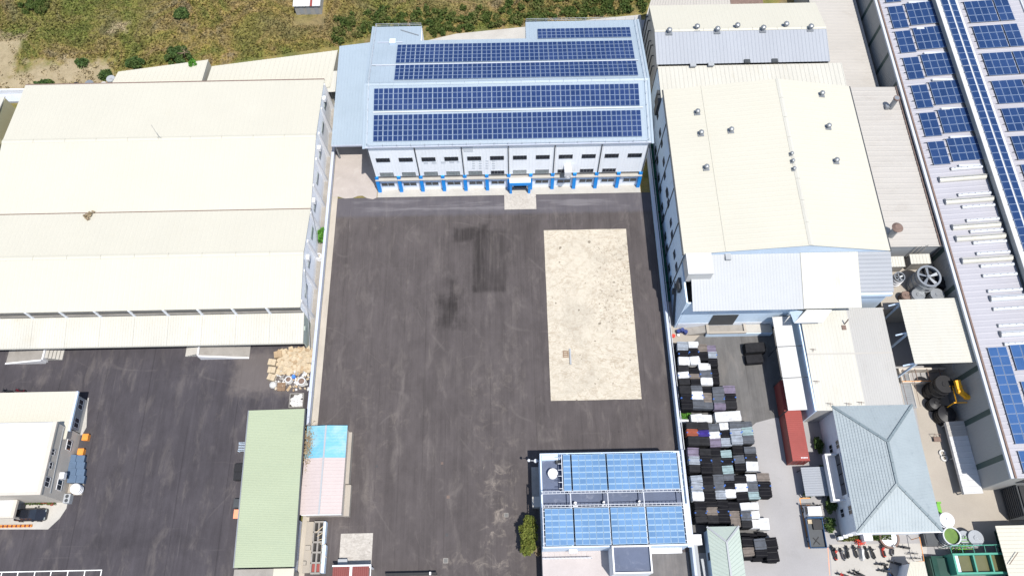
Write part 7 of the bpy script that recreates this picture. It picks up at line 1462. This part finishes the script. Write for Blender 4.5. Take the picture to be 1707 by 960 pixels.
for i in range(9):
    p = at(*SL(150+20*i, 715+4*i), .2); tag(MB().tube((p.x, p.y, .08), (p.x, p.y, .4), .16, .22, n=12).ring((p.x, p.y), .2, .25, .38, .43, 12).build('flower_pot', M['rust_red']), 'terracotta flower pot, %s from the left along the house front' % ordn[i], 'flower pot', 'flower pots at the house front')
motorbike('dark motorbike left of the red one above the workshop roof', 12, 652, 1.4, M['car_black'], 'vehicles above the workshop'); motorbike('dark red motorbike just above the workshop roof edge', 33, 651, 1.5, M['car_red'], 'vehicles above the workshop')
# parking bays
ln = MB(); y = at(80, 951.5).y; xs = [at(x, 955).x for x in (3, 30, 58, 85, 113, 141, 168.5)]
ln.box(xs[0]-3, xs[-1]+.06, y-.06, y+.06, .024, .028)
for x in xs: ln.box(x-.06, x+.06, y-5, y-.061, .024, .028)
struct('parking_lines', ln, M['road_paint'])
car('silver blue car in the parking bays, only its front in frame', (xs[3]+xs[4])/2-.1, y-3.0, 0, M['car_silver'], 'cars in the parking bays'); car('dark blue car in the last parking bay', (xs[5]+xs[6])/2-.1, y-3.2, 0, M['car_blue'], 'cars in the parking bays')
# things past the left edge of the warehouse
a, b = at(0, 232, 6.5), at(24, 185, 6.5)
t = thing('yellowish_building', 'dull yellow green building wall at the far left edge', 'building', (a.x-4, a.y+3, 0)); q = at(26, 183, 0.5)
P = [at(0, 168, 7), at(0, 230, 7)]
MB().prism([(at(8, 157, 7).x-20, P[0].y), (at(3, 160, 7).x, at(3, 158, 7).y), (at(24, 190, 3).x-.3, at(24, 190, 3).y), (at(0, 232, 3).x, at(0, 232, 3).y), (at(0, 232, 3).x-20, at(0, 232, 3).y)], .02, 6).build('walls', sheet('ochre_wall', (.42, .40, .26), .06, .4, .7), t)
MB().prism([(at(8, 157, 7).x-20, P[0].y), (at(3, 158, 7).x, at(3, 156, 7).y), (at(3, 158, 7).x-1, at(0, 225, 7).y), (at(8, 157, 7).x-20, at(0, 225, 7).y)], 6.0, 6.2).build('roof', M['cream_dirty'], t)
a, b = at(10, 158, 1.5), at(45, 150, 1.5); t = thing('low_wall', 'pale low wall behind the left end of the cream warehouse', 'wall', (b.x, b.y, 0)); MB().box(a.x-10, b.x+6, b.y, b.y+.3, 0, 1.5).build('wall', M['house_wall'], t); MB().box(a.x-10, b.x+6, b.y-1.8, b.y-.02, .0, .5).build('footing', M['coping'], t)
for i, (x, y, r, mt_) in enumerate(((126, 141, .55, 'black'), (148, 139, .75, 'steel'), (172, 140, .5, 'paper'))):
    round_tank('scrap_drum', ('black', 'grey', 'white')[i]+' drum peeking out behind the warehouse roof', 'drum', x, y, r, 1.2, 0, M[mt_], M[mt_], 'flat')
round_tank('satellite_drum', 'pale round drum beside the cream annex corner', 'drum', 184, 131, .75, .9, 0, M['pale_grey_roof'], M['pale_grey_roof'], 'flat')
# little shack in the field
p = at(512, 8, 2.4); t = thing('field_shack', 'small white roofed shack with a red stripe in the field', 'shack', (p.x, p.y, 0))
a, b = at(488, 10, 2.4), at(534, 6, 2.4); xw = b.x-a.x
for i, (u0, u1, mt_) in enumerate(((0, .62, 'white_roof'), (.625, .70, 'rust_red'), (.705, 1, 'white_roof'))): MB().ribbed((a.x+xw*u0, a.y-.2, 2.4), (a.x+xw*u1, a.y-.2, 2.4), (a.x+xw*u1, a.y+4.2, 2.8), (a.x+xw*u0, a.y+4.2, 2.8), max(2, int(9*(u1-u0))), .04).build('roof_sheet', M[mt_], t)
MB().box(a.x+.15, b.x-.15, a.y, a.y+4, 0, 2.25).build('walls', M['grey_wall'], t)
for k in (.2, .45, .75): MB().box(a.x+xw*k, a.x+xw*k+.7, a.y-.04, a.y-.005, .2, 1.8).build('wall_board', M['pale_grey_roof'], t)

# ================================================================ VEGETATION
def keep(P):    # keep clear of bare soil and yards
    x, y = P[:, 0], P[:, 1]; n = np.sin(x*.31+1.3)*np.cos(y*.37)+np.sin(x*.11-y*.17)
    return n
fx = rng.uniform(-105, 40, 190000); fy = rng.uniform(88, 133, 190000); P3 = np.column_stack([fx, fy, np.zeros_like(fx)])
lineL = at(0, 150); lineR = at(190, 135)
bound = np.interp(fx, [-110, at(0, 150).x, at(190, 138).x, at(196, 118).x, at(347, 98).x, at(352, 109).x, at(563, 80).x, -31, XL-.1, XL, 24.4, 24.6, 40], [90, at(0, 150).y, at(190, 138).y, at(196, 118).y, at(347, 98).y, at(352, 109).y, at(563, 80).y+.5, at(563, 80).y+1, at(622, 42).y, at(760, 56).y, at(1066, 24).y, at(1070, 8).y, at(1100, 0).y])
ok = fy > bound
soil = np.zeros(len(fx), bool)
for (pa, pb) in (((-40, 70), (18, 140)), ((30, 100), (185, 142)), ((10, 122), (120, 150))):
    A, B = at(*pa), at(*pb); soil |= (fx > A.x) & (fx < B.x) & (fy < A.y) & (fy > B.y)
hole = np.sin(fx*.83+np.sin(fy*.9))*np.sin(fy*.71+fx*.2)+.6*np.sin(fx*2.3+fy*1.7)+.5*rng.normal(size=len(fx))
ok &= ~(soil & (hole < .8))
sx_, sy_ = at(512, 10), 0
ok &= ~((abs(fx-p.x) < 3) & (abs(fy-p.y-1) < 4))
P3 = P3[ok]; P3[:, 2] = rng.uniform(.02, .17, len(P3))*(1+.9*np.sin(P3[:, 0]*.19)*np.sin(P3[:, 1]*.23))
o = leaf_mesh('wild_grass', P3, .40, M['grass'], up=1.0, origin=(0, 105, 0)); tag(o, 'wild dry grass and weeds covering the field', 'grass', kind='stuff')
# weed thicket behind the central factory
pts = []
for i in range(240):
    u = rng.random(); x = at(565, 0).x+(at(1070, 0).x-at(565, 0).x)*u
    yb_ = np.interp(x, [at(560, 80).x, at(620, 66).x, at(705, 66).x, at(860, 47).x, at(1066, 24).x], [at(560, 80).y, at(620, 60).y, at(705, 66).y, at(860, 47).y, at(1066, 24).y])
    y = yb_+.8+rng.random()**1.5*6.0; r = rng.uniform(.6, 1.2); pts.append(clump_points((x, y, r*.45), (r, r*.8, r*.7), 130, 5, r*.45))
o = leaf_mesh('weed_thicket', np.concatenate(pts), .30, M['leaf_hedge'], up=.4, origin=(0, 105, 0)); tag(o, 'dark green weed thicket along the back of the central factory', 'weeds', kind='stuff')
for i, (x, y, rx_, ry_, h, lab) in enumerate(((300, 92, 3.6, 2.2, 2.6, 'large dark green bush overhanging the cream annex roof'), (225, 104, 1.9, 1.2, 1.4, 'low dark bush left of the large bush by the annex'), (302, 22, 1.5, 1.3, 1.6, 'dark round bush in the field near the photo top'),
        (135, 105, 1.3, 1.0, .9, 'small green bush on the bare soil'), (75, 140, 2.2, .8, .8, 'low green weeds behind the warehouse eave, left'), (175, 125, 1.2, 1.2, .9, 'small green bush beside the pale drum'), (60, 10, 4.0, 2.2, 1.2, 'wide green bush patch at the top left of the field'))):
    P = at(x, y, h*.5); t = thing('bush', lab, 'bush', (P.x, P.y, 0)); n = int(2600*min(3, rx_*ry_*.5))
    tr = MB()
    for k in range(7): a = k*.9; tr.tube((P.x, P.y, 0), (P.x+rx_*.6*math.cos(a), P.y+ry_*.6*math.sin(a), h*.8), .06, .02, n=6)
    tr.build('stem', M['bark'], t); leaf_mesh('foliage', clump_points((P.x, P.y, h*.35), (rx_, ry_, h*.7), n, 40, .5), .26, M['leaf_bush'] if i != 6 else M['leaf_hedge'], t)
P = at(306, 84, 2.8); t = thing('dead_branches', 'bare pale twigs on top of the large bush', 'branches', (P.x, P.y, 2.0)); g = MB()
for k in range(22): a = rng.uniform(0, 6.28); L = rng.uniform(.6, 1.6); g.tube((P.x, P.y, 2.2), (P.x+L*math.cos(a), P.y+L*math.sin(a), 2.4+rng.uniform(.1, .7)), .03, .012, n=5)
g.build('twigs', M['leaf_dry'], t)
P = at(320, 106, 5.2); o = leaf_mesh('hanging_branch', clump_points((P.x, P.y, 5.15), (.9, .9, .25), 500, 10, .35), .26, M['leaf_bright'], origin=(P.x, P.y, 5)); tag(o, 'leafy green branch lying on the cream annex roof', 'branch')
